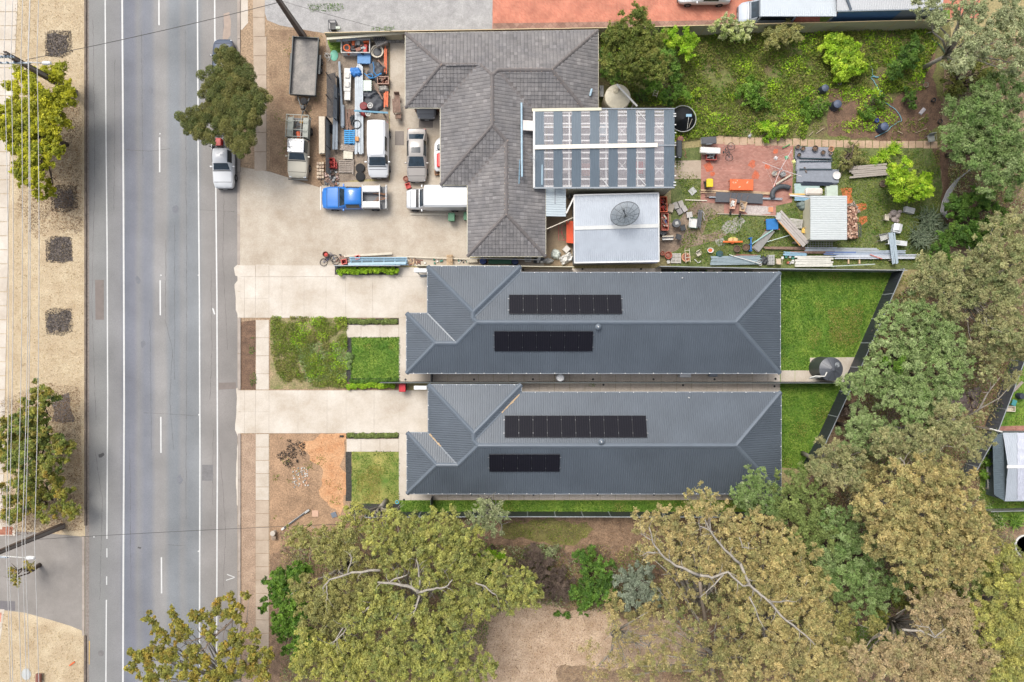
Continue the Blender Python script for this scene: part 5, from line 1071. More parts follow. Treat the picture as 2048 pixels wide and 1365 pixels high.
def bench(label, px, py, w, l, h, ang, m, cat='table', name='table', slats=0, ml=None, leg=.05):
    k = mpp(h); w, l = w * k, l * k; t = thing(name, label, cat, base(px, py, h), ang)
    if slats:
        for i in range(slats): MB().box((-w / 2 + w * (i + .5) / slats, 0, h), (w / slats * .86, l, .035)).build('plank', m, t)
    else: MB().bbox((0, 0, h), (w, l, .045), .03).build('tabletop', m, t)
    for sx in (-1, 1):
        for sy in (-1, 1): MB().box((sx * (w / 2 - .06), sy * (l / 2 - .08), h / 2 - .02), (leg, leg, h - .02)).build('leg', ml or m, t)
    return t
def chair(label, px, py, ang, m, ms=None, w=.46, group=None, back=.42, tip=0):
    t = thing('chair', label, 'chair', base(px, py, .5), ang, group)
    MB().bbox((0, 0, .45), (w, w, .05), .05).build('seat', ms or m, t); o = MB().bbox((0, 0, 0), (w, .05, back), .02).build('backrest', ms or m, t, loc=(0, w / 2 + .03, .45 + back / 2)); o.rotation_euler[0] = R(-12)
    for sx in (-1, 1):
        for sy in (-1, 1): MB().tube([(sx * w * .42, sy * w * .42, .44), (sx * w * .48, sy * w * .5, 0)], .018, 6).build('leg', m, t)
        MB().tube([(sx * w * .52, -w * .4, .44), (sx * w * .54, -w * .35, .66), (sx * w * .54, w * .45, .66)], .018, 6).build('armrest', m, t)
    if tip: t.rotation_euler[0] = R(tip); t.location.z = .25
    return t
def wheelbarrow(label, px, py, ang, m, load=None):
    t = thing('wheelbarrow', label, 'wheelbarrow', base(px, py, .5), ang); b = MB(); lo = [(-.28, -.17), (.3, -.14), (.3, .14), (-.28, .17)]; hi = [(-.42, -.32), (.46, -.24), (.46, .24), (-.42, .32)]
    vs = [(x, y, .3) for x, y in lo] + [(x, y, .56) for x, y in hi] + [(x * .96, y * .94, .555) for x, y in hi] + [(x * .95, y * .93, .32) for x, y in lo]
    b.add(vs, [(3, 2, 1, 0), (0, 1, 5, 4), (1, 2, 6, 5), (2, 3, 7, 6), (3, 0, 4, 7), (4, 5, 9, 8), (5, 6, 10, 9), (6, 7, 11, 10), (7, 4, 8, 11), (8, 9, 13, 12), (9, 10, 14, 13), (10, 11, 15, 14), (11, 8, 12, 15), (12, 13, 14, 15)]); b.build('tray', m, t)
    for s in (-1, 1): MB().tube([(.75, s * .06, .22), (.3, s * .16, .28), (-.4, s * .24, .36), (-1.0, s * .28, .6)], .02, 6).build('handle', M_brwood, t); MB().tube([(-.3, s * .22, .34), (-.4, s * .22, 0)], .018, 6).build('leg', M_galv, t)
    MB().lathe([(.08, -.04), (.17, -.05), (.2, -.02), (.2, .02), (.17, .05), (.08, .04)], 14, axis='Y').build('wheel', M_tyre, t, loc=(.75, 0, .2))
    if load:
        b = MB()
        for i in range(8): b.bbox((random.uniform(-.25, .25), random.uniform(-.15, .15), .45), (random.uniform(.1, .3), random.uniform(.08, .2), .16), .03, random.uniform(0, 90))
        b.build('load', load, t)
    return t
def heap(name, label, cat, px, py, w, l, h, ang, m, n=14, rough=.5, seed=1):
    """crumpled sheet or cover: a wrinkled dome with an uneven edge"""
    rn = random.Random(seed); k = mpp(h); w, l = w * k / 2, l * k / 2; t = base(px, py, h * .6); mb = MB(); vs = []; N = 18; ph = [rn.uniform(0, 6) for _ in range(5)]
    for i in range(N + 1):
        for j in range(N + 1):
            u, v = i / N * 2 - 1, j / N * 2 - 1; e = max(abs(u), abs(v)); s = 1 + .1 * math.sin(4 * math.atan2(v, u) + ph[0]) + .06 * math.sin(9 * math.atan2(v, u) + ph[1]); rr = (1 - .22 * (abs(u * v)) ** .8)
            z = h * max(0, 1 - e ** 4) ** .6 * (.75 + rough * .3 * math.sin(6 * u + ph[2]) * math.cos(5 * v + ph[3]) + rough * .15 * math.sin(14 * u * v + ph[4]) + rough * .1 * rn.uniform(-1, 1)); vs.append((u * w * s * rr, v * l * s * rr, max(.0, z) + .01))
    mb.add(vs, [(i * (N + 1) + j, (i + 1) * (N + 1) + j, (i + 1) * (N + 1) + j + 1, i * (N + 1) + j + 1) for i in range(N) for j in range(N)]); return mb.build(name, m, None, True, loc=t, rz=ang, label=label, cat=cat)
def hose(label, pts, r, m, z=.06, name='hose', cat='hose', wig=.15, seed=1):
    rn = random.Random(seed); o = Vector(base(*pts[0], z, z)); q = [Vector(P(x, y, z)[:2] + (z,)) - o for x, y in pts]; d = []
    for a, b in zip(q[:-1], q[1:]):
        for k in range(4): d.append(a.lerp(b, k / 4) + Vector((rn.uniform(-wig, wig), rn.uniform(-wig, wig), 0)) * .5)
    d.append(q[-1]); sm = [d[0]] + [(d[i - 1] + d[i] * 2 + d[i + 1]) / 4 for i in range(1, len(d) - 1)] + [d[-1]]
    return MB().tube(sm, r, 5).build(name, m, None, True, loc=tuple(o), label=label, cat=cat)
def sheetstack(name, label, cat, px, py, w, l, ang, cols, h=.12, corr=0, n=3, tilt=2):
    k = mpp(h); w, l = w * k, l * k; t = thing(name, label, cat, base(px, py, h), ang)
    for i in range(n):
        b = MB(); b.box((0, 0, 0), (w * random.uniform(.93, 1), l * random.uniform(.93, 1), .02))
        if corr:
            for j in range(int(l / corr)): b.box((0, -l / 2 + corr * (j + .5), .014), (w * .93, corr * .45, .016))
        b.build('sheet', cols[i % len(cols)], t, loc=(random.uniform(-.04, .04), random.uniform(-.04, .04), .03 + (h - .04) * (i + 1) / n), rz=random.uniform(-tilt, tilt))
    return t
def pile(name, label, cat, px, py, w, l, nx, ny, nz, m, size, ang=0, piece='brick', mats=None, jit=.15, rots=(0, 90)):
    k = mpp(size[2] * nz); w, l = w * k, l * k; t = thing(name, label, cat, base(px, py, size[2] * nz * .8), ang); me = [MB().bbox((0, 0, 0), size, .015).mesh(piece, mm) for mm in (mats or [m])]
    for q in range(nz):
        for i in range(nx):
            for j in range(ny):
                if q == nz - 1 and random.random() < .35 * (jit > .1): continue
                link(piece, random.choice(me), t, (-w / 2 + w * (i + .5) / nx + random.uniform(-jit, jit) * size[0], -l / 2 + l * (j + .5) / ny + random.uniform(-jit, jit) * size[1], size[2] * (q + .5)), random.choice(rots) * (jit > .1) + random.uniform(-40, 40) * jit)
    return t
def ladder(label, px, py, L, W, ang, m, z=.1, n=8, cat='ladder'):
    k = mpp(z); L, W = L * k, W * k; t = thing('ladder', label, cat, base(px, py, z), ang)
    for s in (-1, 1): MB().box((0, s * W / 2, z), (L, .04, .06)).build('rail', m, t)
    for i in range(n): MB().box((-L / 2 + L * (i + .5) / n, 0, z), (.04, W, .03)).build('rung', m, t)
    return t
def wheelie(label, px, py, ang, m, ml, group=None, s=.58):
    t = thing('wheelie_bin', label, 'bin', base(px, py, .95), ang, group); b = MB(); b.prism([(-.22, -.24), (.22, -.24), (.22, .24), (-.22, .24)], .08, .98, 0, [(-.28, -.32), (.28, -.32), (.28, .32), (-.28, .32)]); b.build('body', m, t)
    MB().bbox((0, .0, 1.02), (s, s * 1.22, .08), .08).build('lid', ml, t); MB().tube([(-.2, .38, .98), (.2, .38, .98)], .025, 6).build('handle', ml, t)
    for x in (-.24, .24): MB().lathe([(.1, -.03), (.1, .03)], 12, axis='X').build('wheel', M_tyre, t, loc=(x, .28, .1))
    return t
RED = CM(210, 70, 60, scale=6); BLUE = CM(66, 140, 200); LBL = CM(150, 190, 214); ORG = CM(232, 110, 56); WHT = CM(232, 230, 224); CRM = CM(216, 206, 186); DGR = CM(84, 86, 90); GRN = CM(60, 130, 110); LGR = CM(190, 190, 186); RUST = CM(150, 96, 76, var=.3); DKG = CM(58, 62, 66, var=.2); YEL = CM(236, 206, 30)
# ---- west yard
t = crate('open white skip box heaped with mixed scrap near the top fence', 711, 92, 57, 27, .8, 0, WHT, (DGR, ORG, LGR, RED, M_galv, RUST, M_brwood, DKG), 'skip')
t = thing('life_ring', 'orange ring lying in the scrap box by the top fence', 'ring', base(693, 95, 1.0, .85)); b = MB(); b.tube([(.26 * math.cos(a), .26 * math.sin(a), .05) for a in np.linspace(0, 2 * math.pi, 17)], .07, 6); b.build('ring', ORG, t, True)
pot('round grey tub with a folded cloth beside the white skip box', 754, 103, 13, .55, CRM, DGR, 'tub', 'tub')
lathe_obj('oval_lid', 'oval mint green lid lying near the slatted screen', 'lid', 668, 111, .05, [(.34, 0), (.36, .02), (.3, .05), (.05, .06)], CM(120, 196, 170), sq=1.35)
sheetstack('board', 'blue square board below the white skip box', 'board', 728, 118, 27, 19, -2, [CM(96, 150, 204)], .45, n=2)
heap('tarp', 'black grey tarpaulin heap in the middle of the junk yard', 'tarp', 752, 142, 36, 44, .6, 8, CM(88, 90, 96, var=.2)); heap('tarp', 'dark cloth over scrap above the white van', 'tarp', 748, 204, 44, 44, .35, 0, CM(62, 66, 74, var=.2), seed=4); heap('tarp', 'crumpled dark grey cover between steel bundle and orange bars', 'tarp', 738, 188, 30, 18, .6, 8, CM(98, 102, 108, var=.1), seed=7)
sticks('steel_bundle', 'bundle of pale galvanised sections running down the junk yard', 'steel sections', 718, 218, 184, 17, 90, 6, M_galv, .08, .4, 'section', .06, rot=.4)
sticks('steel_bundle', 'long shiny galvanised pipe left of the white cabinets', 'pipe', 682, 190, 132, 5, 92, 1, M_galv, .1, .35, 'pipe', 0, round_=True)
o = sticks('steel_bundle', 'pair of long dark grey beams beside the slatted screen', 'beam', 671, 234, 134, 10, 89, 2, CM(132, 144, 156), .1, .6, 'beam', .1, rot=.6)
sticks('flue_pipe', 'short fat silver flue pipe in the junk yard', 'pipe', 685, 232, 42, 8, 91, 1, M_galv, .1, .35, 'pipe', 0, round_=True)
t = bench('white cabinets in a row on the steel sections', 695, 160, 14, 46, .55, 90 - 92, WHT, 'cabinet', 'cabinet', ml=WHT)
for y in (-.45, .35): MB().bbox((0, y, .62), (.42, .5, .12), .04).build('drawer', CM(226, 222, 214), t)
bench('narrow white cabinet below the white cabinets in the junk yard', 695, 186, 12, 30, .5, -1, WHT, 'cabinet', 'cabinet')
heap('tarp', 'bright blue folded tarpaulin on the galvanised bundle', 'tarp', 712, 146, 26, 19, .5, -10, CM(64, 136, 214), rough=.3, seed=11).location.z = .35
hose('tangled bright blue hose over the dark tarpaulin', [(732, 150), (738, 156), (748, 152), (742, 147), (734, 150), (745, 158), (757, 150), (765, 147), (752, 152), (748, 140), (746, 125)], .035, CM(50, 150, 220), .7, wig=.35)
for i, (x, y, w, h_) in enumerate(((735, 172, 17, 22),)): bench('green glass sheet frame between steel bundle and rusty box', x, y, w, h_, .6, 0, mat('green_glass', C(70, 110, 98), rough=.15), 'glass frame', 'glass_frame')
crate('rusty brown open box beside the orange bars', 766, 161, 22, 14, .6, 0, CM(190, 150, 130, var=.2), (RUST, M_brwood)); heap('cover', 'grey sheet draped box below the rusty brown box', 'cover', 767, 177, 22, 14, .6, 0, CM(166, 162, 154), rough=.3, seed=5)
sticks('scaffold_bars', 'orange painted bars by the concrete drive, upper bundle', 'bar', 771, 122, 62, 6, 90, 3, ORG, .05, .5, 'bar', .25); sticks('scaffold_bars', 'orange painted bars by the concrete drive, lower bundle', 'bar', 772, 200, 34, 9, 90, 3, ORG, .05, .5, 'bar', .25)
sticks('timber', 'thin timber lying slantwise over the dark cloth', 'timber', 757, 184, 34, 3, -62, 1, M_brwood, .04, .75, 'plank', 0); sticks('timber', 'short timber lying slantwise over the black tarpaulin', 'timber', 763, 128, 20, 3, -45, 1, M_brwood, .04, .8, 'plank', 0)
sticks('timber', 'pale blue plank laid across the yard above the white van', 'plank', 742, 224, 68, 4, -3, 1, CM(96, 150, 176), .05, .9, 'plank', 0)
for i, (x, y) in enumerate(((740, 211), (736, 227))):
    t = thing('hub_wheel', ('white spoked wheel above' if i == 0 else 'white spoked wheel below') + ' the pale blue plank', 'wheel', base(x, y, .85, .8)); b = MB(); b.tube([(.22 * math.cos(a), .22 * math.sin(a), 0) for a in np.linspace(0, 2 * math.pi, 17)], .035, 5); b.build('rim', WHT, t)
    b = MB(); b.lathe([(.06, -.02), (.06, .03)], 10)
    for k in range(8): b.box((.12 * math.cos(k * .785), .12 * math.sin(k * .785), 0), (.2, .03, .02), k * 45)
    b.build('spokes', WHT, t)
drum('dark red drum beside the white spoked wheels', 727, 212, 8, .6, CM(130, 26, 30)); drum('small red drum just below the pale blue plank', 726, 226, 6, .5, CM(160, 36, 36)) 
t = pot('black round rubber tub in the junk yard', 713, 249, 9, .5, DKG, DKG, 'tub', 'tub'); heap('cover', 'black plastic cover draped beside the round rubber tub', 'cover', 705, 240, 12, 24, .6, 0, DKG, seed=9)
t = pallet('bright blue plastic pallet', 699, 274, 21, 28, 0, CM(40, 158, 224), .5); pile('box', 'small orange brown boxes on the steel bundle', 'box', 716, 281, 8, 9, 1, 1, 1, CM(214, 150, 84), (.32, .38, .25), piece='box', jit=0).location.z = .42
sticks('timber', 'stack of grey weathered fence boards below the blue pallet', 'boards', 695, 296, 30, 13, -8, 6, M_wood, .03, .35); sheetstack('panel', 'cream ribbed metal panel above the timber pallet', 'panel', 697, 310, 20, 16, 0, [CM(222, 216, 196)], .3, .12, 2)
pallet('weathered timber pallet near the front of the junk yard', 691, 333, 27, 26, 0, M_wood, .18)
sticks('timber', 'narrow timber beside the weathered pallet', 'timber', 706, 334, 30, 2.5, 90, 1, M_wood, .05, .25, 'plank', 0)
wheel_thing('large tyre with white bag by the white van nose', 719, 335, 9.5, .45, WHT); wheel_thing('large tyre with silver rim at the front of the junk yard', 719, 352, 9.5, .4, M_rim, tilt=12); wheel_thing('tyre leaning on the pale ribbed fence', 660, 256, 9, .5, DGR, tilt=35)
t = crate('stack of red plastic crates near the timber pallet', 662, 326, 14, 18, .5, 3, RED, (RED, CM(170, 40, 40))); crate('single red plastic crate right of the crate stack', 670, 331, 7, 12, .35, 2, CM(170, 46, 44), (RED,))
sticks('timber', 'brown timber lengths behind the bright blue pallet', 'timber', 700, 240, 44, 18, 88, 5, M_brwood, .05, .2, rot=3); sticks('timber', 'pale bare timber left of the crate stack', 'timber', 653, 330, 30, 3, 90, 1, M_pine, .06, .4, 'plank', 0)
sheetstack('board', 'stack of cream and tan boards against the pale ribbed fence', 'boards', 643, 270, 12, 76, 0, [CRM, CM(226, 190, 146), CRM], .5, 0, 4, .6)
pile('brick_stack', 'stack of pale bricks by the corner of the ribbed fence', 'bricks', 641, 341, 15, 34, 3, 5, 2, M_pine, (.2, .24, .12), mats=[CM(206, 186, 160), CM(186, 160, 136)], jit=.06)
sticks('timber', 'short offcuts of timber on the ground by the trailer hitch', 'timber', 660, 365, 26, 8, -35, 4, M_brwood, .05, .15, rot=20)
# bicycle and scrap by the blue ute
def bike(label, px, py, ang, m, z=.55):
    t = thing('bicycle', label, 'bicycle', base(px, py, z, .12), ang)
    for x in (-.5, .5):
        b = MB(); b.tube([(x + .32 * math.cos(a), .32 * math.sin(a), .05 * math.sin(a * 2)) for a in np.linspace(0, 2 * math.pi, 19)], .025, 5); b.build('wheel', M_tyre, t); b = MB()
        for k in range(8): b.tube([(x, 0, 0), (x + .31 * math.cos(k * .785), .31 * math.sin(k * .785), 0)], .006, 3)
        b.build('spokes', M_galv, t)
    b = MB(); [b.tube(p, .022, 6) for p in ([(-.5, 0, .02), (-.1, .02, .05), (.1, .5, .05)], [(.1, .5, .06), (.45, .45, .06), (.5, 0, .04)], [(-.1, .02, .05), (.38, .42, .06)], [(-.5, 0, .02), (-.12, .42, .06), (.38, .48, .06)], [(-.1, .02, .05), (-.15, .55, .06)])]; b.build('frame', m, t)
    MB().bbox((-.16, .6, .07), (.22, .12, .06), .03).build('saddle', M_trim, t); MB().tube([(.36, .62, -.2), (.4, .6, .07), (.36, .62, .3)], .018, 5).build('handlebar', M_galv, t); return t
bike('old bicycle lying in scrap above the blue ute bonnet', 655, 368, -40, DGR); bike('dark bicycle at the left end of the scrap strip', 655, 520, 20, CM(70, 80, 120)); bike('rusty brown bicycle frame in the scrap strip', 680, 523, -8, RUST)
pile('scrap_heap', 'heap of mixed metal scrap in front of the pale ribbed fence', 'scrap', 663, 355, 26, 30, 5, 5, 2, DGR, (.16, .2, .1), piece='scrap_piece', mats=[DGR, RUST, LGR, M_brwood, CM(190, 160, 150)], jit=.7)
pot('red lidded bucket beside the silver sedan nose', 812, 358, 6, .3, CM(150, 84, 60), RUST, 'bucket', 'bucket'); crate('small red basket near the silver sedan nose', 816, 372, 9, 10, .25, 20, RED, None, 'basket'); crate('small brown basket right of the silver sedan nose', 874, 346, 9, 8, .25, 5, CM(170, 120, 76), (M_brwood,), 'basket')
t = bench('dark wooden garden table on the concrete strip', 793, 212, 16, 28, .72, 4, M_brwood, slats=5); chair('brown chair above the dark wooden garden table', 794, 194, 0, M_brwood, group='brown chairs round the garden table'); chair('brown chair below the dark wooden garden table', 797, 233, 180, M_brwood, group='brown chairs round the garden table')
for x, y, w, l, lab in ((852, 247, 28, 18, 'dark grey mat above the silver sedan'), (799, 277, 18, 28, 'dark grey mat left of the silver sedan')): MB().bbox((0, 0, .01), (w * mpp(), l * mpp(), .02), .01).build('mat', CM(128, 118, 110, fine=(30, .15)), loc=base(x, y, 0, .035), label=lab, cat='mat')
pile('block_row', 'row of grey concrete blocks against the top fence', 'blocks', 787, 80, 44, 12, 5, 2, 1, LGR, (.36, .2, .2), piece='block', mats=[LGR, CM(150, 146, 142)], jit=.08, rots=(0, 0))
sticks('pipes', 'bundle of dark pipes leaning on the top fence', 'pipes', 760, 80, 24, 24, -65, 7, DGR, .05, .9, 'pipe', .1, round_=False, tilt=8, gap=.06); sticks('gutter_length', 'long cream gutter leaning along the top fence', 'gutter', 742, 71, 178, 5, 3.2, 1, M_cream, .1, 1.5, 'gutter', 0)
sheetstack('metal_strip', 'long pale galvanised strip at the top of the junk yard', 'strip', 694, 80, 44, 5, 4, [M_galv], .9, n=1)
hose('coil of grey cable on the grass by the slatted screen', [(652, 108), (658, 112), (655, 118), (650, 112), (656, 104), (661, 112), (656, 122)], .03, LGR, .2, wig=.3)
t = wheelie('green wheelie bin beside the long white van', 903, 435, 0, CM(96, 140, 110), CM(86, 136, 104), 'green wheelie bins'); t2 = dup(t, base(934, 433, .95), 0, 'green wheelie bin tucked against the tiled eave', 'green wheelie bins')
wheelie('red lidded wheelie bin by the lower driveway', 805, 776, 0, CM(60, 62, 64), CM(206, 40, 54)); wheelie('yellow lidded wheelie bin on the red brick court', 1419, 367, 0, CM(80, 90, 70), YEL)
sticks('timber', 'long pale timber on the concrete below the white van', 'timber', 873, 429, 106, 4, 0, 1, CRM, .05, .1, 'plank', 0)
# letterbox, bins in lane
t = thing('trailer_frame', 'small black steel box frame on the gravel lane', 'frame', base(664, 50, .8)); k_ = mpp(.8)
for s in (-1, 1):
    MB().box((0, s * 9 * k_, .8), (14 * k_, .05, .05)).build('rail', DGR, t); MB().box((s * 7 * k_, 0, .8), (.05, 18 * k_, .05)).build('rail', DGR, t)
    for q in (-1, 1): MB().box((s * 6.8 * k_, q * 8.7 * k_, .4), (.05, .05, .8)).build('leg', DGR, t)
MB().box((0, .05, .25), (.5, .6, .4)).build('basket', M_trim, t); MB().bbox((.5, -.25, .7), (.45, .25, .2), .03).build('box', CM(206, 214, 200), t)
# scrap strip below the concrete yard
sticks('timber', 'long cream plank above the scrap strip, left piece', 'plank', 736, 510, 96, 5, 2, 1, CRM, .05, .25, 'plank', 0); sticks('timber', 'long cream plank above the scrap strip, right piece', 'plank', 868, 516, 150, 3, -3.4, 1, CRM, .05, .25, 'plank', 0)
t = thing('window_frames', 'pale blue window frames leaning in the scrap strip', 'window frames', base(756, 522, .8)); k_ = mpp(.8)
for i in range(4): MB().box((0, (-6 + i * 4) * k_, .35 + .12 * i), (116 * k_, .09, .06)).build('rail', LBL, t)
for i in range(6): MB().box(((-55 + i * 22) * k_, 0, .55), (.09, 13 * k_, .07)).build('stile', LBL, t)
for i in range(5): MB().box(((-44 + i * 22) * k_, .04, .5), (21 * k_, 9 * k_, .012)).build('pane', mat('dull_pane', C(92, 120, 132), rough=.12), t)
sheetstack('gutter_length', 'wide pale blue gutter sections at the fence side of the scrap strip', 'gutter', 754, 528, 118, 5, 1, [LBL, CM(176, 206, 220)], .9, n=2, tilt=.5)
crate('red crate near the bicycles in the scrap strip', 688, 524, 10, 9, .5, 10, CM(226, 106, 96), None); crate('pinkish red crate left of the pale blue frames', 715, 515, 8, 7, .7, 15, CM(230, 120, 110), None)
pot('brown pot with red lid by the bicycles', 651, 509, 6, .5, CM(120, 84, 64), RED, 'bucket', 'bucket')
pile('offcut_heap', 'heap of brown offcuts right of the pale blue frames', 'timber', 828, 524, 26, 12, 5, 3, 2, M_brwood, (.3, .09, .06), piece='offcut', mats=[M_brwood, RUST, M_pine], jit=.8); pile('junk_heap', 'small heap of green and white bottles in the scrap strip', 'bottles', 866, 523, 46, 8, 8, 2, 1, GRN, (.16, .16, .14), piece='bottle', mats=[CM(150, 190, 160), WHT, M_wood, GRN], jit=.6)
pallet('narrow timber rack of slats in the scrap strip', 899, 521, 22, 12, 90, M_pine, .5); pile('junk_heap', 'heap of black and white fittings near the tiled corner', 'fittings', 925, 522, 20, 8, 6, 3, 1, DKG, (.12, .12, .1), piece='fitting', mats=[DKG, WHT, GRN], jit=.7); sticks('timber', 'cream slats in the scrap strip beside the fittings', 'slats', 945, 521, 22, 9, 0, 3, CRM, .04, .3)
drum('blue drum lying low beside the tiled corner', 966, 522, 7, .7, CM(40, 66, 130)); bench('dark green tank between the fence and the tiled eave', 1000, 524, 46, 9, .8, 0, CM(30, 96, 70), 'tank', 'tank'); drum('second blue drum right of the dark green tank', 1030, 523, 7, .7, CM(30, 60, 110)); crate('white plastic tub right of the blue drums', 1056, 519, 12, 9, .5, 0, WHT, (LGR,)); pile('junk_heap', 'grey and black objects beside the white plastic tub', 'junk', 1078, 521, 20, 10, 3, 2, 2, LGR, (.3, .2, .2), piece='box', mats=[LGR, DKG, WHT], jit=.3)
hose('long white rail strung above the dark green tank', [(940, 517), (1000, 518), (1080, 520)], .045, WHT, 1.5, 'pipe', 'pipe', 0)
# between tiled house and shed
heap('bag', 'round white bag with dark mark beside the silver shed', 'bag', 1112, 508, 20, 22, .7, 20, CM(216, 224, 214), rough=.2, seed=3); heap('tarp', 'crumpled white plastic sheet against the silver shed', 'tarp', 1133, 517, 30, 20, .6, 30, CM(244, 242, 236), rough=.9, seed=6); pile('box', 'white square box tilted near the silver shed', 'box', 1133, 499, 12, 12, 1, 1, 1, CM(236, 230, 220), (.55, .5, .4), 45, 'box', jit=0)
heap('bag', 'pale grey bags in the corner below the tiled house', 'bag', 1096, 522, 24, 12, .5, 0, LGR, seed=8)
t = thing('cement_mixer', 'orange steel hopper machine half under the silver shed eave', 'machine', base(1143, 463, .9)); b = MB(); b.prism([(-.35, -.9), (.3, -.9), (.3, .8), (-.35, .8)], .3, .9, 0, [(-.45, -1.0), (.35, -1.1), (.35, .9), (-.45, .9)]); b.build('hopper', CM(244, 88, 36), t)
for s in (-.35, .3):
    for q in (-.8, .75): MB().box((s, q, .15), (.06, .06, .3)).build('leg', RED, t)
b = MB(); [b.tube(p, .025, 5) for p in ([(-.5, -.7, .3), (-1.1, -.7, .5), (-1.1, .8, .5)], [(-.5, .6, .3), (-.85, .6, .5), (-.8, -.3, .7)], [(-.5, -.8, .5), (-.9, .1, .3)])]; b.build('frame', CM(196, 96, 100), t)
sticks('pipe', 'thin pale pole from the tiled gutter to the silver shed', 'pole', 1120, 447, 58, 2, 22, 1, CRM, .04, 2.6, 'pole', 0); sticks('pipe', 'slanting white downpipe at the silver shed corner', 'pipe', 1140, 411, 36, 3.5, 64, 1, WHT, .06, 2.5, 'pipe', 0)
lathe_obj('gas_bottle', 'small round grey gas bottle beside the lean-to roof', 'gas bottle', 1140, 391, .03, [(.15, 0), (.17, .1), (.17, .7), (.08, .85), (.05, .95)], CM(170, 172, 166)); 
# tanks and the pool
tk = thing('water_tank', 'beige round water tank beside the tiled house', 'water tank', P(1236, 193, 2.3)[:2] + (0,)); r = 26 * mpp(2.2); Mb = mat('beige_tank', C(214, 202, 172), var=.06, scale=1, rough=.5)
MB().lathe([(r, 0), (r, .7), (r * 1.01, .72), (r, .74), (r, 1.5), (r * 1.01, 1.52), (r, 1.54), (r, 2.1)], 32).build('tank_wall', Mb, tk, 'auto'); MB().lathe([(r, 2.1), (r * .95, 2.18), (.3, 2.36), (.05, 2.38)], 32).build('lid', mat('beige_lid', C(224, 214, 188), rough=.5), tk, 'auto'); MB().lathe([(.24, 2.3), (.24, 2.42), (.2, 2.45)], 16, c=(-.15, .45, 0)).build('hatch', Mb, tk, 'auto')
for a in range(5): b = MB(); a_ = a * 1.2566; b.box((r * .52 * math.cos(a_), r * .52 * math.sin(a_), 2.29), (r * .8, .02, .02), math.degrees(a_), ry=8); b.build('lid_rib', Mb, tk)
sticks('downpipe', 'white pipe running from the beige tank to the patio roof', 'pipe', 1254, 191, 60, 4.2, -48, 1, WHT, .1, 2.9, 'pipe', 0, round_=True)
tk = thing('water_tank', 'dark grey ribbed water tank on the concrete pad by the rear lawn', 'water tank', P(1662, 738.5, 2.1)[:2] + (0,)); r = 23.5 * mpp(2.1); Md = mat('dark_tank', C(86, 90, 98), var=.06, scale=1, rough=.42); pr = []
for i in range(15): z = .08 + i * .135; pr += [(r * .985, z), (r, z + .045), (r, z + .09)]
MB().lathe([(r, 0.0)] + pr + [(r, 2.1)], 36).build('tank_wall', mat('olive_dark_tank_wall', C(74, 80, 78), rough=.45), tk, 'auto'); MB().lathe([(r * 1.01, 2.06), (r * 1.01, 2.12), (.16, 2.5), (.16, 2.56), (.03, 2.58)], 36).build('lid', Md, tk, 'auto')
for a in range(10): a_ = a * .628; p0 = (.18 * math.cos(a_), .18 * math.sin(a_), 2.52); p1 = (r * math.cos(a_), r * math.sin(a_), 2.14); MB().tube([p0, p1], .022, 4).build('lid_rib', Md, tk)
MB().lathe([(.21, 0), (.21, .09), (.16, .12), (.15, .05)], 18, c=(.42, .35, 2.3)).build('hatch', CM(150, 156, 160), tk, 'auto'); MB().tube([(-1.7, -.75, 1.9), (-1.3, -.62, 2.0), (-.6, -.62, 2.25), (-.5, -.25, 2.42)], .055, 8).build('inlet_pipe', WHT, tk, True); MB().tube([(-1.7, -.82, 1.7), (-.9, -.75, 1.8), (-.3, -.7, 1.9)], .045, 8).build('outlet_pipe', LGR, tk, True)
tp = thing('trampoline', 'round black trampoline beside the patio roof', 'trampoline', base(1366, 238, .8, 0)); r = 26 * mpp(.8); MB().lathe([(r * .95, .76), (.05, .72)], 32).build('mat', mat('black_mat', C(44, 46, 52), var=.15, scale=3), tp, True); b = MB(); b.tube([(r * math.cos(a), r * math.sin(a), .82) for a in np.linspace(0, 2 * math.pi, 41)], .035, 6); b.build('rim', LGR, tp, True)
for a in np.linspace(0, 5.24, 6): MB().tube([(r * .97 * math.cos(a), r * .97 * math.sin(a), .8), (r * .97 * math.cos(a), r * .97 * math.sin(a), 0)], .025, 6).build('leg', M_galv, tp)
t = thing('pool_net', 'light blue leaf net lying on the round black trampoline', 'net', base(1378, 231, .9, .8)); MB().bbox((0, 0, .06), (.5, .25, .03), .1).build('net', LBL, t); MB().tube([(0, -.1, .06), (-.1, -.8, .06), (-.15, -1.2, .06)], .015, 5).build('handle', WHT, t); MB().tube([(.3, -.3, .05), (.1, -.75, .05), (.0, -1.1, .05)], .015, 5).build('pole', CRM, t)
ladder('short pale ladder leaning among the shrubs', 1311, 187, 14, 8, 75, CRM, .5, 3)
bench('white wire rack between tiled eave and beige tank', 1203, 183, 8, 22, .6, 0, CM(210, 210, 208), 'rack', 'rack', slats=4, ml=DGR)
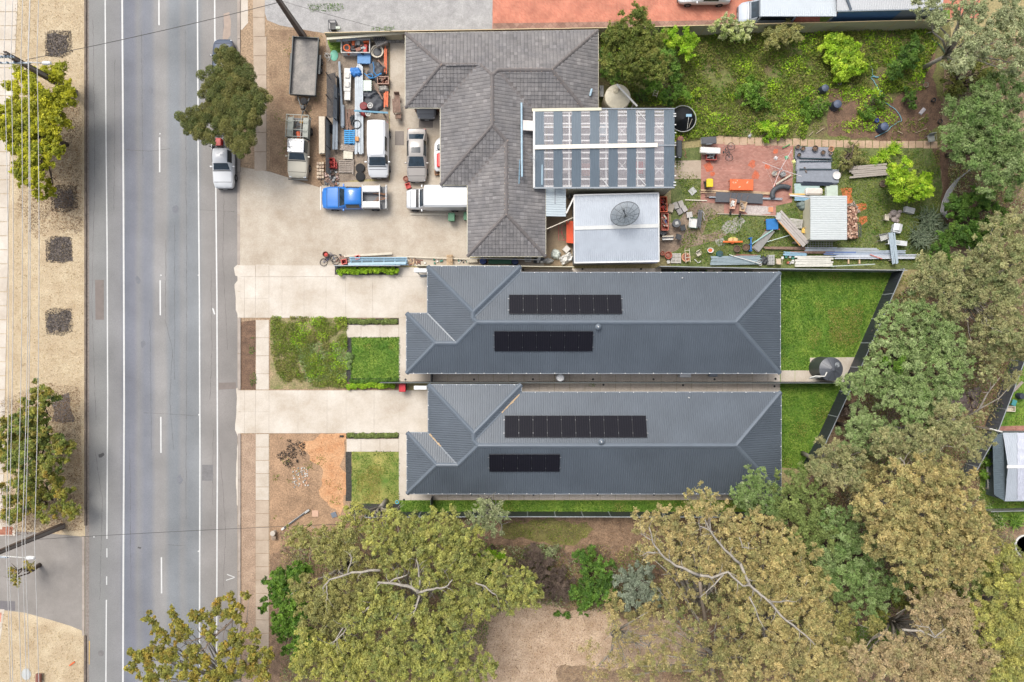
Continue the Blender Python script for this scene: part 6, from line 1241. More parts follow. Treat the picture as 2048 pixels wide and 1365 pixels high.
# ---- back yard, red brick court and around
def bbq(label, px, py, w, l, ang, m, ml, lid=True):
    t = thing('barbecue', label, 'barbecue', base(px, py, .9), ang); k = mpp(.9); w, l = w * k, l * k
    MB().bbox((0, 0, .82), (w, l, .18), .04).build('hood', ml, t); MB().box((0, 0, .42), (w * .6, l * .8, .6)).build('cabinet', m, t)
    for s in (-1, 1): MB().box((s * w * .42, 0, .76), (w * .2, l * .9, .05)).build('side_shelf', m, t); MB().tube([(s * w * .3, -l * .4, .12), (s * w * .3, l * .4, .12)], .03, 6).build('axle', DGR, t)
    MB().tube([(-w * .2, -l * .52, .86), (w * .2, -l * .52, .86)], .02, 6).build('handle', M_galv, t)
    for s in (-1, 1): MB().lathe([(.1, -.03), (.1, .03)], 12, axis='X').build('wheel', M_tyre, t, loc=(s * w * .3, l * .3, .1))
    return t
bbq('black lidded barbecue on the brick court corner', 1418, 281, 30, 14, 3, LGR, DGR); bbq('white lidded barbecue just below the black one', 1421, 301, 40, 12, -3, CRM, WHT); bbq('black scooter like machine next to the patio roof edge', 1359, 298, 10, 34, 0, DGR, DKG)
crate('red wire basket below the white lidded barbecue', 1423, 314, 20, 12, .4, 0, CM(190, 90, 80), (LGR, DGR), 'basket')
t = bike('black exercise bike on the brick court', 1462, 303, 80, DKG, .6); t.location.z = .4
drum('small rusty brown drum beside the patio roof edge', 1361, 278, 6, .8, RUST); hose('rusty bent wire thing beside the scooter like machine', [(1368, 300), (1372, 306), (1368, 312), (1374, 316)], .03, RUST, .4)
t = bench('orange trestle bench with paint splashes on the brick court', 1483, 370, 47, 22, .6, -1, ORG, 'bench', 'bench'); 
for i in range(7): MB().box((random.uniform(-.8, .8), random.uniform(-.35, .35), .626), (random.uniform(.05, .2), random.uniform(.03, .1), .006), random.uniform(0, 90)).build('paint_splash', CM(246, 200, 170), t)
pallet('orange painted pallet edge under the trestle bench', 1483, 380, 46, 6, 0, ORG, .2)
ch = thing('clothes_hoist', 'white rotary clothes hoist over the red brick court', 'clothes hoist', base(1563, 338, 2.0)); MB().tube([(0, 0, 0), (0, 0, 2.05)], .035, 8).build('post', M_galv, ch)
for a in (62, 162, 245, -22):
    a_ = R(a); MB().tube([(0, 0, 1.75), (1.8 * math.cos(a_), 1.8 * math.sin(a_), 2.1)], .02, 5).build('arm', CM(236, 226, 226), ch)
b = MB()
for rr in (.6, .95, 1.3, 1.65):
    q = [(rr * math.cos(R(a)), rr * math.sin(R(a)), 1.75 + .35 * rr / 1.8) for a in (62, 162, 245, -22, 62)]; b.tube(q, .005, 3)
b.build('line', WHT, ch)
for lab, x, y, c in (('green peg bag hanging on the clothes hoist', 1558, 326, (130, 210, 160)), ('yellow cloth hanging on the clothes hoist', 1572, 334, (240, 240, 160)), ('white peg basket hanging on the clothes hoist', 1537, 327, (236, 230, 230))): heap('cloth', lab, 'cloth', x, y, 7, 8, .25, 20, CM(*c), seed=x).location.z = 1.75
t = lathe_obj('fan', 'round grey fan standing on the brick court', 'fan', 1567, 348, .03, [(.2, 0), (.24, .1), (.24, .4), (.2, .44), (.15, .4), (.04, .46)], CM(150, 150, 150)); pot('round white tub beside the grey fan', 1549, 347, 5, .3, CRM, LGR, 'tub', 'tub'); lathe_obj('parasol', 'folded cream parasol lying across the brick court corner', 'parasol', 1560, 365, .1, [(.05, 0), (.06, .1)], CRM)
sticks('pole', 'folded cream umbrella lying on the brick court', 'umbrella', 1567, 360, 36, 4, 33, 1, CRM, .1, .2, 'canopy', 0, round_=True); hose('striped green and yellow pole across the court edge', [(1565, 296), (1572, 293), (1580, 289)], .05, CM(90, 170, 100), .2, 'pole', 'pole', 0)
sticks('timber', 'long pale timber row above the black roof sheet', 'timber', 1475, 385, 148, 6, -3, 3, M_pine, .05, .2); sticks('timber', 'brown timber row beside the black roof sheet', 'timber', 1424, 391, 28, 8, 0, 3, M_brwood, .05, .2)
sheetstack('roof_sheet', 'black corrugated roof sheet lying across the court edge', 'roof sheet', 1478, 396, 97, 20, -3, [CM(92, 94, 100)], .3, .09, 2); sticks('pipe', 'galvanised pipe poking out right of the black sheet', 'pipe', 1545, 398, 40, 4, -2, 2, M_galv, .04, .22, 'pipe', round_=True); sticks('pipe', 'short galvanised pipe poking out left of the black sheet', 'pipe', 1426, 395, 16, 3, 0, 1, M_galv, .04, .22, 'pipe', 0, round_=True)
wheelbarrow('pinkish wheelbarrow left of the pair', 1465, 408, 262, CM(226, 180, 156), WHT); wheelbarrow('cream wheelbarrow right of the pair', 1485, 413, 258, CM(216, 186, 150), M_wood)
sheetstack('board', 'small square orange board near the white rubble', 'board', 1542, 419, 10, 11, 0, [CM(224, 150, 110)], .06, n=1); sticks('timber', 'long thin timber edging below the brick court', 'timber', 1493, 430, 118, 2.2, -2, 1, CM(180, 170, 150), .06, .1, 'plank', 0)
sticks('timber', 'pale plank left of the gravel below the patio', 'plank', 1392, 401, 44, 2.6, -2, 1, CRM, .04, .1, 'plank', 0)
# concrete pavers stacks, seats etc west of court
for lab, x, y, n, a, g in (('tilted pale square stepping slab', 1385, 384, 1, 40, 0), ):
    sheetstack('paving_slab', lab, 'paver', x, y, 14, 13, a, [LGR], .08, n=1)
pile('paver_stack', 'stack of four grey pavers, upper left group', 'pavers', 1357, 410, 22, 16, 2, 1, 2, LGR, (.42, .6, .12), 20, 'paver', [CM(186, 180, 172), CM(170, 164, 158)], .04); pile('paver_stack', 'stack of grey pavers just below the upper group', 'pavers', 1364, 421, 22, 16, 2, 1, 2, LGR, (.42, .5, .12), 30, 'paver', [CM(186, 180, 176), CM(166, 160, 158)], .04)
pile('paver_stack', 'single file of beige pavers against the silver shed', 'pavers', 1341, 417, 12, 16, 1, 1, 3, CRM, (.5, .7, .12), -15, 'paver', [CM(196, 182, 160)], .04); pile('paver_stack', 'small stack of light pavers by the green chair', 'pavers', 1379, 430, 12, 12, 1, 1, 3, LGR, (.5, .5, .1), 10, 'paver', [CM(196, 192, 186)], .05)
t = thing('table', 'round black metal table on bare earth', 'table', base(1353, 447, .72)); MB().lathe([(.02, .72), (.36, .72), (.38, .74), (.36, .76), (.02, .76)], 24).build('tabletop', DGR, t, 'auto'); MB().bbox((0, 0, .79), (.3, .3, .05), .04, 15).build('tray', LGR, t); MB().tube([(0, 0, 0), (0, 0, .72)], .04, 8).build('stem', DKG, t); MB().lathe([(.25, 0), (.2, .04), (.05, .06)], 14).build('foot', DKG, t)
chair('black chair below the round black table', 1357, 474, 160, DKG, DKG); chair('small dark chair right of the round black table', 1366, 456, 100, DKG, DKG)
t = chair('green framed garden seat with a white cushion', 1387, 447, 85, GRN, WHT, .8); sticks('frame', 'dark folded trellis beside the green framed seat', 'trellis', 1399, 438, 38, 9, 82, 3, DGR, .04, .5); hose('bent white metal frame piece by the trellis', [(1402, 422), (1408, 425), (1407, 434), (1410, 442)], .03, LGR, .5, 'frame', 'frame')
crate('orange red bench full of tools against the silver shed', 1327, 409, 14, 30, .8, 2, CM(236, 116, 76), (RED, RUST, DGR), 'workbench'); crate('lower red and blue clutter box against the silver shed', 1330, 444, 13, 34, .6, 0, CM(200, 110, 90), (CM(60, 70, 130), RED, M_brwood, CM(240, 120, 100), RUST, CRM), 'box'); sticks('pipes', 'white and black pipes poking out from the shed side', 'pipes', 1336, 476, 26, 9, 3, 3, WHT, .05, .5, 'pipe', .2, [WHT, DGR, CRM]); heap('cover', 'dark triangular cover beside the silver shed', 'cover', 1326, 467, 18, 12, .5, 0, DGR)
pot('large terracotta pot near the shed corner', 1337, 511, 7.5, .45, CM(190, 92, 70), RUST); pot('small terracotta ball pot near the shed corner', 1325, 507, 4.5, .35, CM(206, 122, 96), RUST); pallet('white painted pallet at the shed corner', 1352, 517, 20, 20, 0, CM(210, 204, 196), .2); pot('small round white bowl on the shed corner', 1337, 524, 3.5, .3, WHT, WHT, 'bowl', 'bowl')
t = pot('orange bowl under an aluminium step ladder', 1372, 515, 9, .3, CM(222, 160, 120), RUST); ladder('aluminium step ladder over the orange bowl', 1375, 512, 28, 9, 95, CRM, .6, 4); chair('small white stool tipped on the grass', 1397, 508, 30, CRM, CRM, .38); hose('white bent tube on the ground by the fence', [(1390, 520), (1396, 526), (1402, 522)], .035, WHT, .1)
pot('white tub with an orange ball on the grass', 1421, 501, 6.5, .3, WHT, ORG, 'tub', 'tub', sq=.8); drum('teal green crate like drum on the grass', 1440, 508, 6.5, .35, CM(30, 110, 100), CM(40, 80, 84), lid=False)
t = thing('seesaw', 'orange toy seesaw with cream seats on the grass', 'seesaw', base(1466, 484, .4)); MB().bbox((0, 0, .35), (1.75, .16, .1), .04).build('plank', CM(244, 118, 44), t)
for s in (-.22, .22): MB().bbox((s, .18, .38), (.4, .3, .12), .05).build('seat', CM(236, 190, 130), t)
MB().bbox((0, .38, .3), (.5, .12, .1), .03).build('handle', CM(190, 190, 90), t); MB().box((0, 0, .15), (.2, .3, .3)).build('pivot', ORG, t)
pot('dark brown plant pot left of the blue frame', 1474, 498, 7, .35, CM(110, 90, 74), M_soildk); pot('dark brown plant pot touching the blue frame', 1492, 495, 7, .35, CM(110, 90, 74), M_soildk)
t = thing('trestle', 'narrow blue trestle frame standing on the grass', 'trestle', base(1502, 489, .5)); MB().box((0, 0, .45), (.1, 1.25, .05)).build('bar', CM(40, 120, 200), t)
for y in (-.55, 0, .55): MB().box((.0, y, .25), (.24, .07, .45)).build('leg', CM(40, 120, 200), t)
t = bench('blue padded seat with orange frame under the slanting boards', 1544, 449, 24, 22, .5, 3, CM(30, 120, 190), 'seat', 'seat', ml=ORG); MB().box((.3, -.45, .35), (.8, .06, .06)).build('frame', ORG, t)
sheetstack('board', 'grey weathered sheet lying slantwise on the grass', 'board', 1527, 480, 54, 15, 50, [M_wood, CM(150, 148, 144)], .3, n=2); sticks('pole', 'pale green pole over the weathered sheet', 'pole', 1525, 474, 50, 2.4, 33, 1, CM(160, 204, 196), .04, .5, 'pole', 0); sticks('pole', 'thin white pole on the grass below the slanting boards', 'pole', 1558, 477, 50, 1.8, 15, 1, CM(200, 214, 210), .03, .3, 'pole', 0)
sticks('timber', 'wide slanting grey boards leaning towards the silver cover', 'boards', 1584, 458, 84, 18, -48, 4, CM(186, 178, 172), .05, .9, spread=.04, rot=.5); sticks('timber', 'orange brown timber along the slanting grey boards', 'timber', 1576, 464, 74, 2.5, -50, 1, CM(216, 160, 104), .05, .9, 'plank', 0); sheetstack('board', 'small grey white panel at the top of the slanting boards', 'board', 1557, 432, 10, 14, -10, [LGR], 1.0, n=1)
for i, (x, y) in enumerate(((1592, 447), (1602, 470))): pallet(('upper' if i == 0 else 'lower') + ' white slatted pallet piece beside the yellow chair', x, y, 26, 18, -8, CM(206, 202, 194), .35)
chair('yellow plastic chair beside the small white shed', 1609, 462, 255, CM(232, 190, 92), CM(236, 196, 100)); 
t = sheetstack('board', 'tan board with dark marks left of the small white shed', 'board', 1614, 433, 12, 40, 0, [CM(190, 160, 128)], .2, n=1)
for x in (-.08, .1): MB().box((x, .1, .215), (.035, .3, .01)).build('mark', DKG, t)
MB().box((.0, .24, .216), (.2, .035, .01)).build('mark', DKG, t)
heap('cover', 'dark green cover next to the small white shed', 'cover', 1606, 411, 22, 18, .5, -30, CM(112, 126, 122), rough=.2)
# sheets under pots
for i, (y, w, h_, c, lab) in enumerate(((307, 74, 26, (150, 152, 162), 'uppermost dark sheet of the grey sheet stack by the court'), (330, 72, 24, (160, 164, 174), 'second grey sheet bundle of the stack by the court'), (353, 84, 28, (146, 152, 162), 'lowest ribbed grey sheet bundle of the stack by the court'))):
    sheetstack('roof_sheets', lab, 'roof sheets', 1627 + (8 if i == 2 else 0), y, w, h_, -1, [CM(*c), CM(c[0] - 10, c[1] - 10, c[2] - 8)], .3, .13, 3)
for i, (y, lab) in enumerate(((317.5, 'upper dark teal rod across the grey sheets'), (323, 'lower dark teal rod across the grey sheets'), (339, 'black edge rod between the grey sheet bundles'))): sticks('rod', lab, 'rod', 1632, y, 66, 2.4, -.5, 1, CM(44, 66, 76), .04, .42, 'rod', 0)
for x, y, r_, c, lab in ((1594, 296, 4.5, (120, 112, 104), 'grey pot at the left corner of the grey sheets'), (1604, 299, 4.5, (110, 100, 84), 'brown grey pot second from the left on the grey sheets'), (1628, 299, 6, (90, 78, 72), 'dark round pot in the middle of the grey sheets'), (1644, 307, 4.5, (100, 94, 88), 'dark pot right of the middle on the grey sheets'), (1660, 300, 5.5, (214, 160, 120), 'terracotta pot at the right corner of the grey sheets'), (1659, 309, 3.5, (150, 144, 140), 'small grey pot below the terracotta one'), (1596, 312, 4, (84, 90, 88), 'dark green pot at the left edge of the grey sheets')): pot(lab, x, y, r_, .3, CM(*c), M_soildk, group='pots on the grey sheets').location.z = .3
t = lathe_obj('basin', 'round white basin on the right of the ribbed grey sheets', 'basin', 1674, 351, .35, [(.3, 0), (.36, .12), (.34, .14), (.28, .1), (.03, .09)], CM(240, 236, 232)); pile('brick_stack', 'two dark bricks on the left of the grey sheets', 'bricks', 1608, 342, 8, 12, 1, 2, 1, CM(120, 108, 104), (.14, .26, .1), 20, 'brick', jit=.05).location.z = .33
sticks('pipes', 'black poly pipes along the lower edge of the grey sheets', 'pipes', 1633, 368, 68, 8, -1, 4, CM(48, 58, 74), .05, .35, 'pipe', .2, round_=True)
t = thing('hose_roll', 'thick black ribbed pipe curving at the court corner', 'pipe', base(1575, 384, .4)); b = MB(); b.tube([(-.35 + .95 * math.cos(a), -.25 + .75 * math.sin(a) * 1.0, .25) for a in np.linspace(.9, 3.6, 14)], .22, 10); b.build('pipe', CM(74, 80, 86), t, True)
sheetstack('door', 'white door panels laid under the white bath', 'door', 1614, 380, 50, 26, 0, [WHT, CM(200, 214, 200), CM(176, 200, 196)], .3, n=3); sheetstack('window_frames', 'grey green window frame stack right of the white bath', 'window frames', 1664, 383, 24, 24, 0, [CM(196, 210, 196), CM(170, 176, 168)], .3, n=3)
t = thing('bathtub', 'white bathtub shaped box lying on the white doors', 'bathtub', base(1629, 383, .7, .35)); MB().bbox((0, 0, .2), (1.5, .6, .4), .12).build('tub', CM(240, 230, 220), t); MB().bbox((0, 0, .405), (1.25, .42, .03), .01).build('basin', CM(226, 216, 206), t)
sticks('timber', 'white and yellow painted boards left of the small white shed', 'boards', 1600, 391, 44, 7, -3, 2, WHT, .05, .4, mats=[CM(214, 216, 220), CM(230, 190, 110)], rot=8); sticks('steel_bundle', 'pale blue steel lengths just above the small white shed', 'steel sections', 1610, 398, 44, 8, 0, 4, LBL, .05, .35)
# small white shed and firewood
s2 = thing('shed', 'small white ribbed shed roof beside the firewood', 'shed', P(1657, 436, 0)); off = Vector(s2.location)
f = [L3(1621, 392, 1.9), L3(1694, 392, 1.9), L3(1694, 480, 2.1), L3(1621, 480, 2.1)]; b = MB(); b.add(f, [(3, 2, 1, 0)]); b.add([(p[0], p[1], p[2] - .06) for p in f], [(0, 1, 2, 3)]); ribs(b, f, .19, .025, .08, along=(1, 0)); b.build('roof', CM(206, 212, 212, .4, var=.05), s2)
b = MB(); b.prism([(p[0] * .93, p[1] * .93) for p in f], 0, 1.85); b.build('wall', M_cream, s2)
pile('firewood_stack', 'tall stack of split pinkish firewood against the small white shed', 'firewood', 1704, 446, 20, 62, 6, 18, 4, M_brwood, (.2, .16, .16), 0, 'log', [CM(206, 166, 140), CM(176, 132, 110), CM(226, 190, 166), CM(150, 108, 88)], .45)
pile('firewood_stack', 'grey older firewood above the pinkish stack', 'firewood', 1704, 420, 20, 24, 5, 6, 3, M_wood, (.3, .09, .09), 30, 'log', [M_wood, CM(136, 120, 108)], .6)
ladder('black and white slatted rack edge of the firewood', 1719, 462, 26, 5, 90, DGR, .8, 6, 'rack')
t = thing('mesh_panel', 'rusty reinforcing mesh sticking out below the small white shed', 'mesh', base(1640, 488, .35))
for i in range(6): MB().box((0, -.55 + i * .2, .3), (2.3, .025, .02)).build('wire', LGR, t)
for i in range(10): MB().box((-1.1 + i * .24, 0, .32), (.025, 1.2, .02), 0).build('wire', LGR, t)
sticks('timber', 'stack of weathered grey boards left of the citrus tree', 'boards', 1737, 342, 78, 24, 4, 6, CM(176, 166, 156), .07, .35, spread=.14, rot=1.5)
pot('old tyre planter below the weathered board stack', 1766, 368, 7, .2, CM(124, 104, 84), CM(96, 84, 70)); 
for i, (x, y, r_) in enumerate(((1788, 426, 8), (1796, 432, 7), (1780, 432, 6), (1789, 439, 7), (1800, 424, 6), (1796, 442, 5))):
    rr = r_ * mpp(.2); MB().lathe([(rr * .7, 0), (rr, rr * .3), (rr * .8, rr * .7), (rr * .2, rr * .85)], 9, sq=random.uniform(.7, 1)).build('rock', CM(178, 164, 156, var=.15), None, True, loc=base(x, y, .2), rz=i * 50, label='rounded grey rock in the rock cluster by the citrus tree, ' + ('largest', 'right', 'left', 'lower middle', 'upper right', 'lowest')[i] + ' one', cat='rock', group='rocks by the citrus tree')
chair('cream plastic chair beside the rock cluster', 1773, 436, 85, CRM, CRM); pile('box', 'white chest like box with red mark near the strappy plants', 'box', 1819, 421, 20, 12, 1, 1, 1, LGR, (.85, .5, .4), -15, 'box', [CM(206, 206, 204)], 0)
t = thing('storage_box', 'small white house shaped box below the rock cluster', 'box', base(1797, 457, .6), -12); MB().bbox((0, 0, .22), (.7, .75, .45), .03).build('body', CM(214, 218, 222), t); b = MB(); b.add([(-.38, -.2, .45), (0, -.2, .62), (.38, -.2, .45), (-.38, .42, .45), (0, .42, .62), (.38, .42, .45)], [(0, 1, 4, 3), (1, 2, 5, 4), (0, 2, 1), (3, 4, 5)]); b.build('lid', CM(232, 234, 236), t)
wheelbarrow('white wheelbarrow by the crossing steel lengths', 1768, 474, 15, LGR, None)
sticks('steel_bundle', 'upright bundle of pale blue steel crossing the fence side stacks', 'steel sections', 1787, 497, 64, 13, 98, 4, CM(176, 192, 204), .06, .7, rot=1.5, spread=.05)
t = bench('white sink bench beside the crossing steel lengths', 1795, 486, 38, 10, .6, -6, CM(220, 224, 226), 'sink', 'sink', slats=0); MB().bbox((.0, .03, .63), (.4, .24, .04), .05).build('bowl', CM(186, 196, 200), t)
# rows of stock along the back fence
ROWS = [(1592, 497, 130, 6, -1, 2, M_brwood, 'brown timber row under the slanting boards'), (1625, 505, 90, 5, 0, 2, M_brwood, 'short brown timber row left of the steel lengths'), (1640, 499, 70, 9, 0, 3, M_galv, 'galvanised channel stack under the rusty mesh'), (1715, 500, 90, 8, 0, 3, CM(180, 186, 190), 'upper grey steel row on the right'), (1738, 506, 150, 9, 0, 4, CM(176, 188, 204), 'blue grey steel row below the upper one'), (1754, 514, 190, 9, 0, 3, CM(206, 212, 222), 'long whitish steel row reaching the fence end'), (1680, 507, 66, 7, 0, 2, CM(106, 130, 180), 'short blue steel row among the grey ones'), (1590, 509, 50, 8, -4, 4, LBL, 'pale blue and white offcuts left of the white boxes'), (1628, 523, 78, 22, 0, 6, CM(226, 224, 214), 'row of white ribbed lengths on the fence side'), (1472, 521, 104, 18, 1, 7, CM(150, 168, 176), 'wide grey galvanised pipe row by the fence')]
for x, y, L_, W_, a_, n_, m_, lab in ROWS: sticks('stock_row', lab, 'steel and timber', x, y, L_, W_, a_, n_, m_, .06, .3, 'length', .12, rot=.7)
sticks('timber', 'rusty brown timber rail above the galvanised pipe row', 'timber', 1492, 511, 46, 4, -1, 2, RUST, .05, .2); sticks('pole', 'thin pale pole crossing the galvanised pipe row', 'pole', 1490, 519, 66, 1.6, -16, 1, WHT, .03, .5, 'pole', 0); sticks('pole', 'thin pale green pole along the back fence top', 'pole', 1705, 531, 90, 2.2, 4, 1, CM(190, 204, 196), .04, .5, 'pole', 0); sticks('pole', 'red and white thin rod on the long steel row', 'rod', 1752, 514, 26, 2, -20, 1, CM(220, 130, 120), .03, .45, 'rod', 0)
heap('cover', 'black netting heap at the end of the pipe row', 'netting', 1529, 521, 18, 18, .4, 0, DKG); pallet('white wire rack beside the black netting', 1543, 520, 12, 20, 0, LGR, .5); chair('beige plastic chair by the back fence', 1557, 523, 180, CM(200, 184, 160), CM(206, 190, 166)); pile('junk_heap', 'mixed white and red rubble boxes by the back fence', 'junk', 1576, 521, 26, 18, 5, 3, 1, WHT, (.2, .24, .2), piece='box', mats=[WHT, CM(190, 110, 86), LGR, GRN, CM(206, 196, 140)], jit=.4)
for i, x in enumerate((1697, 1719)): sticks('timber', ('left' if i == 0 else 'right') + ' short pine bearer poking out under the steel rows', 'timber', x, 521, 14, 3.4, 90, 1, M_pine, .08, .2, 'plank', 0)
for i, (x, y) in enumerate(((1518, 522), (1521, 529))): lathe_obj('pipe_end', ('upper' if i == 0 else 'lower') + ' open pipe end beside the black netting', 'pipe', x, y, .1, [(.12, 0), (.14, .3), (.1, .3), (.1, .1)], LGR, 12)
# poly pipes arched near the shrubs
for i in range(6):
    q = [(1938 - i * 2, 338 + i * 3), (1918 - i * 1.5, 352 + i * 2.5), (1902 - i, 376 + i * 1.5), (1893 - i * .7, 400), (1888 - i * .8, 422), (1890 - i * .3, 440 - i * 2)]; hose('arched white pipe of the curved bundle, %s strand' % ('outermost', 'second outermost', 'third', 'fourth', 'second innermost', 'innermost')[i], [(x - (i - 3) * 1.6, y) for x, y in q], .045, CM(206, 204, 204), .5 + i * .03, 'pipe', 'pipe', .05, i)
# vegetable garden things
for x, y, r_, c, lab in ((1651, 176, 7, (52, 58, 72), 'dark blue compost drum left of the small grey pot'), (1676, 208, 8, (56, 62, 78), 'dark blue compost drum below the leftmost one'), (1770, 253, 8, (50, 60, 84), 'dark blue compost drum near the bright blue bucket')):
    t = thing('compost_bin', lab, 'compost bin', base(x, y, .8), 0, 'dark blue compost bins'); rr = r_ * mpp(.8); MB().lathe([(rr * 1.25, 0), (rr, .7)], 18).build('body', CM(*c), t, 'auto'); MB().lathe([(rr, .7), (rr * 1.02, .74), (rr * .8, .8), (.05, .86)], 18).build('lid', CM(c[0] + 30, c[1] + 34, c[2] + 40), t, 'auto')
pot('small grey pot beside the leftmost compost drum', 1679, 167, 4, .25, LGR); pot('dark buried pot right of the small grey one', 1704, 172, 5.5, .2, CM(84, 70, 60)); pot('pale ring pot near the dark path', 1852, 170, 5.5, .2, CM(150, 140, 120)); pot('bright blue bucket above the compost drum', 1754, 241, 4, .3, CM(50, 70, 180), DKG, 'bucket', 'bucket'); pot('small black pot at the top of the dark path', 1868, 200, 4, .3, DKG); pot('dark pot near the wattle edge', 1881, 243, 4.5, .3, CM(80, 74, 70))
hose('pale blue garden hose winding through the vegetable garden', [(1744, 135), (1745, 150), (1760, 156), (1742, 152), (1752, 165), (1755, 180), (1762, 185), (1768, 178), (1758, 186), (1770, 205), (1790, 220), (1805, 240), (1790, 248), (1775, 262), (1750, 275)], .03, CM(130, 190, 206), .12, wig=.3); hose('thin green hose curving along the wattle edge', [(1860, 75), (1885, 95), (1900, 130), (1906, 165), (1905, 200)], .05, CM(50, 90, 70), .15, wig=.15); 
t = pallet('white plastic sack shaped board on the dark soil', 1845, 223, 14, 6, 50, CM(226, 220, 224), .1)
for x, y, a_, L_, lab in ((1640, 262, 35, 20, 'thin stake left of the path bend'), (1622, 268, 45, 12, 'short stake close to the paver path'), (1842, 262, 22, 26, 'long thin stake near the grey chair'), (1842, 238, 30, 14, 'short pale stake under the white board'), (1800, 265, -25, 12, 'small forked stick on dark soil')): sticks('stake', lab, 'stake', x, y, L_, 1.8, a_, 1, CM(176, 160, 130), .04, .1, 'stake', 0)
chair('grey plastic chair at the end of the sandy paver path', 1863, 277, 10, CM(150, 152, 146), CM(156, 158, 152), .6); t = thing('garden_gnome', 'small white bird shaped ornament by the paver path', 'ornament', base(1501, 271, .4)); MB().lathe([(.12, 0), (.14, .15), (.1, .32), (.03, .4)], 12).build('body', CM(216, 222, 226), t, True); MB().lathe([(.03, 0), (.08, .05), (.05, .13)], 10, c=(0, .06, .36)).build('head', CM(220, 214, 206), t, True); MB().box((0, .2, .42), (.03, .1, .03)).build('beak', CM(210, 190, 160), t)
# street pieces
t = thing('bollard_post', 'long grey steel rail lying on the bare verge', 'rail', base(591, 1040, .1), 36); MB().box((0, 0, .1), (2.9, .1, .06)).build('rail', DGR, t); MB().box((.1, .07, .15), (2.7, .05, .04)).build('rail', LGR, t); MB().bbox((1.3, 0, .18), (.5, .16, .08), .02).build('bracket', LGR, t); MB().bbox((-1.35, .02, .16), (.3, .18, .08), .02).build('bracket', WHT, t)
t = thing('letterbox', 'pair of white topped posts beside the lower footpath', 'post', base(546, 1067, .5)); MB().lathe([(.18, 0), (.2, .5), (.24, .52), (.22, .6), (.03, .64)], 14).build('post', CM(206, 196, 182), t, 'auto'); MB().lathe([(.18, 0), (.2, .4), (.22, .44), (.03, .5)], 14, c=(.02, -.42, 0)).build('post', CM(160, 140, 120), t, 'auto')
sheetstack('board', 'small pinkish paver lying on the bare verge', 'paver', 630, 1027, 13, 13, 0, [CM(216, 176, 150)], .05, n=1); sheetstack('pit_cover', 'small blue grey plastic cover near the lower front lawn', 'cover', 668, 1029, 11, 11, 20, [CM(120, 128, 140)], .05, n=1)
for x, y, lab in ((681, 641, 'black water meter box by the upper driveway'), (683, 873, 'black water meter box by the lower driveway')): MB().bbox((0, 0, .06), (.34, .16, .12), .02).build('meter_box', M_black, loc=base(x, y, .1), label=lab, cat='meter box')
MB().tube([(.14 * math.cos(a), .14 * math.sin(a), .04) for a in np.linspace(0, 2 * math.pi, 15)], .04, 6).build('hose_reel', CM(90, 200, 230), loc=base(794, 1005, .1), label='tiny light blue ring on the lower front lawn corner', cat='ring')
sticks('bollard', 'fallen orange cone piece on the lower straw verge', 'cone piece', 144, 1328, 13, 3, 35, 1, CM(240, 110, 50), .06, .1, 'cone', 0); lathe_obj('lid', 'pale grey oval lid on the lower straw verge', 'lid', 52, 1349, .03, [(.4, 0), (.42, .02), (.05, .04)], CM(196, 200, 200), sq=1.2); sticks('timber', 'brown red post end at the bottom of the straw verge', 'post', 76, 1358, 18, 10, 88, 2, CM(140, 90, 76), .2, .4, 'plank', 0)
pile('rubble_heap', 'white and pink rubble scatter on the bare verge', 'rubble', 601, 955, 34, 40, 9, 9, 1, WHT, (.13, .1, .05), 0, 'stone', [CM(220, 218, 212), CM(196, 186, 176), CM(220, 170, 140), CM(160, 160, 156)], .9)
# creek rocks
MRK = CM(112, 96, 92, var=.25, scale=3); rk = [MB().lathe([(.16, 0), (.3, .12), (.27, .3), (.1, .38)], n_, sq=s_).mesh('rock', MRK) for n_, s_ in ((6, .8), (7, .65), (5, .9))]
cr = bpy.data.objects.new('rock_bank', None); COL.objects.link(cr); tag(cr, 'bank of dark broken rocks between the wattle and tan gum', 'rocks'); cr.location = P(1910, 810)
for i in range(60):
    x, y = random.choice(((1915, 812), (1880, 862), (1905, 800), (1872, 872), (1935, 790), (1840, 950), (1855, 940), (1890, 840), (1935, 810))); x += random.gauss(0, 10); y += random.gauss(0, 8); p = P(x, y); s = random.uniform(.7, 1.9)
    o = link('rock', random.choice(rk), cr, (p[0] - cr.location.x, p[1] - cr.location.y, -.03), random.uniform(0, 360)); o.scale = (s, s, s * .8)
# east neighbour bits
crate('beige plastic crate on the neighbour lawn', 2019, 818, 22, 10, .3, -3, CRM, None); bench('small teal stool on the neighbour lawn', 2028, 806, 9, 12, .35, -20, CM(70, 150, 150), 'stool', 'stool'); drum('dark blue drum on the neighbour lawn', 2045, 793, 6, .6, CM(60, 66, 80)); sticks('timber', 'weathered double plank on the neighbour lawn', 'plank', 2036, 773, 26, 6, 45, 2, M_wood, .05, .1, 'plank', .1)
sticks('pipes', 'white pipe bundle beside the blue grey garage', 'pipes', 1979, 952, 74, 11, 92, 5, WHT, .06, .4, 'pipe', .3, mats=[WHT, LBL, WHT, CM(206, 214, 216)], round_=True); t = thing('ring', 'small cream ring on the white pipe bundle', 'ring', base(1979, 950, .7, .6)); MB().tube([(.17 * math.cos(a), .17 * math.sin(a), 0) for a in np.linspace(0, 2 * math.pi, 15)], .045, 6).build('ring', CRM, t, True)
t = lathe_obj('pond_rim', 'white rimmed dark round pond cut by the right edge', 'pond', 2052, 1092, .02, [(.95, 0), (1.0, .2), (.86, .22), (.85, .08), (.02, .07)], WHT, 28); MB().lathe([(.84, .09), (.02, .09)], 24).build('water', M_trim, t)
sticks('pipe', 'white downpipe from the neighbour fence to the garage', 'pipe', 1992, 861, 26, 3, -15, 1, WHT, .06, 2.3, 'pipe', 0)
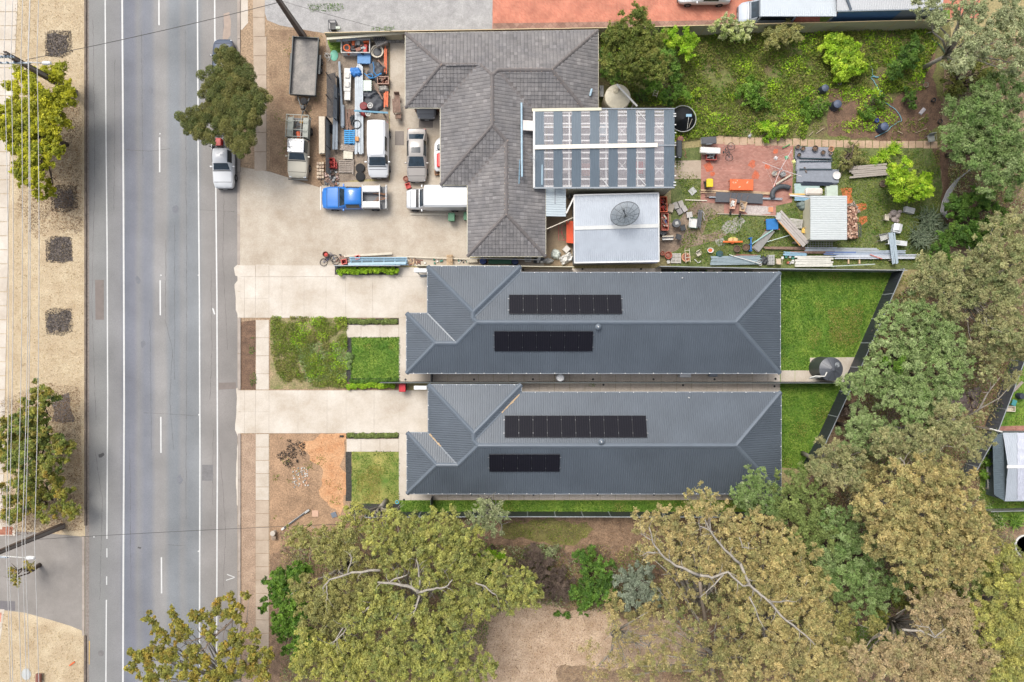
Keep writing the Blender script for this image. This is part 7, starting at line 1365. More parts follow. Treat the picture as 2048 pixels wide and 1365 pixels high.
# ---- poles, street lights and wires
M_pole = mat('stobie_pole', C(104, 88, 78), var=.2, scale=2); M_conp = mat('pole_concrete', C(150, 140, 132), var=.1, scale=3)
def pole(label, bx, by, h, ang, arms, light=None):
    t = thing('utility_pole', label, 'pole', P(bx, by, 0), ang)
    b = MB(); b.prism([(-.2, -.17), (.2, -.17), (.2, .17), (-.2, .17)], 0, h, 0, [(-.1, -.09), (.1, -.09), (.1, .09), (-.1, .09)]); b.build('core', M_conp, t)
    for s in (-1, 1): b = MB(); b.prism([(-.22, s * .2 - .03), (.22, s * .2 - .03), (.22, s * .2 + .03), (-.22, s * .2 + .03)], 0, h + .1, 0, [(-.12, s * .12 - .03), (.12, s * .12 - .03), (.12, s * .12 + .03), (-.12, s * .12 + .03)]); b.build('flange', M_pole, t)
    for z, l, off_ in arms:
        MB().box((off_, -.24, z), (l, .1, .12)).build('crossarm', M_galv, t)
        n = 5
        for i in range(n): x = off_ - l / 2 + .1 + (l - .2) * i / (n - 1); MB().lathe([(.05, 0), (.07, .05), (.04, .1), (.06, .14), (.03, .2)], 8, c=(x, -.24, z + .06)).build('insulator', CM(150, 170, 190), t)
    if light:
        z, l = light; MB().tube([(0, -.2, z - .2), (l * .5, -.2, z - .05), (l, -.28, z)], .05, 7).build('light_arm', WHT, t, True); MB().lathe([(.03, 0), (.14, .02), (.16, .3), (.12, .62), (.03, .68)], 12, axis='X', sq=1).build('lamp_head', CM(246, 246, 244), t, 'auto', loc=(l, -.28, z))
    return t
# pole shapes: base pixel from ground, top given by height; sky wires hang between them
pole('upper left utility pole with a street light over the verge', 151, 187, 8.3, 0, [(7.1, 2.4, -.1), (8.2, 1.2, 0)], (7.2, 2.1)); pole('lower left utility pole with two crossarms and street light', 126, 1052, 8.6, 0, [(7.9, 3.4, -.6), (8.5, 2.6, -.9)], (8.0, 2.5)); t = pole('dark utility pole leaning out of frame over the gravel lane', 608, 75, 8.6, 0, [(8.1, 1.6, 0)])
M_wire = mat('aluminium_wire', C(206, 204, 200), rough=.5); M_dwire = mat('dark_cable', C(70, 66, 64), rough=.6)
def wire(label, pts, r, m, sag=0, z=8.4):
    q = []
    for (a, b) in zip(pts[:-1], pts[1:]):
        A, B = Vector(P(*a)), Vector(P(*b))
        for i in range(14): u = i / 14; p = A.lerp(B, u); p.z -= sag * 4 * u * (1 - u); q.append(p)
    q.append(Vector(P(*pts[-1]))); o = q[0].copy(); return MB().tube([p - o for p in q], r, 5).build('power_line', m, None, True, loc=tuple(o), label=label, cat='power line')
for i, (x0, x1, x2) in enumerate(((8, 12, 15), (22, 17, 20), (42, 33, 38), (56, 44, 47), (57, 50, 54), (74, 69, 73))):
    wire(('leftmost', 'second from left', 'third from left', 'fourth from left', 'second from right', 'rightmost')[i] + ' pale power line along the left verge', [(x0 + 2, -700, 8.4), (x0, 108 if i else 104, 8.3), (x1 + 0, 1082, 8.5), (x2 + 8, 2100, 8.4)], .024, M_wire, .35)
wire('dark cable crossing the road from the upper street light', [(52, 120, 7.6), (562, 4, 8.3)], .022, M_dwire, .25); wire('dark cable crossing the road from the lower left pole', [(45, 1081, 8.2), (700, 1048, 3.0)], .018, M_dwire, .3); wire('thin cable from the dark pole towards the tiled house', [(562, 2, 8.3), (812, 70, 3.0)], .012, M_dwire, .2)
# ---------------------------------------------------------------- trees and plants
ML = leafmat('foliage')
M_barkg = mat('pale_gum_bark', C(150, 142, 130), c2=C(190, 182, 170), scale=3, detail=7); M_barkd = mat('brown_bark', C(92, 78, 66), var=.25, scale=5)
PAL = dict(
 olive=[C(172, 164, 82), C(160, 154, 86), C(142, 142, 80), C(184, 174, 88), C(124, 130, 74), C(170, 156, 90)],
 olive2=[C(160, 152, 88), C(146, 142, 88), C(128, 128, 78), C(172, 160, 96), C(150, 136, 80)],
 tan=[C(184, 160, 110), C(170, 150, 102), C(156, 142, 94), C(194, 172, 120), C(138, 132, 84), C(178, 150, 100), C(122, 124, 72)],
 gold=[C(186, 162, 108), C(174, 152, 100), C(164, 148, 98), C(192, 168, 114), C(148, 142, 90), C(130, 132, 80)],
 pinkt=[C(184, 156, 120), C(172, 150, 110), C(158, 144, 102), C(190, 164, 128), C(146, 138, 92)],
 greygr=[C(150, 158, 104), C(136, 148, 90), C(118, 136, 76), C(164, 170, 120), C(102, 124, 62), C(140, 154, 92)],
 greenol=[C(136, 144, 80), C(122, 132, 70), C(150, 154, 90), C(108, 118, 62)],
 palegr=[C(160, 160, 120), C(146, 148, 104), C(132, 138, 94), C(172, 168, 128)],
 vivid=[C(96, 126, 34), C(78, 108, 28), C(118, 146, 50), C(64, 92, 26), C(134, 158, 62)],
 mid=[C(92, 122, 44), C(78, 106, 36), C(110, 138, 54), C(66, 92, 34), C(124, 146, 60)],
 lime=[C(150, 178, 34), C(130, 162, 28), C(168, 190, 48), C(104, 142, 26), C(186, 196, 66)],
 acacia=[C(176, 168, 34), C(156, 152, 36), C(132, 136, 40), C(190, 178, 46), C(110, 120, 40)],
 street=[C(134, 122, 66), C(116, 112, 58), C(102, 106, 54), C(146, 132, 74), C(90, 98, 48)],
 khaki=[C(166, 156, 110), C(152, 148, 102), C(138, 138, 90), C(176, 162, 116), C(124, 132, 84), C(160, 146, 104)],
 brown=[C(124, 126, 54), C(106, 114, 46), C(136, 128, 62), C(92, 104, 42)],
 dead=[C(120, 100, 88), C(138, 116, 100), C(104, 86, 76)],
 road=[C(162, 150, 60), C(138, 136, 60), C(112, 120, 60), C(176, 142, 64), C(96, 108, 56), C(146, 148, 66)],
 grey=[C(150, 152, 132), C(134, 138, 118), C(116, 122, 100)],
 white=[C(214, 206, 160), C(226, 214, 176), C(140, 152, 78), C(116, 134, 60), C(190, 188, 124)],
 spiky=[C(104, 112, 88), C(90, 100, 76), C(120, 126, 100)])
for _k in PAL: PAL[_k] = [(min(.75, c[0] * 1.6), min(.75, c[1] * 1.76), min(.7, c[2] * 1.75 + .006)) for c in PAL[_k]]
def tree(name, label, cat, lobes, z, pal, dens=55, L=.15, W=.055, trunk=None, bark=None, sub=.3, depth=.45, gaps=.12, limbs=10, r_tr=.22, group=None, seed=None, flat=.7, lod=0, bl=.45, show=0, fill=1.0, shell=.4):
    """lobes: (px, py, radius px[, z]) as they appear; z: height of crown top"""
    rnd = random.Random(seed or hash(label) % 9999); global RNG
    RNG = np.random.default_rng((sum(ord(c) for c in label)) % 99991)
    zc = z * (1 - depth * .4); cx = sum(l[0] * l[2] for l in lobes) / sum(l[2] for l in lobes); cy = sum(l[1] * l[2] for l in lobes) / sum(l[2] for l in lobes)
    base = P(*(trunk or (cx, cy)), 0 if trunk else zc); base = (base[0], base[1], 0); t = thing(name, label, cat, base, 0, group)
    blobs = []
    for lb in lobes:
        x, y, rp = lb[:3]; rp *= 1.1 if name in ('gum_tree', 'wattle_tree', 'acacia_tree') else 1.04; zt = lb[3] if len(lb) > 3 else z; Rm = rp * mpp(zt * .85); X, Y, _ = P(x, y, zt * .85); sr = min(sub * Rm, 1.25) if Rm > 1.2 else max(.22, sub * 1.25 * Rm)
        n = max(5, int(fill * 1.75 * (Rm / sr) ** 2)); ph = [rnd.uniform(0, 6.28) for _ in range(3)]
        for i in range(n):
            rho = math.sqrt((i + .5) / n); a = i * 2.39996 + rnd.uniform(-.35, .35); wob = 1 + .13 * math.sin(3 * a + ph[0]) + .1 * math.sin(5 * a + ph[1]) + .06 * math.sin(9 * a + ph[2])
            if rnd.random() < gaps * .8: continue
            rr = rho * (Rm - sr * .35) * wob; b = sr * rnd.uniform(.7, 1.3) * (1 - .25 * rho)
            zz = zt - b * flat - depth * min(zt, Rm * 1.4) * rho ** 2 * rnd.uniform(.75, 1.15) - rnd.uniform(0, .2) * Rm
            zz = max(b * .6, zz); pp = rr / mpp(zt * .9); q = P(x + pp * math.cos(a), y - pp * math.sin(a), zz); blobs.append((q[0] - base[0], q[1] - base[1], zz, b))
    Cn, N, T = cloud(blobs, dens, L, W, PAL[pal], flat=flat, shell=shell, bl=bl, feather=name not in ('street_tree', 'hedge'))
    n = len(Cn); s = RNG.uniform(.65, 1.35, n); leaf_mesh('crown', Cn, N, L * s * .64, W * s * .76, T, ML, t, up=UPS * 1.2)
    bark = bark or M_barkd; show = max(show, .55) if name == 'gum_tree' else show; limbs = int(limbs * 1.4)
    if limbs:
        b = MB(); zf = max(.5, min(z * .38, 4)); top = (rnd.uniform(-.3, .3), rnd.uniform(-.3, .3), zf)
        b.tube([(0, 0, -.1), (top[0] * .4, top[1] * .4, zf * .5), top], [r_tr, r_tr * .8, r_tr * .7], 8); b.build('trunk', bark, t, True)
        pick = rnd.sample(blobs, min(limbs, len(blobs))); b = MB()
        for q in pick:
            e = Vector((q[0], q[1], q[2] - q[3] * .1 + (q[3] * .75 if rnd.random() < show else 0))); s0 = Vector(top) * rnd.uniform(.7, 1); m1 = s0.lerp(e, .35) + Vector((rnd.uniform(-.3, .3), rnd.uniform(-.3, .3), rnd.uniform(.1, .6))); m2 = s0.lerp(e, .72) + Vector((rnd.uniform(-.35, .35), rnd.uniform(-.35, .35), rnd.uniform(-.1, .5)))
            w = r_tr * rnd.uniform(.35, .6); b.tube([s0, m1, m2, e], [w, w * .75, w * .45, w * .15], 6)
            for _ in range(2):
                u = m2 + Vector((rnd.uniform(-.9, .9), rnd.uniform(-.9, .9), rnd.uniform(0, .6))); b.tube([m2, m2.lerp(u, .5) + Vector((rnd.uniform(-.15, .15),) * 3), u], [w * .35, w * .22, w * .08], 4)
        b.build('limbs', bark, t, True)
    return t
def limb(t, pts, w0, w1, z0, z1, bark=M_barkg):
    """a visible bare limb through photo pixels, tapering, at heights z0..z1, with twigs"""
    o = t.location; n = len(pts); q = [P(x, y, z0 + (z1 - z0) * i / (n - 1)) for i, (x, y) in enumerate(pts)]
    q = [Vector((a[0] - o.x, a[1] - o.y, a[2])) for a in q]; b = MB(); dense = []
    for i in range(n - 1):
        for k in range(3): dense.append(q[i].lerp(q[i + 1], k / 3) + Vector((random.uniform(-.05, .05), random.uniform(-.05, .05), random.uniform(-.05, .05))))
    dense.append(q[-1]); m = len(dense); w0 *= .72; w1 *= .8; b.tube(dense, [w0 + (w1 - w0) * i / (m - 1) for i in range(m)], 7)
    for i in range(2, m, 2):
        p = dense[i]; d = (dense[i] - dense[i - 1]).normalized(); s = Vector((-d.y, d.x, .3)) * random.choice((-1, 1)); w = (w0 + (w1 - w0) * i / m) * .45
        e = p + (d * .7 + s) * random.uniform(.4, 1.1); b.tube([p, p.lerp(e, .5) + d * .12, e], [w, w * .6, w * .2], 4)
    b.build('limb', bark, t, True)
G1 = 'gum trees along the creek'
# left verge
tree('acacia_tree', 'yellow green acacia on the straw verge below the upper street light', 'tree', [(75, 190, 62), (132, 190, 26), (45, 245, 50), (95, 245, 38), (60, 305, 45), (105, 300, 25), (60, 350, 32), (90, 380, 20, 3), (5, 250, 40)], 5, 'acacia', dens=66, L=.2, W=.07, sub=.26, limbs=14, gaps=.08)
tree('acacia_tree', 'yellow green acacia on the verge above the side driveway', 'tree', [(85, 790, 28), (40, 855, 40), (75, 870, 35), (45, 910, 40), (115, 895, 34), (5, 870, 16), (60, 830, 30), (25, 910, 34), (90, 935, 26), (50, 960, 26)], 4.5, 'road', dens=60, L=.18, W=.065, sub=.28, gaps=.1)
tree('shrub', 'rusty orange and olive shrub below the acacia near the side driveway', 'shrub', [(75, 990, 28), (110, 965, 22), (140, 1020, 22), (95, 1030, 22), (30, 1020, 30), (60, 1000, 30), (125, 990, 24), (20, 985, 26)], 2.8, 'road', dens=60, sub=.3, gaps=.16)
tree('sapling', 'sparse sapling growing out of the asphalt side driveway', 'tree', [(25, 1150, 16), (58, 1135, 13), (35, 1168, 10)], 3, 'road', dens=22, sub=.4, gaps=.25, L=.13, limbs=4)
tree('street_tree', 'dense dark olive street tree with cauliflower clumps over the kerb', 'tree', [(455, 135, 38), (430, 175, 36), (480, 165, 36), (515, 195, 24), (440, 215, 34), (490, 215, 36), (382, 243, 26), (398, 262, 18), (418, 275, 18), (475, 258, 34), (485, 290, 26), (520, 205, 20), (455, 175, 40), (465, 215, 40), (410, 235, 26), (445, 250, 26), (500, 235, 30), (455, 110, 22)], 6, 'street', dens=120, L=.08, W=.04, sub=.36, limbs=12, gaps=0, bl=.3, depth=.4, flat=.85, fill=1.25)
# north-east garden
tree('tree', 'big brown olive tree beside the orange brick driveway', 'tree', [(1268, 48, 38), (1245, 80, 42), (1290, 85, 40), (1255, 122, 42), (1300, 118, 38), (1218, 128, 22), (1318, 145, 24), (1225, 75, 24)], 6.5, 'brown', dens=70, L=.1, sub=.27, gaps=.1)
for lab, lobes, z, pal, kw in (
 ('mid green shrub squeezed between the tiled house and beige tank', [(1213, 140, 15), (1230, 148, 16), (1212, 108, 14)], 2.6, 'mid', {}),
 ('bright green round shrub right of the beige tank', [(1306, 162, 26)], 2.6, 'vivid', {}),
 ('bright green shrub above the black round pool cover', [(1350, 183, 26), (1328, 195, 14)], 2.4, 'vivid', {}),
 ('low green shrub touching the beige tank', [(1284, 192, 14)], 1, 'mid', {}),
 ('yellow green shrub by the cream fence near the dark tree', [(1378, 78, 20), (1345, 75, 24), (1372, 105, 18)], 2.6, 'lime', {}),
 ('leafy shrub under the right edge of the brown olive tree', [(1335, 110, 24), (1352, 140, 20)], 2.2, 'mid', {}),
 ('bronze green shrub between tank and weedy slope', [(1352, 160, 22), (1280, 160, 16)], 1.8, 'brown', {}),
 ('white flowering shrub leaning over the cream fence', [(1440, 60, 24), (1478, 62, 24), (1455, 40, 16), (1500, 52, 14)], 2.6, 'white', dict(L=.09, W=.06)),
 ('brownish olive shrub against the cream fence left of the carport', [(1560, 68, 28), (1545, 85, 20), (1590, 70, 18)], 2.4, 'olive2', {}),
 ('large leafy bright green bush in the upper garden', [(1690, 105, 34), (1660, 95, 26), (1715, 130, 24), (1680, 140, 24)], 1.9, 'lime', dict(L=.2, W=.07)),
 ('leafy green bush left of the dark garden path', [(1815, 115, 26), (1790, 140, 20), (1830, 95, 20)], 1.8, 'mid', dict(L=.18)),
 ('small dark green bush in the middle of the vegetable garden', [(1818, 195, 16), (1825, 212, 10)], 1.1, 'mid', {}),
 ('bright green bush in the middle of the weedy slope', [(1505, 180, 26), (1520, 205, 18), (1490, 195, 18)], 1.3, 'vivid', {}),
 ('lime green bush beside the sandy paver path', [(1540, 262, 22), (1565, 262, 14)], 1.2, 'lime', {}),
 ('low vivid bush near the two blue black drums', [(1620, 220, 24), (1645, 215, 14)], 1.0, 'vivid', {}),
 ('low vivid bush below the pale blue hose', [(1735, 225, 18), (1755, 205, 16)], 1.0, 'vivid', {}),
 ('small leafy weed clump right of the patio pool cover', [(1395, 190, 14)], .8, 'lime', {})):
    kw = dict(dict(dens=75, L=.11, W=.055, sub=.36, gaps=.08, limbs=5, r_tr=.06), **kw); tree('shrub', lab, 'shrub', lobes, z, pal, **kw)
tree('citrus_tree', 'bright lime green citrus tree in the middle of the back yard', 'tree', [(1818, 362, 46), (1795, 350, 24), (1845, 380, 22)], 3.4, 'lime', dens=120, L=.11, W=.06, sub=.27, gaps=.03, r_tr=.1)
tree('shrub', 'feathery olive bush above the stack of weathered boards', 'shrub', [(1708, 310, 26), (1690, 325, 16)], 1.3, 'olive2', dens=80, L=.1, W=.03, sub=.36)
tree('hedge_shrub', 'dense mid green shrub bank along the east side of the back yard', 'shrub', [(1920, 415, 34), (1960, 400, 30), (1990, 430, 34), (1930, 460, 40), (1975, 475, 40), (1890, 500, 26), (2010, 460, 24), (1860, 520, 18)], 3.4, 'mid', dens=75, L=.12, sub=.3, gaps=.08)
# strappy plants (long narrow leaves from a centre)
def strappy(label, px, py, rp, z, pal, n=130, wl=.04):
    X, Y, _ = P(px, py, z * .6); t = thing('strappy_plant', label, 'plant', (X, Y, 0)); r = rp * mpp(); V, F, T = [], [], []
    for i in range(n):
        a = random.uniform(0, 6.28); ox, oy = random.uniform(-.4, .4) * r, random.uniform(-.4, .4) * r; l = r * random.uniform(.45, .9); d = Vector((math.cos(a), math.sin(a), 0)); s = Vector((-d.y, d.x, 0)) * wl * random.uniform(.8, 1.4); c = PAL[pal][random.randrange(len(PAL[pal]))]; f = random.uniform(.75, 1.3)
        k = len(V)
        for u in (0, .4, .75, 1): p = Vector((ox, oy, 0)) + d * l * u + Vector((0, 0, z * (1.6 * u - 1.1 * u * u) + .05)); ww = (1 - u * .95); V += [p - s * ww, p + s * ww]; T += [(*[v * f for v in c], 1)] * 2
        F += [(k, k + 2, k + 3, k + 1), (k + 2, k + 4, k + 5, k + 3), (k + 4, k + 6, k + 7, k + 5)]
    me = bpy.data.meshes.new('leaves'); me.from_pydata(V, [], F); me.materials.append(ML); me.color_attributes.new(name='tint', type='FLOAT_COLOR', domain='POINT').data.foreach_set('color', np.array(T, np.float32).ravel()); link('leaves', me, t); return t
for a in (('large dark grey green strappy plant under the citrus tree', 1862, 440, 30, 1.5, 'spiky', 160, .06), ('lower dark strappy plant beside the pole bundle end', 1845, 475, 32, 1.4, 'spiky', 160, .06), ('dark strappy plant nearest the arched white pipes', 1888, 462, 24, 1.3, 'spiky', 110, .06), ('light green strappy clump by the end of the paver path', 1770, 310, 18, .8, 'lime', 110), ('light green strappy clump nearest the paver path', 1790, 297, 18, .8, 'lime', 110), ('yellowish strappy clump left of the citrus tree top', 1750, 320, 14, .7, 'lime', 80),
          ('strappy green plants below the pale fence, left clump', 2002, 1042, 20, .9, 'vivid', 120), ('strappy green plants below the pale fence, right clump', 2034, 1044, 22, .9, 'vivid', 130)): strappy(*a)
# right side
tree('wattle_tree', 'large grey green wattle at the right edge beside the garden', 'tree', [(1975, 200, 46), (1930, 235, 46), (2015, 190, 50), (1985, 265, 56), (2040, 260, 40), (1905, 280, 34), (1950, 300, 46), (2010, 325, 52), (1985, 360, 36), (2045, 340, 40)], 7, 'greygr', dens=52, L=.14, W=.045, sub=.26, limbs=16)
tree('gum_tree', 'grey green gum in the top right corner above the wattle', 'tree', [(1850, 8, 30), (1880, 40, 26), (1935, 15, 44), (2000, 20, 50), (1930, 75, 38), (1975, 85, 44), (2040, 60, 46), (1925, 130, 32), (2030, 120, 36)], 9, 'palegr', dens=42, L=.15, W=.045, sub=.28, limbs=16, bark=M_barkg, gaps=.2)
tree('shrub', 'brown green scrub between the wattle and the top right gum', 'shrub', [(1905, 180, 26), (1925, 145, 30), (1960, 150, 30)], 2.5, 'brown', dens=50, sub=.32, gaps=.2)
tree('gum_tree', 'pale tan gum tree right of the rear lawns and behind the shrub bank', 'tree', [(1880, 550, 46), (1925, 540, 44), (1850, 565, 30), (1970, 545, 46), (2015, 560, 50), (1960, 595, 50), (1905, 595, 44), (2020, 620, 50), (1980, 500, 34), (2045, 520, 40), (2040, 680, 36), (2005, 670, 30)], 8, 'khaki', dens=46, L=.14, W=.045, sub=.27, limbs=22, bark=M_barkg, gaps=.14, show=.5, group=G1)
tree('wattle_tree', 'big grey green wattle overhanging the slanting charcoal fence', 'tree', [(1790, 640, 36), (1830, 625, 36), (1870, 650, 40), (1780, 690, 38), (1835, 690, 46), (1895, 690, 38), (1760, 740, 34), (1820, 745, 46), (1880, 745, 44), (1925, 735, 26), (1730, 765, 32), (1790, 790, 40), (1850, 800, 46), (1895, 790, 36), (1700, 770, 24), (1840, 835, 34)], 7.5, 'greygr', dens=55, L=.13, W=.045, sub=.25, limbs=20, gaps=.12)
tree('shrub', 'bright green patch of leaves inside the big wattle', 'shrub', [(1800, 730, 16), (1770, 722, 10), (1862, 860, 16)], 7.3, 'vivid', dens=50, limbs=0, sub=.4)
tree('wattle_tree', 'smaller grey green wattle at the end of the lower rear lawn', 'tree', [(1715, 845, 34), (1755, 850, 30), (1780, 870, 26), (1740, 880, 32), (1700, 880, 26)], 6.5, 'greygr', dens=55, L=.13, W=.045, sub=.28, limbs=8)
tree('gum_tree', 'tan gum with pale bare limbs left of the golden dome tree', 'tree', [(1655, 905, 34), (1700, 920, 34), (1680, 950, 36), (1640, 940, 28), (1710, 965, 24)], 8, 'khaki', dens=46, L=.14, W=.045, sub=.3, limbs=10, bark=M_barkg, show=.6, group=G1)
t = tree('gum_tree', 'tan gum above the golden dome tree with a forked white limb', 'tree', [(1780, 890, 40), (1825, 885, 38), (1870, 870, 36), (1905, 850, 36), (1850, 910, 30), (1930, 880, 28), (1890, 820, 24)], 8.5, 'khaki', dens=48, L=.14, W=.045, sub=.28, limbs=10, bark=M_barkg, group=G1)
limb(t, [(1808, 972), (1812, 945), (1806, 925), (1800, 915)], .16, .05, 8.4, 8.8); limb(t, [(1810, 945), (1830, 930), (1842, 905)], .1, .04, 8.6, 9); limb(t, [(1806, 930), (1790, 930), (1780, 948)], .09, .03, 8.6, 8.8)
tree('gum_tree', 'huge dome shaped golden tan gum below the forked white limb', 'tree', [(1800, 965, 44), (1850, 960, 50), (1900, 965, 46), (1750, 1010, 42), (1800, 1020, 56), (1860, 1020, 60), (1920, 1015, 46), (1950, 1050, 36), (1780, 1075, 50), (1840, 1085, 60), (1900, 1085, 54), (1960, 1090, 36), (1820, 1130, 44), (1880, 1140, 50), (1935, 1140, 36)], 11, 'gold', dens=52, L=.14, W=.05, sub=.22, depth=.6, limbs=24, bark=M_barkg, gaps=.06, group=G1)
tree('gum_tree', 'yellow green gum filling the lower right edge', 'tree', [(2010, 1120, 40), (2040, 1160, 46), (2000, 1190, 50), (2045, 1240, 50), (2010, 1270, 56), (2040, 1330, 50), (1975, 1240, 36), (2000, 1350, 30)], 9.5, 'olive', dens=50, L=.14, W=.05, sub=.25, limbs=12, bark=M_barkg, gaps=.08, group=G1)
tree('tree', 'small grey green tree overhanging the corner of the lower grey roof', 'tree', [(1512, 962, 32), (1500, 1000, 34), (1540, 1000, 34), (1480, 990, 22), (1550, 1030, 24)], 6.5, 'greygr', dens=60, L=.1, W=.045, sub=.3, limbs=8, bark=M_barkg)
tree('gum_tree', 'green gum right of the lower grey roof corner', 'tree', [(1590, 960, 34), (1630, 985, 30), (1585, 1010, 40), (1620, 1040, 40), (1600, 1080, 36), (1650, 1075, 38)], 7.5, 'greenol', dens=52, L=.13, W=.045, sub=.27, limbs=12, gaps=.12)
tree('wattle_tree', 'soft grey green wattle in the hollow left of the golden dome tree', 'tree', [(1690, 1080, 40), (1660, 1120, 44), (1720, 1110, 40), (1690, 1160, 44), (1740, 1160, 44), (1790, 1175, 34), (1740, 1205, 38), (1700, 1040, 30), (1660, 1040, 28)], 7.5, 'greygr', dens=50, L=.13, W=.045, sub=.26, limbs=14, gaps=.14)
t = tree('gum_tree', 'spreading tan gum with long white limbs by the lower fence end', 'tree', [(1330, 1045, 36), (1290, 1050, 30), (1400, 1000, 32), (1380, 1040, 40), (1440, 1025, 30), (1340, 1090, 38), (1300, 1100, 30), (1405, 1100, 40), (1470, 1060, 36), (1455, 1110, 40), (1365, 1130, 34), (1420, 1145, 36)], 9, 'tan', dens=38, L=.13, W=.045, sub=.27, limbs=20, bark=M_barkg, gaps=.22, show=.5, trunk=(1380, 1180), group=G1)
limb(t, [(1398, 1152), (1350, 1130), (1320, 1108), (1306, 1085), (1298, 1055)], .16, .05, 9, 9.6); limb(t, [(1312, 1106), (1295, 1105), (1285, 1112)], .1, .03, 9.4, 9.6); limb(t, [(1304, 1080), (1288, 1072), (1282, 1068)], .07, .02, 9.5, 9.6); limb(t, [(1480, 1128), (1450, 1100), (1425, 1070), (1410, 1040)], .16, .05, 9, 9.8); limb(t, [(1425, 1065), (1400, 1052), (1396, 1046)], .08, .03, 9.4, 9.6); limb(t, [(1420, 1060), (1420, 1035)], .07, .02, 9.6, 9.8)
t = tree('gum_tree', 'big golden tan gum with crossing white limbs in the lower middle right', 'tree', [(1520, 1060, 40), (1560, 1075, 40), (1500, 1110, 38), (1550, 1120, 44), (1600, 1120, 42), (1480, 1160, 38), (1530, 1170, 44), (1590, 1170, 50), (1630, 1190, 40), (1560, 1220, 48), (1610, 1240, 48), (1500, 1220, 40), (1640, 1260, 34)], 9.5, 'gold', dens=40, L=.14, W=.045, sub=.25, limbs=22, bark=M_barkg, gaps=.18, show=.4, trunk=(1500, 1240), group=G1)
limb(t, [(1398, 1150), (1425, 1155), (1455, 1145), (1485, 1172), (1500, 1172)], .15, .08, 9, 9.6); limb(t, [(1535, 1200), (1560, 1230), (1600, 1262), (1630, 1290)], .15, .05, 9.2, 9.8); limb(t, [(1480, 1128), (1500, 1170), (1520, 1190), (1545, 1210)], .17, .1, 9, 9.6); limb(t, [(1500, 1195), (1515, 1230), (1528, 1258)], .09, .03, 9.3, 9.6); limb(t, [(1540, 1205), (1570, 1202), (1592, 1204)], .07, .03, 9.5, 9.7); limb(t, [(1448, 1148), (1420, 1178), (1400, 1195)], .08, .03, 9.2, 9.4); limb(t, [(1478, 1076), (1485, 1095), (1498, 1098), (1496, 1085)], .06, .03, 9.4, 9.6)
t = tree('gum_tree', 'thin tan gum over the straw clearing with a grey leaning trunk', 'tree', [(1330, 1180, 30), (1380, 1200, 34), (1340, 1240, 36), (1400, 1260, 44), (1450, 1210, 40), (1460, 1270, 44), (1380, 1310, 46), (1440, 1330, 50), (1320, 1320, 40), (1500, 1290, 40), (1270, 1340, 36)], 8.5, 'tan', dens=24, L=.13, W=.042, sub=.28, limbs=22, bark=M_barkg, gaps=.3, show=.5, trunk=(1415, 1290), group=G1)
limb(t, [(1428, 1365), (1418, 1290), (1408, 1230), (1400, 1165)], .3, .16, 1, 8.4, mat('grey_gum_bark', C(150, 136, 120), var=.15, scale=3)); limb(t, [(1415, 1300), (1450, 1262), (1480, 1285)], .14, .05, 3, 7)
tree('gum_tree', 'tan gum at the bottom between the clearing and green hollow', 'tree', [(1540, 1290, 46), (1590, 1300, 48), (1640, 1320, 46), (1550, 1350, 50), (1620, 1370, 50), (1490, 1350, 40), (1680, 1350, 36)], 9, 'tan', dens=46, L=.14, W=.045, sub=.26, limbs=12, bark=M_barkg, gaps=.1, group=G1)
t = tree('gum_tree', 'pinkish tan gum at the bottom right with a bare forked limb', 'tree', [(1850, 1210, 36), (1900, 1210, 40), (1930, 1250, 46), (1860, 1280, 40), (1900, 1310, 56), (1960, 1320, 46), (1830, 1330, 50), (1760, 1340, 46), (1790, 1300, 36), (1720, 1310, 34), (1880, 1370, 50)], 9.5, 'pinkt', dens=48, L=.14, W=.045, sub=.25, limbs=16, bark=M_barkg, gaps=.1, group=G1)
limb(t, [(1805, 1260), (1840, 1262), (1870, 1275), (1890, 1258)], .14, .05, 8.5, 9.8); limb(t, [(1870, 1275), (1855, 1255), (1830, 1250)], .07, .03, 9.3, 9.8)
tree('shrub', 'brownish scrub in the gap below the golden dome tree', 'shrub', [(1850, 1180, 30), (1910, 1185, 30), (1800, 1195, 26), (1760, 1225, 20)], 5, 'brown', dens=36, sub=.3, gaps=.25)
# fillers of the canopy gaps
tree('gum_tree', 'low tan gum in the hollow between the big wattle and the white limbed gum', 'tree', [(1740, 950, 26), (1725, 985, 30), (1740, 1010, 24)], 6, 'tan', dens=46, L=.13, W=.045, sub=.3, limbs=6, bark=M_barkg, gaps=.1, group=G1)
tree('gum_tree', 'olive tan gum between the golden dome tree and the bottom edge', 'tree', [(1640, 1150, 34), (1650, 1210, 34), (1690, 1240, 30), (1600, 1160, 30), (1680, 1280, 30), (1745, 1250, 22)], 7, 'olive2', dens=46, L=.13, W=.045, sub=.28, limbs=8, bark=M_barkg, gaps=.1, group=G1)
tree('gum_tree', 'tan gum in the corner between the upper right wattle and the slate fence', 'tree', [(2020, 760, 20), (1975, 880, 22), (1945, 900, 26), (1930, 840, 20), (1960, 830, 14)], 6, 'khaki', dens=46, L=.12, W=.045, sub=.32, limbs=6, bark=M_barkg, gaps=.15, group=G1)
tree('gum_tree', 'thin pale gum veiling the right part of the straw clearing', 'tree', [(1250, 1270, 34), (1290, 1240, 30), (1310, 1280, 36), (1230, 1310, 26), (1260, 1340, 36), (1190, 1350, 30), (1220, 1240, 26), (1180, 1300, 24)], 7, 'tan', dens=14, L=.12, W=.04, sub=.3, limbs=10, bark=M_barkg, gaps=.3, show=.4, group=G1)
tree('gum_tree', 'green olive gum filling between the two lower right giants', 'tree', [(1960, 1160, 34), (1975, 1130, 26), (1940, 1200, 30), (1965, 1285, 26)], 8, 'greenol', dens=46, L=.13, W=.045, sub=.3, limbs=6, bark=M_barkg, gaps=.08, group=G1)
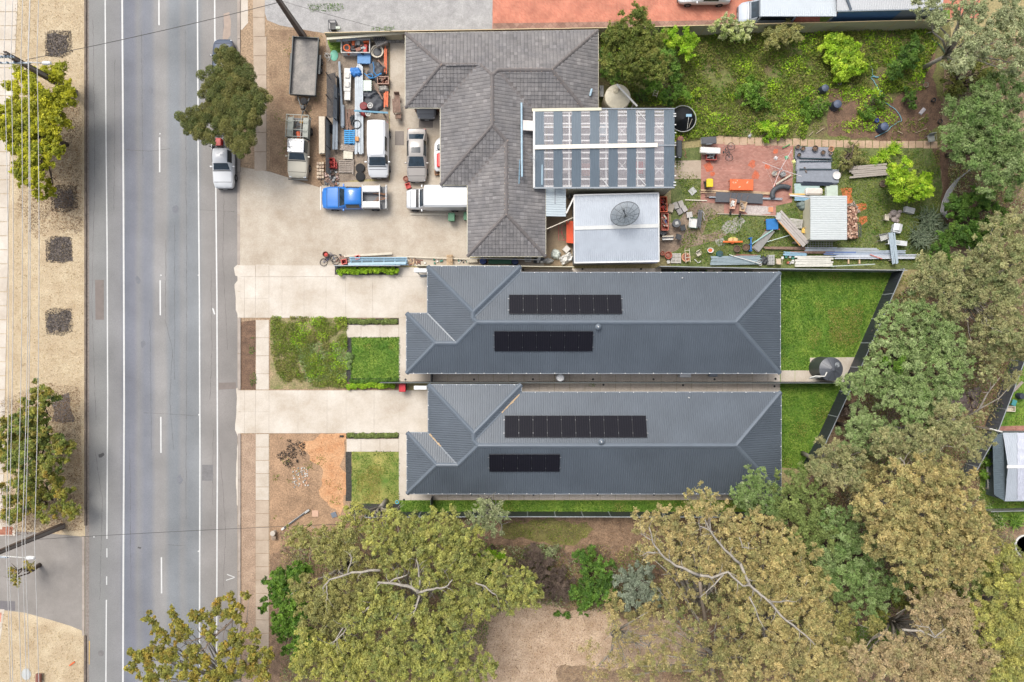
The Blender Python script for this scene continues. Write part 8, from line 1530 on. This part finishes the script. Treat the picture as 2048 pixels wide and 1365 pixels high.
tree('gum_tree', 'pale khaki gum hugging the right edge above the slate fence', 'tree', [(1990, 455, 26), (2030, 450, 34), (2040, 490, 30), (2025, 700, 30), (1985, 700, 30), (1965, 655, 26), (1945, 690, 22), (1975, 745, 22), (1830, 610, 20)], 7, 'khaki', dens=46, L=.13, W=.045, sub=.3, limbs=8, bark=M_barkg, gaps=.12, group=G1)
# bottom left gums
t = tree('gum_tree', 'olive gum beside the footpath with an arching white limb', 'tree', [(600, 1075, 30), (640, 1085, 36), (690, 1070, 36), (660, 1110, 30), (705, 1110, 34), (600, 1180, 28), (640, 1190, 44), (690, 1180, 40), (620, 1225, 34), (660, 1240, 40), (710, 1225, 36), (745, 1150, 34), (740, 1195, 34)], 8.5, 'olive2', dens=50, L=.12, W=.045, sub=.27, limbs=18, bark=M_barkg, gaps=.14, show=.5, group=G1)
limb(t, [(760, 1140), (705, 1146), (660, 1160), (645, 1178)], .15, .06, 8.4, 9); limb(t, [(695, 1146), (704, 1120), (700, 1108)], .1, .05, 8.7, 9); limb(t, [(652, 1170), (655, 1190), (652, 1202)], .07, .03, 8.8, 9)
t = tree('gum_tree', 'large yellow olive gum with white limbs spreading from its centre', 'tree', [(800, 1055, 38), (850, 1065, 40), (890, 1060, 40), (930, 1080, 34), (760, 1080, 34), (830, 1105, 44), (880, 1110, 40), (790, 1120, 36), (850, 1160, 34), (760, 1200, 36), (800, 1210, 34), (740, 1240, 38), (790, 1250, 36), (920, 1120, 34), (830, 1240, 44), (860, 1260, 30), (700, 1245, 20)], 10, 'olive', dens=50, L=.13, W=.05, sub=.25, limbs=18, bark=M_barkg, gaps=.14, show=.4, trunk=(850, 1190), group=G1)
limb(t, [(840, 1185), (815, 1172), (780, 1165), (755, 1165)], .2, .09, 9.4, 9.9); limb(t, [(835, 1185), (865, 1178), (890, 1175), (905, 1160)], .14, .05, 9.4, 9.9); limb(t, [(780, 1163), (800, 1155), (815, 1150)], .09, .05, 9.8, 10); limb(t, [(838, 1190), (832, 1215), (828, 1230)], .12, .06, 9.3, 9.6); limb(t, [(840, 1170), (838, 1140), (832, 1120)], .12, .05, 9.6, 10)
limb(t, [(745, 1212), (715, 1232), (690, 1250), (665, 1290)], .14, .04, 9, 9.4); limb(t, [(700, 1248), (680, 1275), (660, 1288)], .08, .03, 9.2, 9.4); limb(t, [(800, 1225), (785, 1245)], .1, .06, 9.2, 9.4)
tree('gum_tree', 'olive gum by the end of the dark shrub at the bottom', 'tree', [(620, 1290, 34), (660, 1310, 36), (610, 1330, 32), (650, 1350, 36), (700, 1300, 36), (740, 1330, 44), (700, 1350, 40)], 9, 'olive', dens=50, L=.13, W=.05, sub=.27, limbs=10, bark=M_barkg, gaps=.12, group=G1)
t = tree('gum_tree', 'yellow olive gum at the bottom left of the straw clearing', 'tree', [(790, 1310, 44), (840, 1300, 44), (880, 1310, 40), (920, 1290, 38), (830, 1350, 50), (890, 1360, 46), (940, 1340, 34), (975, 1330, 26), (780, 1360, 40), (905, 1245, 26)], 9.5, 'olive', dens=50, L=.13, W=.05, sub=.26, limbs=14, bark=M_barkg, gaps=.14, show=.4, group=G1)
t = tree('gum_tree', 'olive gum reaching into the brush above the straw clearing', 'tree', [(910, 1130, 34), (950, 1150, 40), (1000, 1130, 30), (990, 1170, 40), (1050, 1175, 36), (920, 1190, 42), (960, 1210, 36), (1020, 1200, 34), (1065, 1195, 24), (900, 1230, 34), (950, 1100, 30), (1040, 1150, 20)], 9, 'olive', dens=50, L=.12, W=.045, sub=.27, limbs=16, bark=M_barkg, gaps=.12, show=.4, group=G1)
limb(t, [(950, 1165), (970, 1175), (992, 1190)], .1, .05, 8.8, 9.1); limb(t, [(882, 1090), (900, 1080), (905, 1062)], .08, .03, 8.6, 9)
t = tree('gum_tree', 'slim grey olive gum leaning over the lawn strip and charcoal fence', 'tree', [(985, 1015, 24), (1000, 1030, 20), (955, 1040, 26), (985, 1060, 22), (940, 1065, 20), (965, 1012, 16)], 8, 'palegr', dens=42, L=.11, W=.04, sub=.32, limbs=8, bark=M_barkg, gaps=.16, show=.4, group=G1)
t = tree('gum_tree', 'slim yellow olive gum beside the lower front lawn corner', 'tree', [(710, 1025, 24), (740, 1030, 20), (700, 1045, 20), (780, 1030, 18), (735, 1060, 24), (765, 1055, 18), (800, 1035, 12)], 8, 'olive', dens=40, L=.11, W=.04, sub=.33, limbs=8, bark=M_barkg, gaps=.2, show=.4, group=G1)
limb(t, [(730, 1085), (715, 1055), (708, 1030)], .08, .03, 6, 8); limb(t, [(715, 1055), (725, 1030)], .05, .02, 7, 8)
tree('fig_tree', 'dense vivid green tree beside the lower footpath', 'tree', [(560, 1165, 30), (595, 1145, 26), (550, 1210, 28), (585, 1200, 32), (565, 1250, 30), (600, 1260, 34), (620, 1290, 24), (590, 1300, 26)], 6.5, 'vivid', dens=90, L=.15, W=.06, sub=.28, gaps=.05, flat=.8)
t = tree('gum_tree', 'yellow green gum overhanging the road at the bottom edge', 'tree', [(300, 1240, 15), (345, 1225, 12), (312, 1262, 14), (355, 1250, 16), (385, 1232, 13), (370, 1262, 16), (350, 1275, 18), (325, 1275, 14), (410, 1240, 20), (445, 1225, 22), (470, 1225, 18), (415, 1270, 18), (268, 1310, 16), (290, 1320, 20), (262, 1335, 12), (310, 1300, 16), (335, 1310, 20), (360, 1320, 20), (385, 1305, 18), (410, 1320, 22), (440, 1300, 22), (470, 1290, 22), (500, 1300, 24), (530, 1310, 18), (480, 1330, 26), (450, 1345, 26), (330, 1345, 22), (295, 1350, 22), (380, 1350, 22), (420, 1360, 20), (520, 1345, 24), (460, 1195, 12), (490, 1190, 10), (480, 1260, 16), (510, 1275, 16)], 8.5, 'road', dens=74, L=.15, W=.06, sub=.38, limbs=26, gaps=.2, show=.3, trunk=(490, 1330), r_tr=.16, bark=M_barkg, depth=.3)
M_bt = mat('twig_bark', C(128, 112, 96), var=.2, scale=4)
limb(t, [(455, 1250), (432, 1270), (415, 1290), (400, 1305)], .14, .05, 7.6, 8.2, M_bt); limb(t, [(432, 1270), (405, 1275), (385, 1282), (365, 1280)], .09, .03, 7.8, 8.4, M_bt); limb(t, [(490, 1215), (470, 1235), (450, 1255)], .1, .08, 7.4, 7.8, M_bt); limb(t, [(385, 1282), (375, 1295)], .05, .02, 8, 8.4, M_bt)
# middle brush
tree('dead_bush', 'leafless brown thicket between the olive gum and green shrub', 'bush', [(1070, 1130, 30), (1100, 1150, 36), (1120, 1175, 30), (1085, 1170, 30), (1065, 1110, 22)], 2.2, 'dead', dens=90, L=.22, W=.012, sub=.3, limbs=16, gaps=.1, r_tr=.06)
tree('dead_bush', 'small brown scrub patch above the leafless thicket', 'bush', [(1090, 1108, 20), (1105, 1100, 14)], 1.6, 'palegr', dens=50, L=.12, W=.03, sub=.35, limbs=5, r_tr=.05)
tree('shrub', 'dark green ivy like shrub right of the leafless thicket', 'shrub', [(1180, 1120, 26), (1160, 1115, 16), (1200, 1150, 34), (1175, 1180, 30), (1210, 1185, 26), (1170, 1215, 18), (1150, 1190, 14)], 2.6, 'mid', dens=70, sub=.3, limbs=6)
tree('shrub', 'blue grey leaved shrub beside the dark green shrub', 'shrub', [(1255, 1160, 28), (1280, 1175, 34), (1300, 1190, 26), (1260, 1195, 26), (1290, 1140, 20)], 2.8, 'grey', dens=60, L=.12, W=.06, sub=.3, limbs=6)
tree('shrub', 'tan leaved shrub at the corner of the straw clearing', 'shrub', [(1225, 1200, 22), (1240, 1220, 20), (1280, 1225, 24), (1300, 1215, 20)], 2.6, 'tan', dens=50, sub=.34, limbs=6)
tree('shrub', 'bright yellow green shrub under the olive gum above the thicket', 'shrub', [(985, 1115, 22), (965, 1128, 18), (995, 1145, 16)], 5.5, 'lime', dens=60, sub=.35, limbs=5)
tree('shrub', 'lone dark green weed at the top of the straw clearing', 'shrub', [(1134, 1230, 8), (1115, 1228, 5)], .6, 'mid', dens=60, sub=.5, limbs=0)
tree('shrub', 'rusty brown shrub behind the lower rear lawn fence', 'shrub', [(1695, 828, 16), (1710, 815, 14)], 1.6, 'dead', dens=50, L=.12, sub=.4, limbs=4)
tree('shrub', 'green creeper strip between fence and garage at the right edge', 'shrub', [(1975, 900, 10), (1970, 925, 12), (1968, 950, 10), (1980, 880, 8)], 1.2, 'vivid', dens=70, sub=.4, limbs=0)
# hedge beds
def hedge(label, x0, y0, x1, y1, n, r, z, pal, **k):
    tree('hedge', label, 'hedge', [(x0 + (x1 - x0) * (i + .5) / n, (y0 + y1) / 2 + random.uniform(-1, 1) * (y1 - y0) * .2, r * random.uniform(.8, 1.15)) for i in range(n)], z, pal, dens=120, L=.075, W=.045, sub=.4, limbs=0, gaps=.05, **k)
hedge('low yellow green hedge in the bed above the upper driveway', 676, 535, 796, 549, 14, 7.5, .8, 'lime'); hedge('sparse row of small plants between the upper driveway and its front path', 697, 639, 795, 648, 15, 3.6, .35, 'greenol'); hedge('low green hedge along the lower edge of the upper front lawn', 694, 768, 790, 777, 14, 5, .5, 'lime')
hedge('row of small seedlings in mulch below the upper front lawn', 700, 758, 795, 766, 14, 3, .3, 'mid'); hedge('row of small plants between the lower driveway and its front path', 695, 868, 795, 876, 15, 3.4, .3, 'greenol'); hedge('small dark plants in the mulch left of the upper front lawn', 694, 680, 703, 770, 9, 3.2, .3, 'greygr')
# ground cover: weeds, tufts and lawn blades, all uncountable
def cover(name, polys, dens, L, W, pal, h=.08, clump=None, sz=.5, seed=3, zz=.03):
    rng = np.random.default_rng(seed); global RNG; RNG = rng; Cs = []
    for poly in polys:
        xs, ys = [p[0] for p in poly], [p[1] for p in poly]; A = (max(xs) - min(xs)) * (max(ys) - min(ys)) / PX ** 2; n = int(A * dens)
        X = rng.uniform(min(xs), max(xs), n); Y = rng.uniform(min(ys), max(ys), n); k = inpoly(X, Y, poly); X, Y = X[k], Y[k]
        if clump:      # keep points near random clump centres
            m = max(2, int(A * clump)); cx = rng.uniform(min(xs), max(xs), m); cy = rng.uniform(min(ys), max(ys), m); rr = rng.uniform(.35, 1.3, m) * sz * PX
            d = np.min(((X[:, None] - cx) ** 2 + (Y[:, None] - cy) ** 2) / rr ** 2, axis=1); k = d < rng.uniform(.3, 1.2, len(X)); X, Y, d = X[k], Y[k], d[k]; hz = h * np.clip(1.1 - d, .1, 1)
        else: hz = np.full(len(X), h)
        Z = zz + rng.random(len(X)) * hz; f = (HC - Z) / HC / PX; Cs.append(np.stack([(X - 1024) * f, (682.5 - Y) * f, Z], 1))
    Cn = np.concatenate(Cs); n = len(Cn); N = rng.normal(size=(n, 3)) * .6 + np.array((0, 0, .8)); P_ = np.array(PAL[pal]); bx = np.floor(Cn[:, 0] * 1.1).astype(int) * 7 + np.floor(Cn[:, 1] * 1.1).astype(int) * 13
    T = (P_[bx % len(P_)] * .4 + P_[rng.integers(0, len(P_), n)] * .6) * (1 + rng.normal(size=(n, 1)) * .16); s = rng.uniform(.6, 1.4, n)
    o = leaf_mesh(name, Cn, N, L * s, W * s, T, ML); return tag(o, None, None, None, 'stuff')
PAL['lawn'] = [C(96, 148, 38), C(84, 132, 30), C(114, 162, 48), C(134, 172, 58), C(74, 118, 28)]; PAL['weed'] = [C(156, 176, 66), C(134, 160, 58), C(174, 186, 82), C(112, 140, 50), C(178, 168, 100), C(140, 148, 76)]
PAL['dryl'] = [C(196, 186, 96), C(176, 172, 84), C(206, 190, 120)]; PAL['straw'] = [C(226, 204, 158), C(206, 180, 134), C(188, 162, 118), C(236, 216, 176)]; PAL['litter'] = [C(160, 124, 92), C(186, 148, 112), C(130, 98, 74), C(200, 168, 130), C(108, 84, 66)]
NEG = [(1200, 62), (1400, 58), (1900, 46), (1860, 120), (1850, 180), (1740, 190), (1640, 170), (1610, 280), (1440, 270), (1345, 285), (1345, 210), (1260, 215), (1205, 150)]
cover('weeds', [[(1640, 165), (1780, 180), (1850, 110), (1870, 120), (1780, 260), (1620, 275)]], 120, .1, .045, 'lime', .4, clump=.5, sz=.8, seed=55); cover('weeds', [NEG], 190, .1, .04, 'weed', .4, clump=1.1, sz=.9, seed=5); cover('weeds', [NEG], 110, .1, .05, 'lime', .35, clump=.32, sz=.9, seed=6); cover('weeds', [NEG], 60, .1, .04, 'lawn', .2, clump=.5, sz=1, seed=66)
cover('weeds', [[(1640, 170), (1850, 190), (1870, 285), (1620, 280)]], 60, .1, .04, 'weed', .2, clump=.5, sz=.6, seed=8)
BY = [(1342, 300), (1402, 360), (1402, 405), (1448, 430), (1552, 432), (1590, 400), (1590, 300), (1880, 300), (1880, 430), (1830, 530), (1345, 530), (1380, 440)]
cover('grass', [BY], 110, .08, .028, 'weed', .1, clump=1.4, sz=.8, seed=9); cover('grass', [BY], 80, .07, .026, 'lawn', .08, clump=1.0, sz=.8, seed=10)
LW = [[(701, 674), (800, 674), (800, 766), (701, 766)], [(1561, 541), (1798, 541), (1760, 600), (1705, 714), (1620, 714), (1618, 741), (1561, 741)], [(1560, 767), (1686, 767), (1650, 860), (1620, 940), (1560, 935)], [(799, 1002), (1600, 1002), (1600, 1030), (799, 1030)]]
cover('lawn_grass', LW, 360, .06, .02, 'lawn', .06, seed=11); cover('lawn_grass', [[(703, 902), (800, 902), (800, 1012), (703, 1012)]], 200, .06, .018, 'lawn', .05, clump=2.2, sz=.6, seed=12)
cover('weeds', [[(541, 632), (694, 634), (695, 776), (560, 772), (541, 700)]], 420, .08, .03, 'weed', .35, clump=1.3, sz=.8, seed=13); cover('weeds', [[(545, 632), (694, 634), (695, 770), (600, 760), (560, 700)]], 200, .08, .035, 'lime', .35, clump=.8, sz=.7, seed=61); cover('weeds', [[(590, 690), (693, 680), (693, 760), (610, 765)]], 300, .07, .028, 'greygr', .25, clump=1.6, sz=1, seed=14); cover('weeds', [[(496, 642), (513, 642), (513, 775), (500, 775)], [(540, 640), (560, 640), (552, 740), (541, 740)]], 130, .07, .03, 'mid', .12, clump=2, sz=.4, seed=15)
cover('weeds', [[(545, 875), (690, 872), (690, 1040), (545, 1040)]], 60, .07, .03, 'weed', .1, clump=.25, sz=.5, seed=16); cover('weeds', [[(545, 60), (650, 60), (640, 200), (545, 340)]], 40, .06, .025, 'weed', .06, clump=.3, sz=.7, seed=17)
cover('dry_grass', [[(30, 0), (167, 0), (167, 1060), (20, 1060)], [(0, 1225), (167, 1275), (167, 1365), (0, 1365)]], 75, .06, .014, 'straw', .04, seed=18); cover('dry_grass', [[(960, 1215), (1200, 1215), (1420, 1260), (1420, 1365), (930, 1365)]], 40, .07, .012, 'straw', .05, seed=19)
PAL['char'] = [C(70, 64, 60), C(90, 84, 80), C(56, 52, 50), C(110, 100, 92)]; PAL['mul'] = [C(110, 100, 94), C(90, 82, 78), C(134, 124, 116)]
cover('fallen_leaves', [[(85, 195), (160, 205), (167, 480), (60, 480), (30, 420)], [(90, 765), (160, 775), (167, 1062), (0, 1075), (0, 800)]], 150, .045, .02, 'litter', .05, clump=.8, sz=1.4, seed=44); cover('soil_crumbs', [[(600, 870), (690, 870), (690, 1040), (560, 1040), (545, 930)]], 25, .04, .02, 'litter', .02, clump=.8, sz=1, seed=45)  # verge leaf litter; its browns also paint the acacias' shade on the ground
cover('charred_litter', [[(552, 875), (610, 885), (612, 925), (585, 938), (548, 930)]], 330, .07, .025, 'char', .04, clump=1.6, sz=.5, seed=41); cover('bark_mulch', [[(x0 - 5, y0 + 3), (x0 + 9, y0 - 5), (x0 + 48, y0 - 3), (x0 + 51, y0 + 42), (x0 + 30, y0 + 51), (x0 - 3, y0 + 47)] for x0, y0 in ((94, 65), (95, 477), (95, 621), (105, 375))], 260, .06, .025, 'mul', .04, seed=42)
cover('dry_grass', [[(1655, 620), (1730, 600), (1720, 680), (1690, 700), (1660, 690)], [(730, 930), (780, 935), (770, 1000), (712, 1005), (712, 940)]], 300, .06, .02, 'dryl', .08, clump=1.4, sz=.9, seed=43); cover('dry_grass', [[(1561, 541), (1798, 541), (1705, 714), (1618, 741), (1561, 741)], [(1560, 767), (1686, 767), (1620, 940), (1560, 935)], [(701, 674), (800, 674), (800, 766), (701, 766)], [(870, 1002), (1500, 1002), (1500, 1030), (870, 1030)]], 200, .06, .018, 'dryl', .07, clump=.16, sz=.8, seed=46)
cover('fallen_leaves', [[(540, 1110), (700, 1040), (1560, 1036), (1700, 780), (1760, 620), (1850, 560), (2048, 520), (2048, 1365), (560, 1365)], [(80, 200), (166, 220), (160, 470), (60, 440)], [(20, 800), (160, 780), (166, 1060), (20, 1070)]], 45, .05, .025, 'litter', .03, seed=20)
cover('weeds', [[(1000, 1042), (1180, 1042), (1190, 1065), (1140, 1090), (1010, 1070)], [(1700, 1245), (1815, 1255), (1800, 1305), (1705, 1290)], [(1800, 545), (1850, 560), (1830, 600), (1760, 600)]], 130, .07, .025, 'weed', .1, clump=1.2, sz=.8, seed=21); cover('weeds', [[(2000, 760), (2048, 720), (2048, 850), (1992, 852)], [(1983, 1003), (2048, 1003), (2048, 1022), (1983, 1022)]], 150, .06, .02, 'lawn', .06, seed=22)
cover('weeds', [[(615, 8), (685, 6), (688, 22), (620, 24)], [(740, 55), (790, 52), (790, 62), (742, 62)], [(1335, 541), (1400, 541), (1400, 548), (1335, 548)], [(1410, 541), (1520, 543), (1520, 549), (1410, 549)], [(1178, 766), (1192, 766), (1190, 774), (1178, 774)], [(655, 75), (684, 75), (684, 105), (660, 106)]], 160, .06, .022, 'mid', .08, seed=23)
UND = [[(1000, 1090), (1300, 1090), (1300, 1235), (1080, 1210)], [(560, 1060), (720, 1060), (1000, 1090), (1080, 1100), (1080, 1180), (980, 1240), (960, 1365), (560, 1365)], [(1300, 1050), (1560, 1040), (1640, 950), (1720, 880), (1740, 660), (1840, 540), (2048, 500), (2048, 700), (1990, 860), (1960, 960), (2048, 1110), (2048, 1365), (1320, 1365), (1440, 1300), (1440, 1240), (1320, 1220)], [(1890, 80), (2048, 60), (2048, 480), (1900, 480)]]
for pl_, d_, s_ in (('palegr', 60, 31), ('dead', 60, 32), ('brown', 50, 33), ('mid', 26, 34), ('tan', 60, 35)): cover('undergrowth', UND, d_, .11, .03, pl_, 1.3, clump=.3, sz=1.2, seed=s_)
print('leaves', NLEAF)
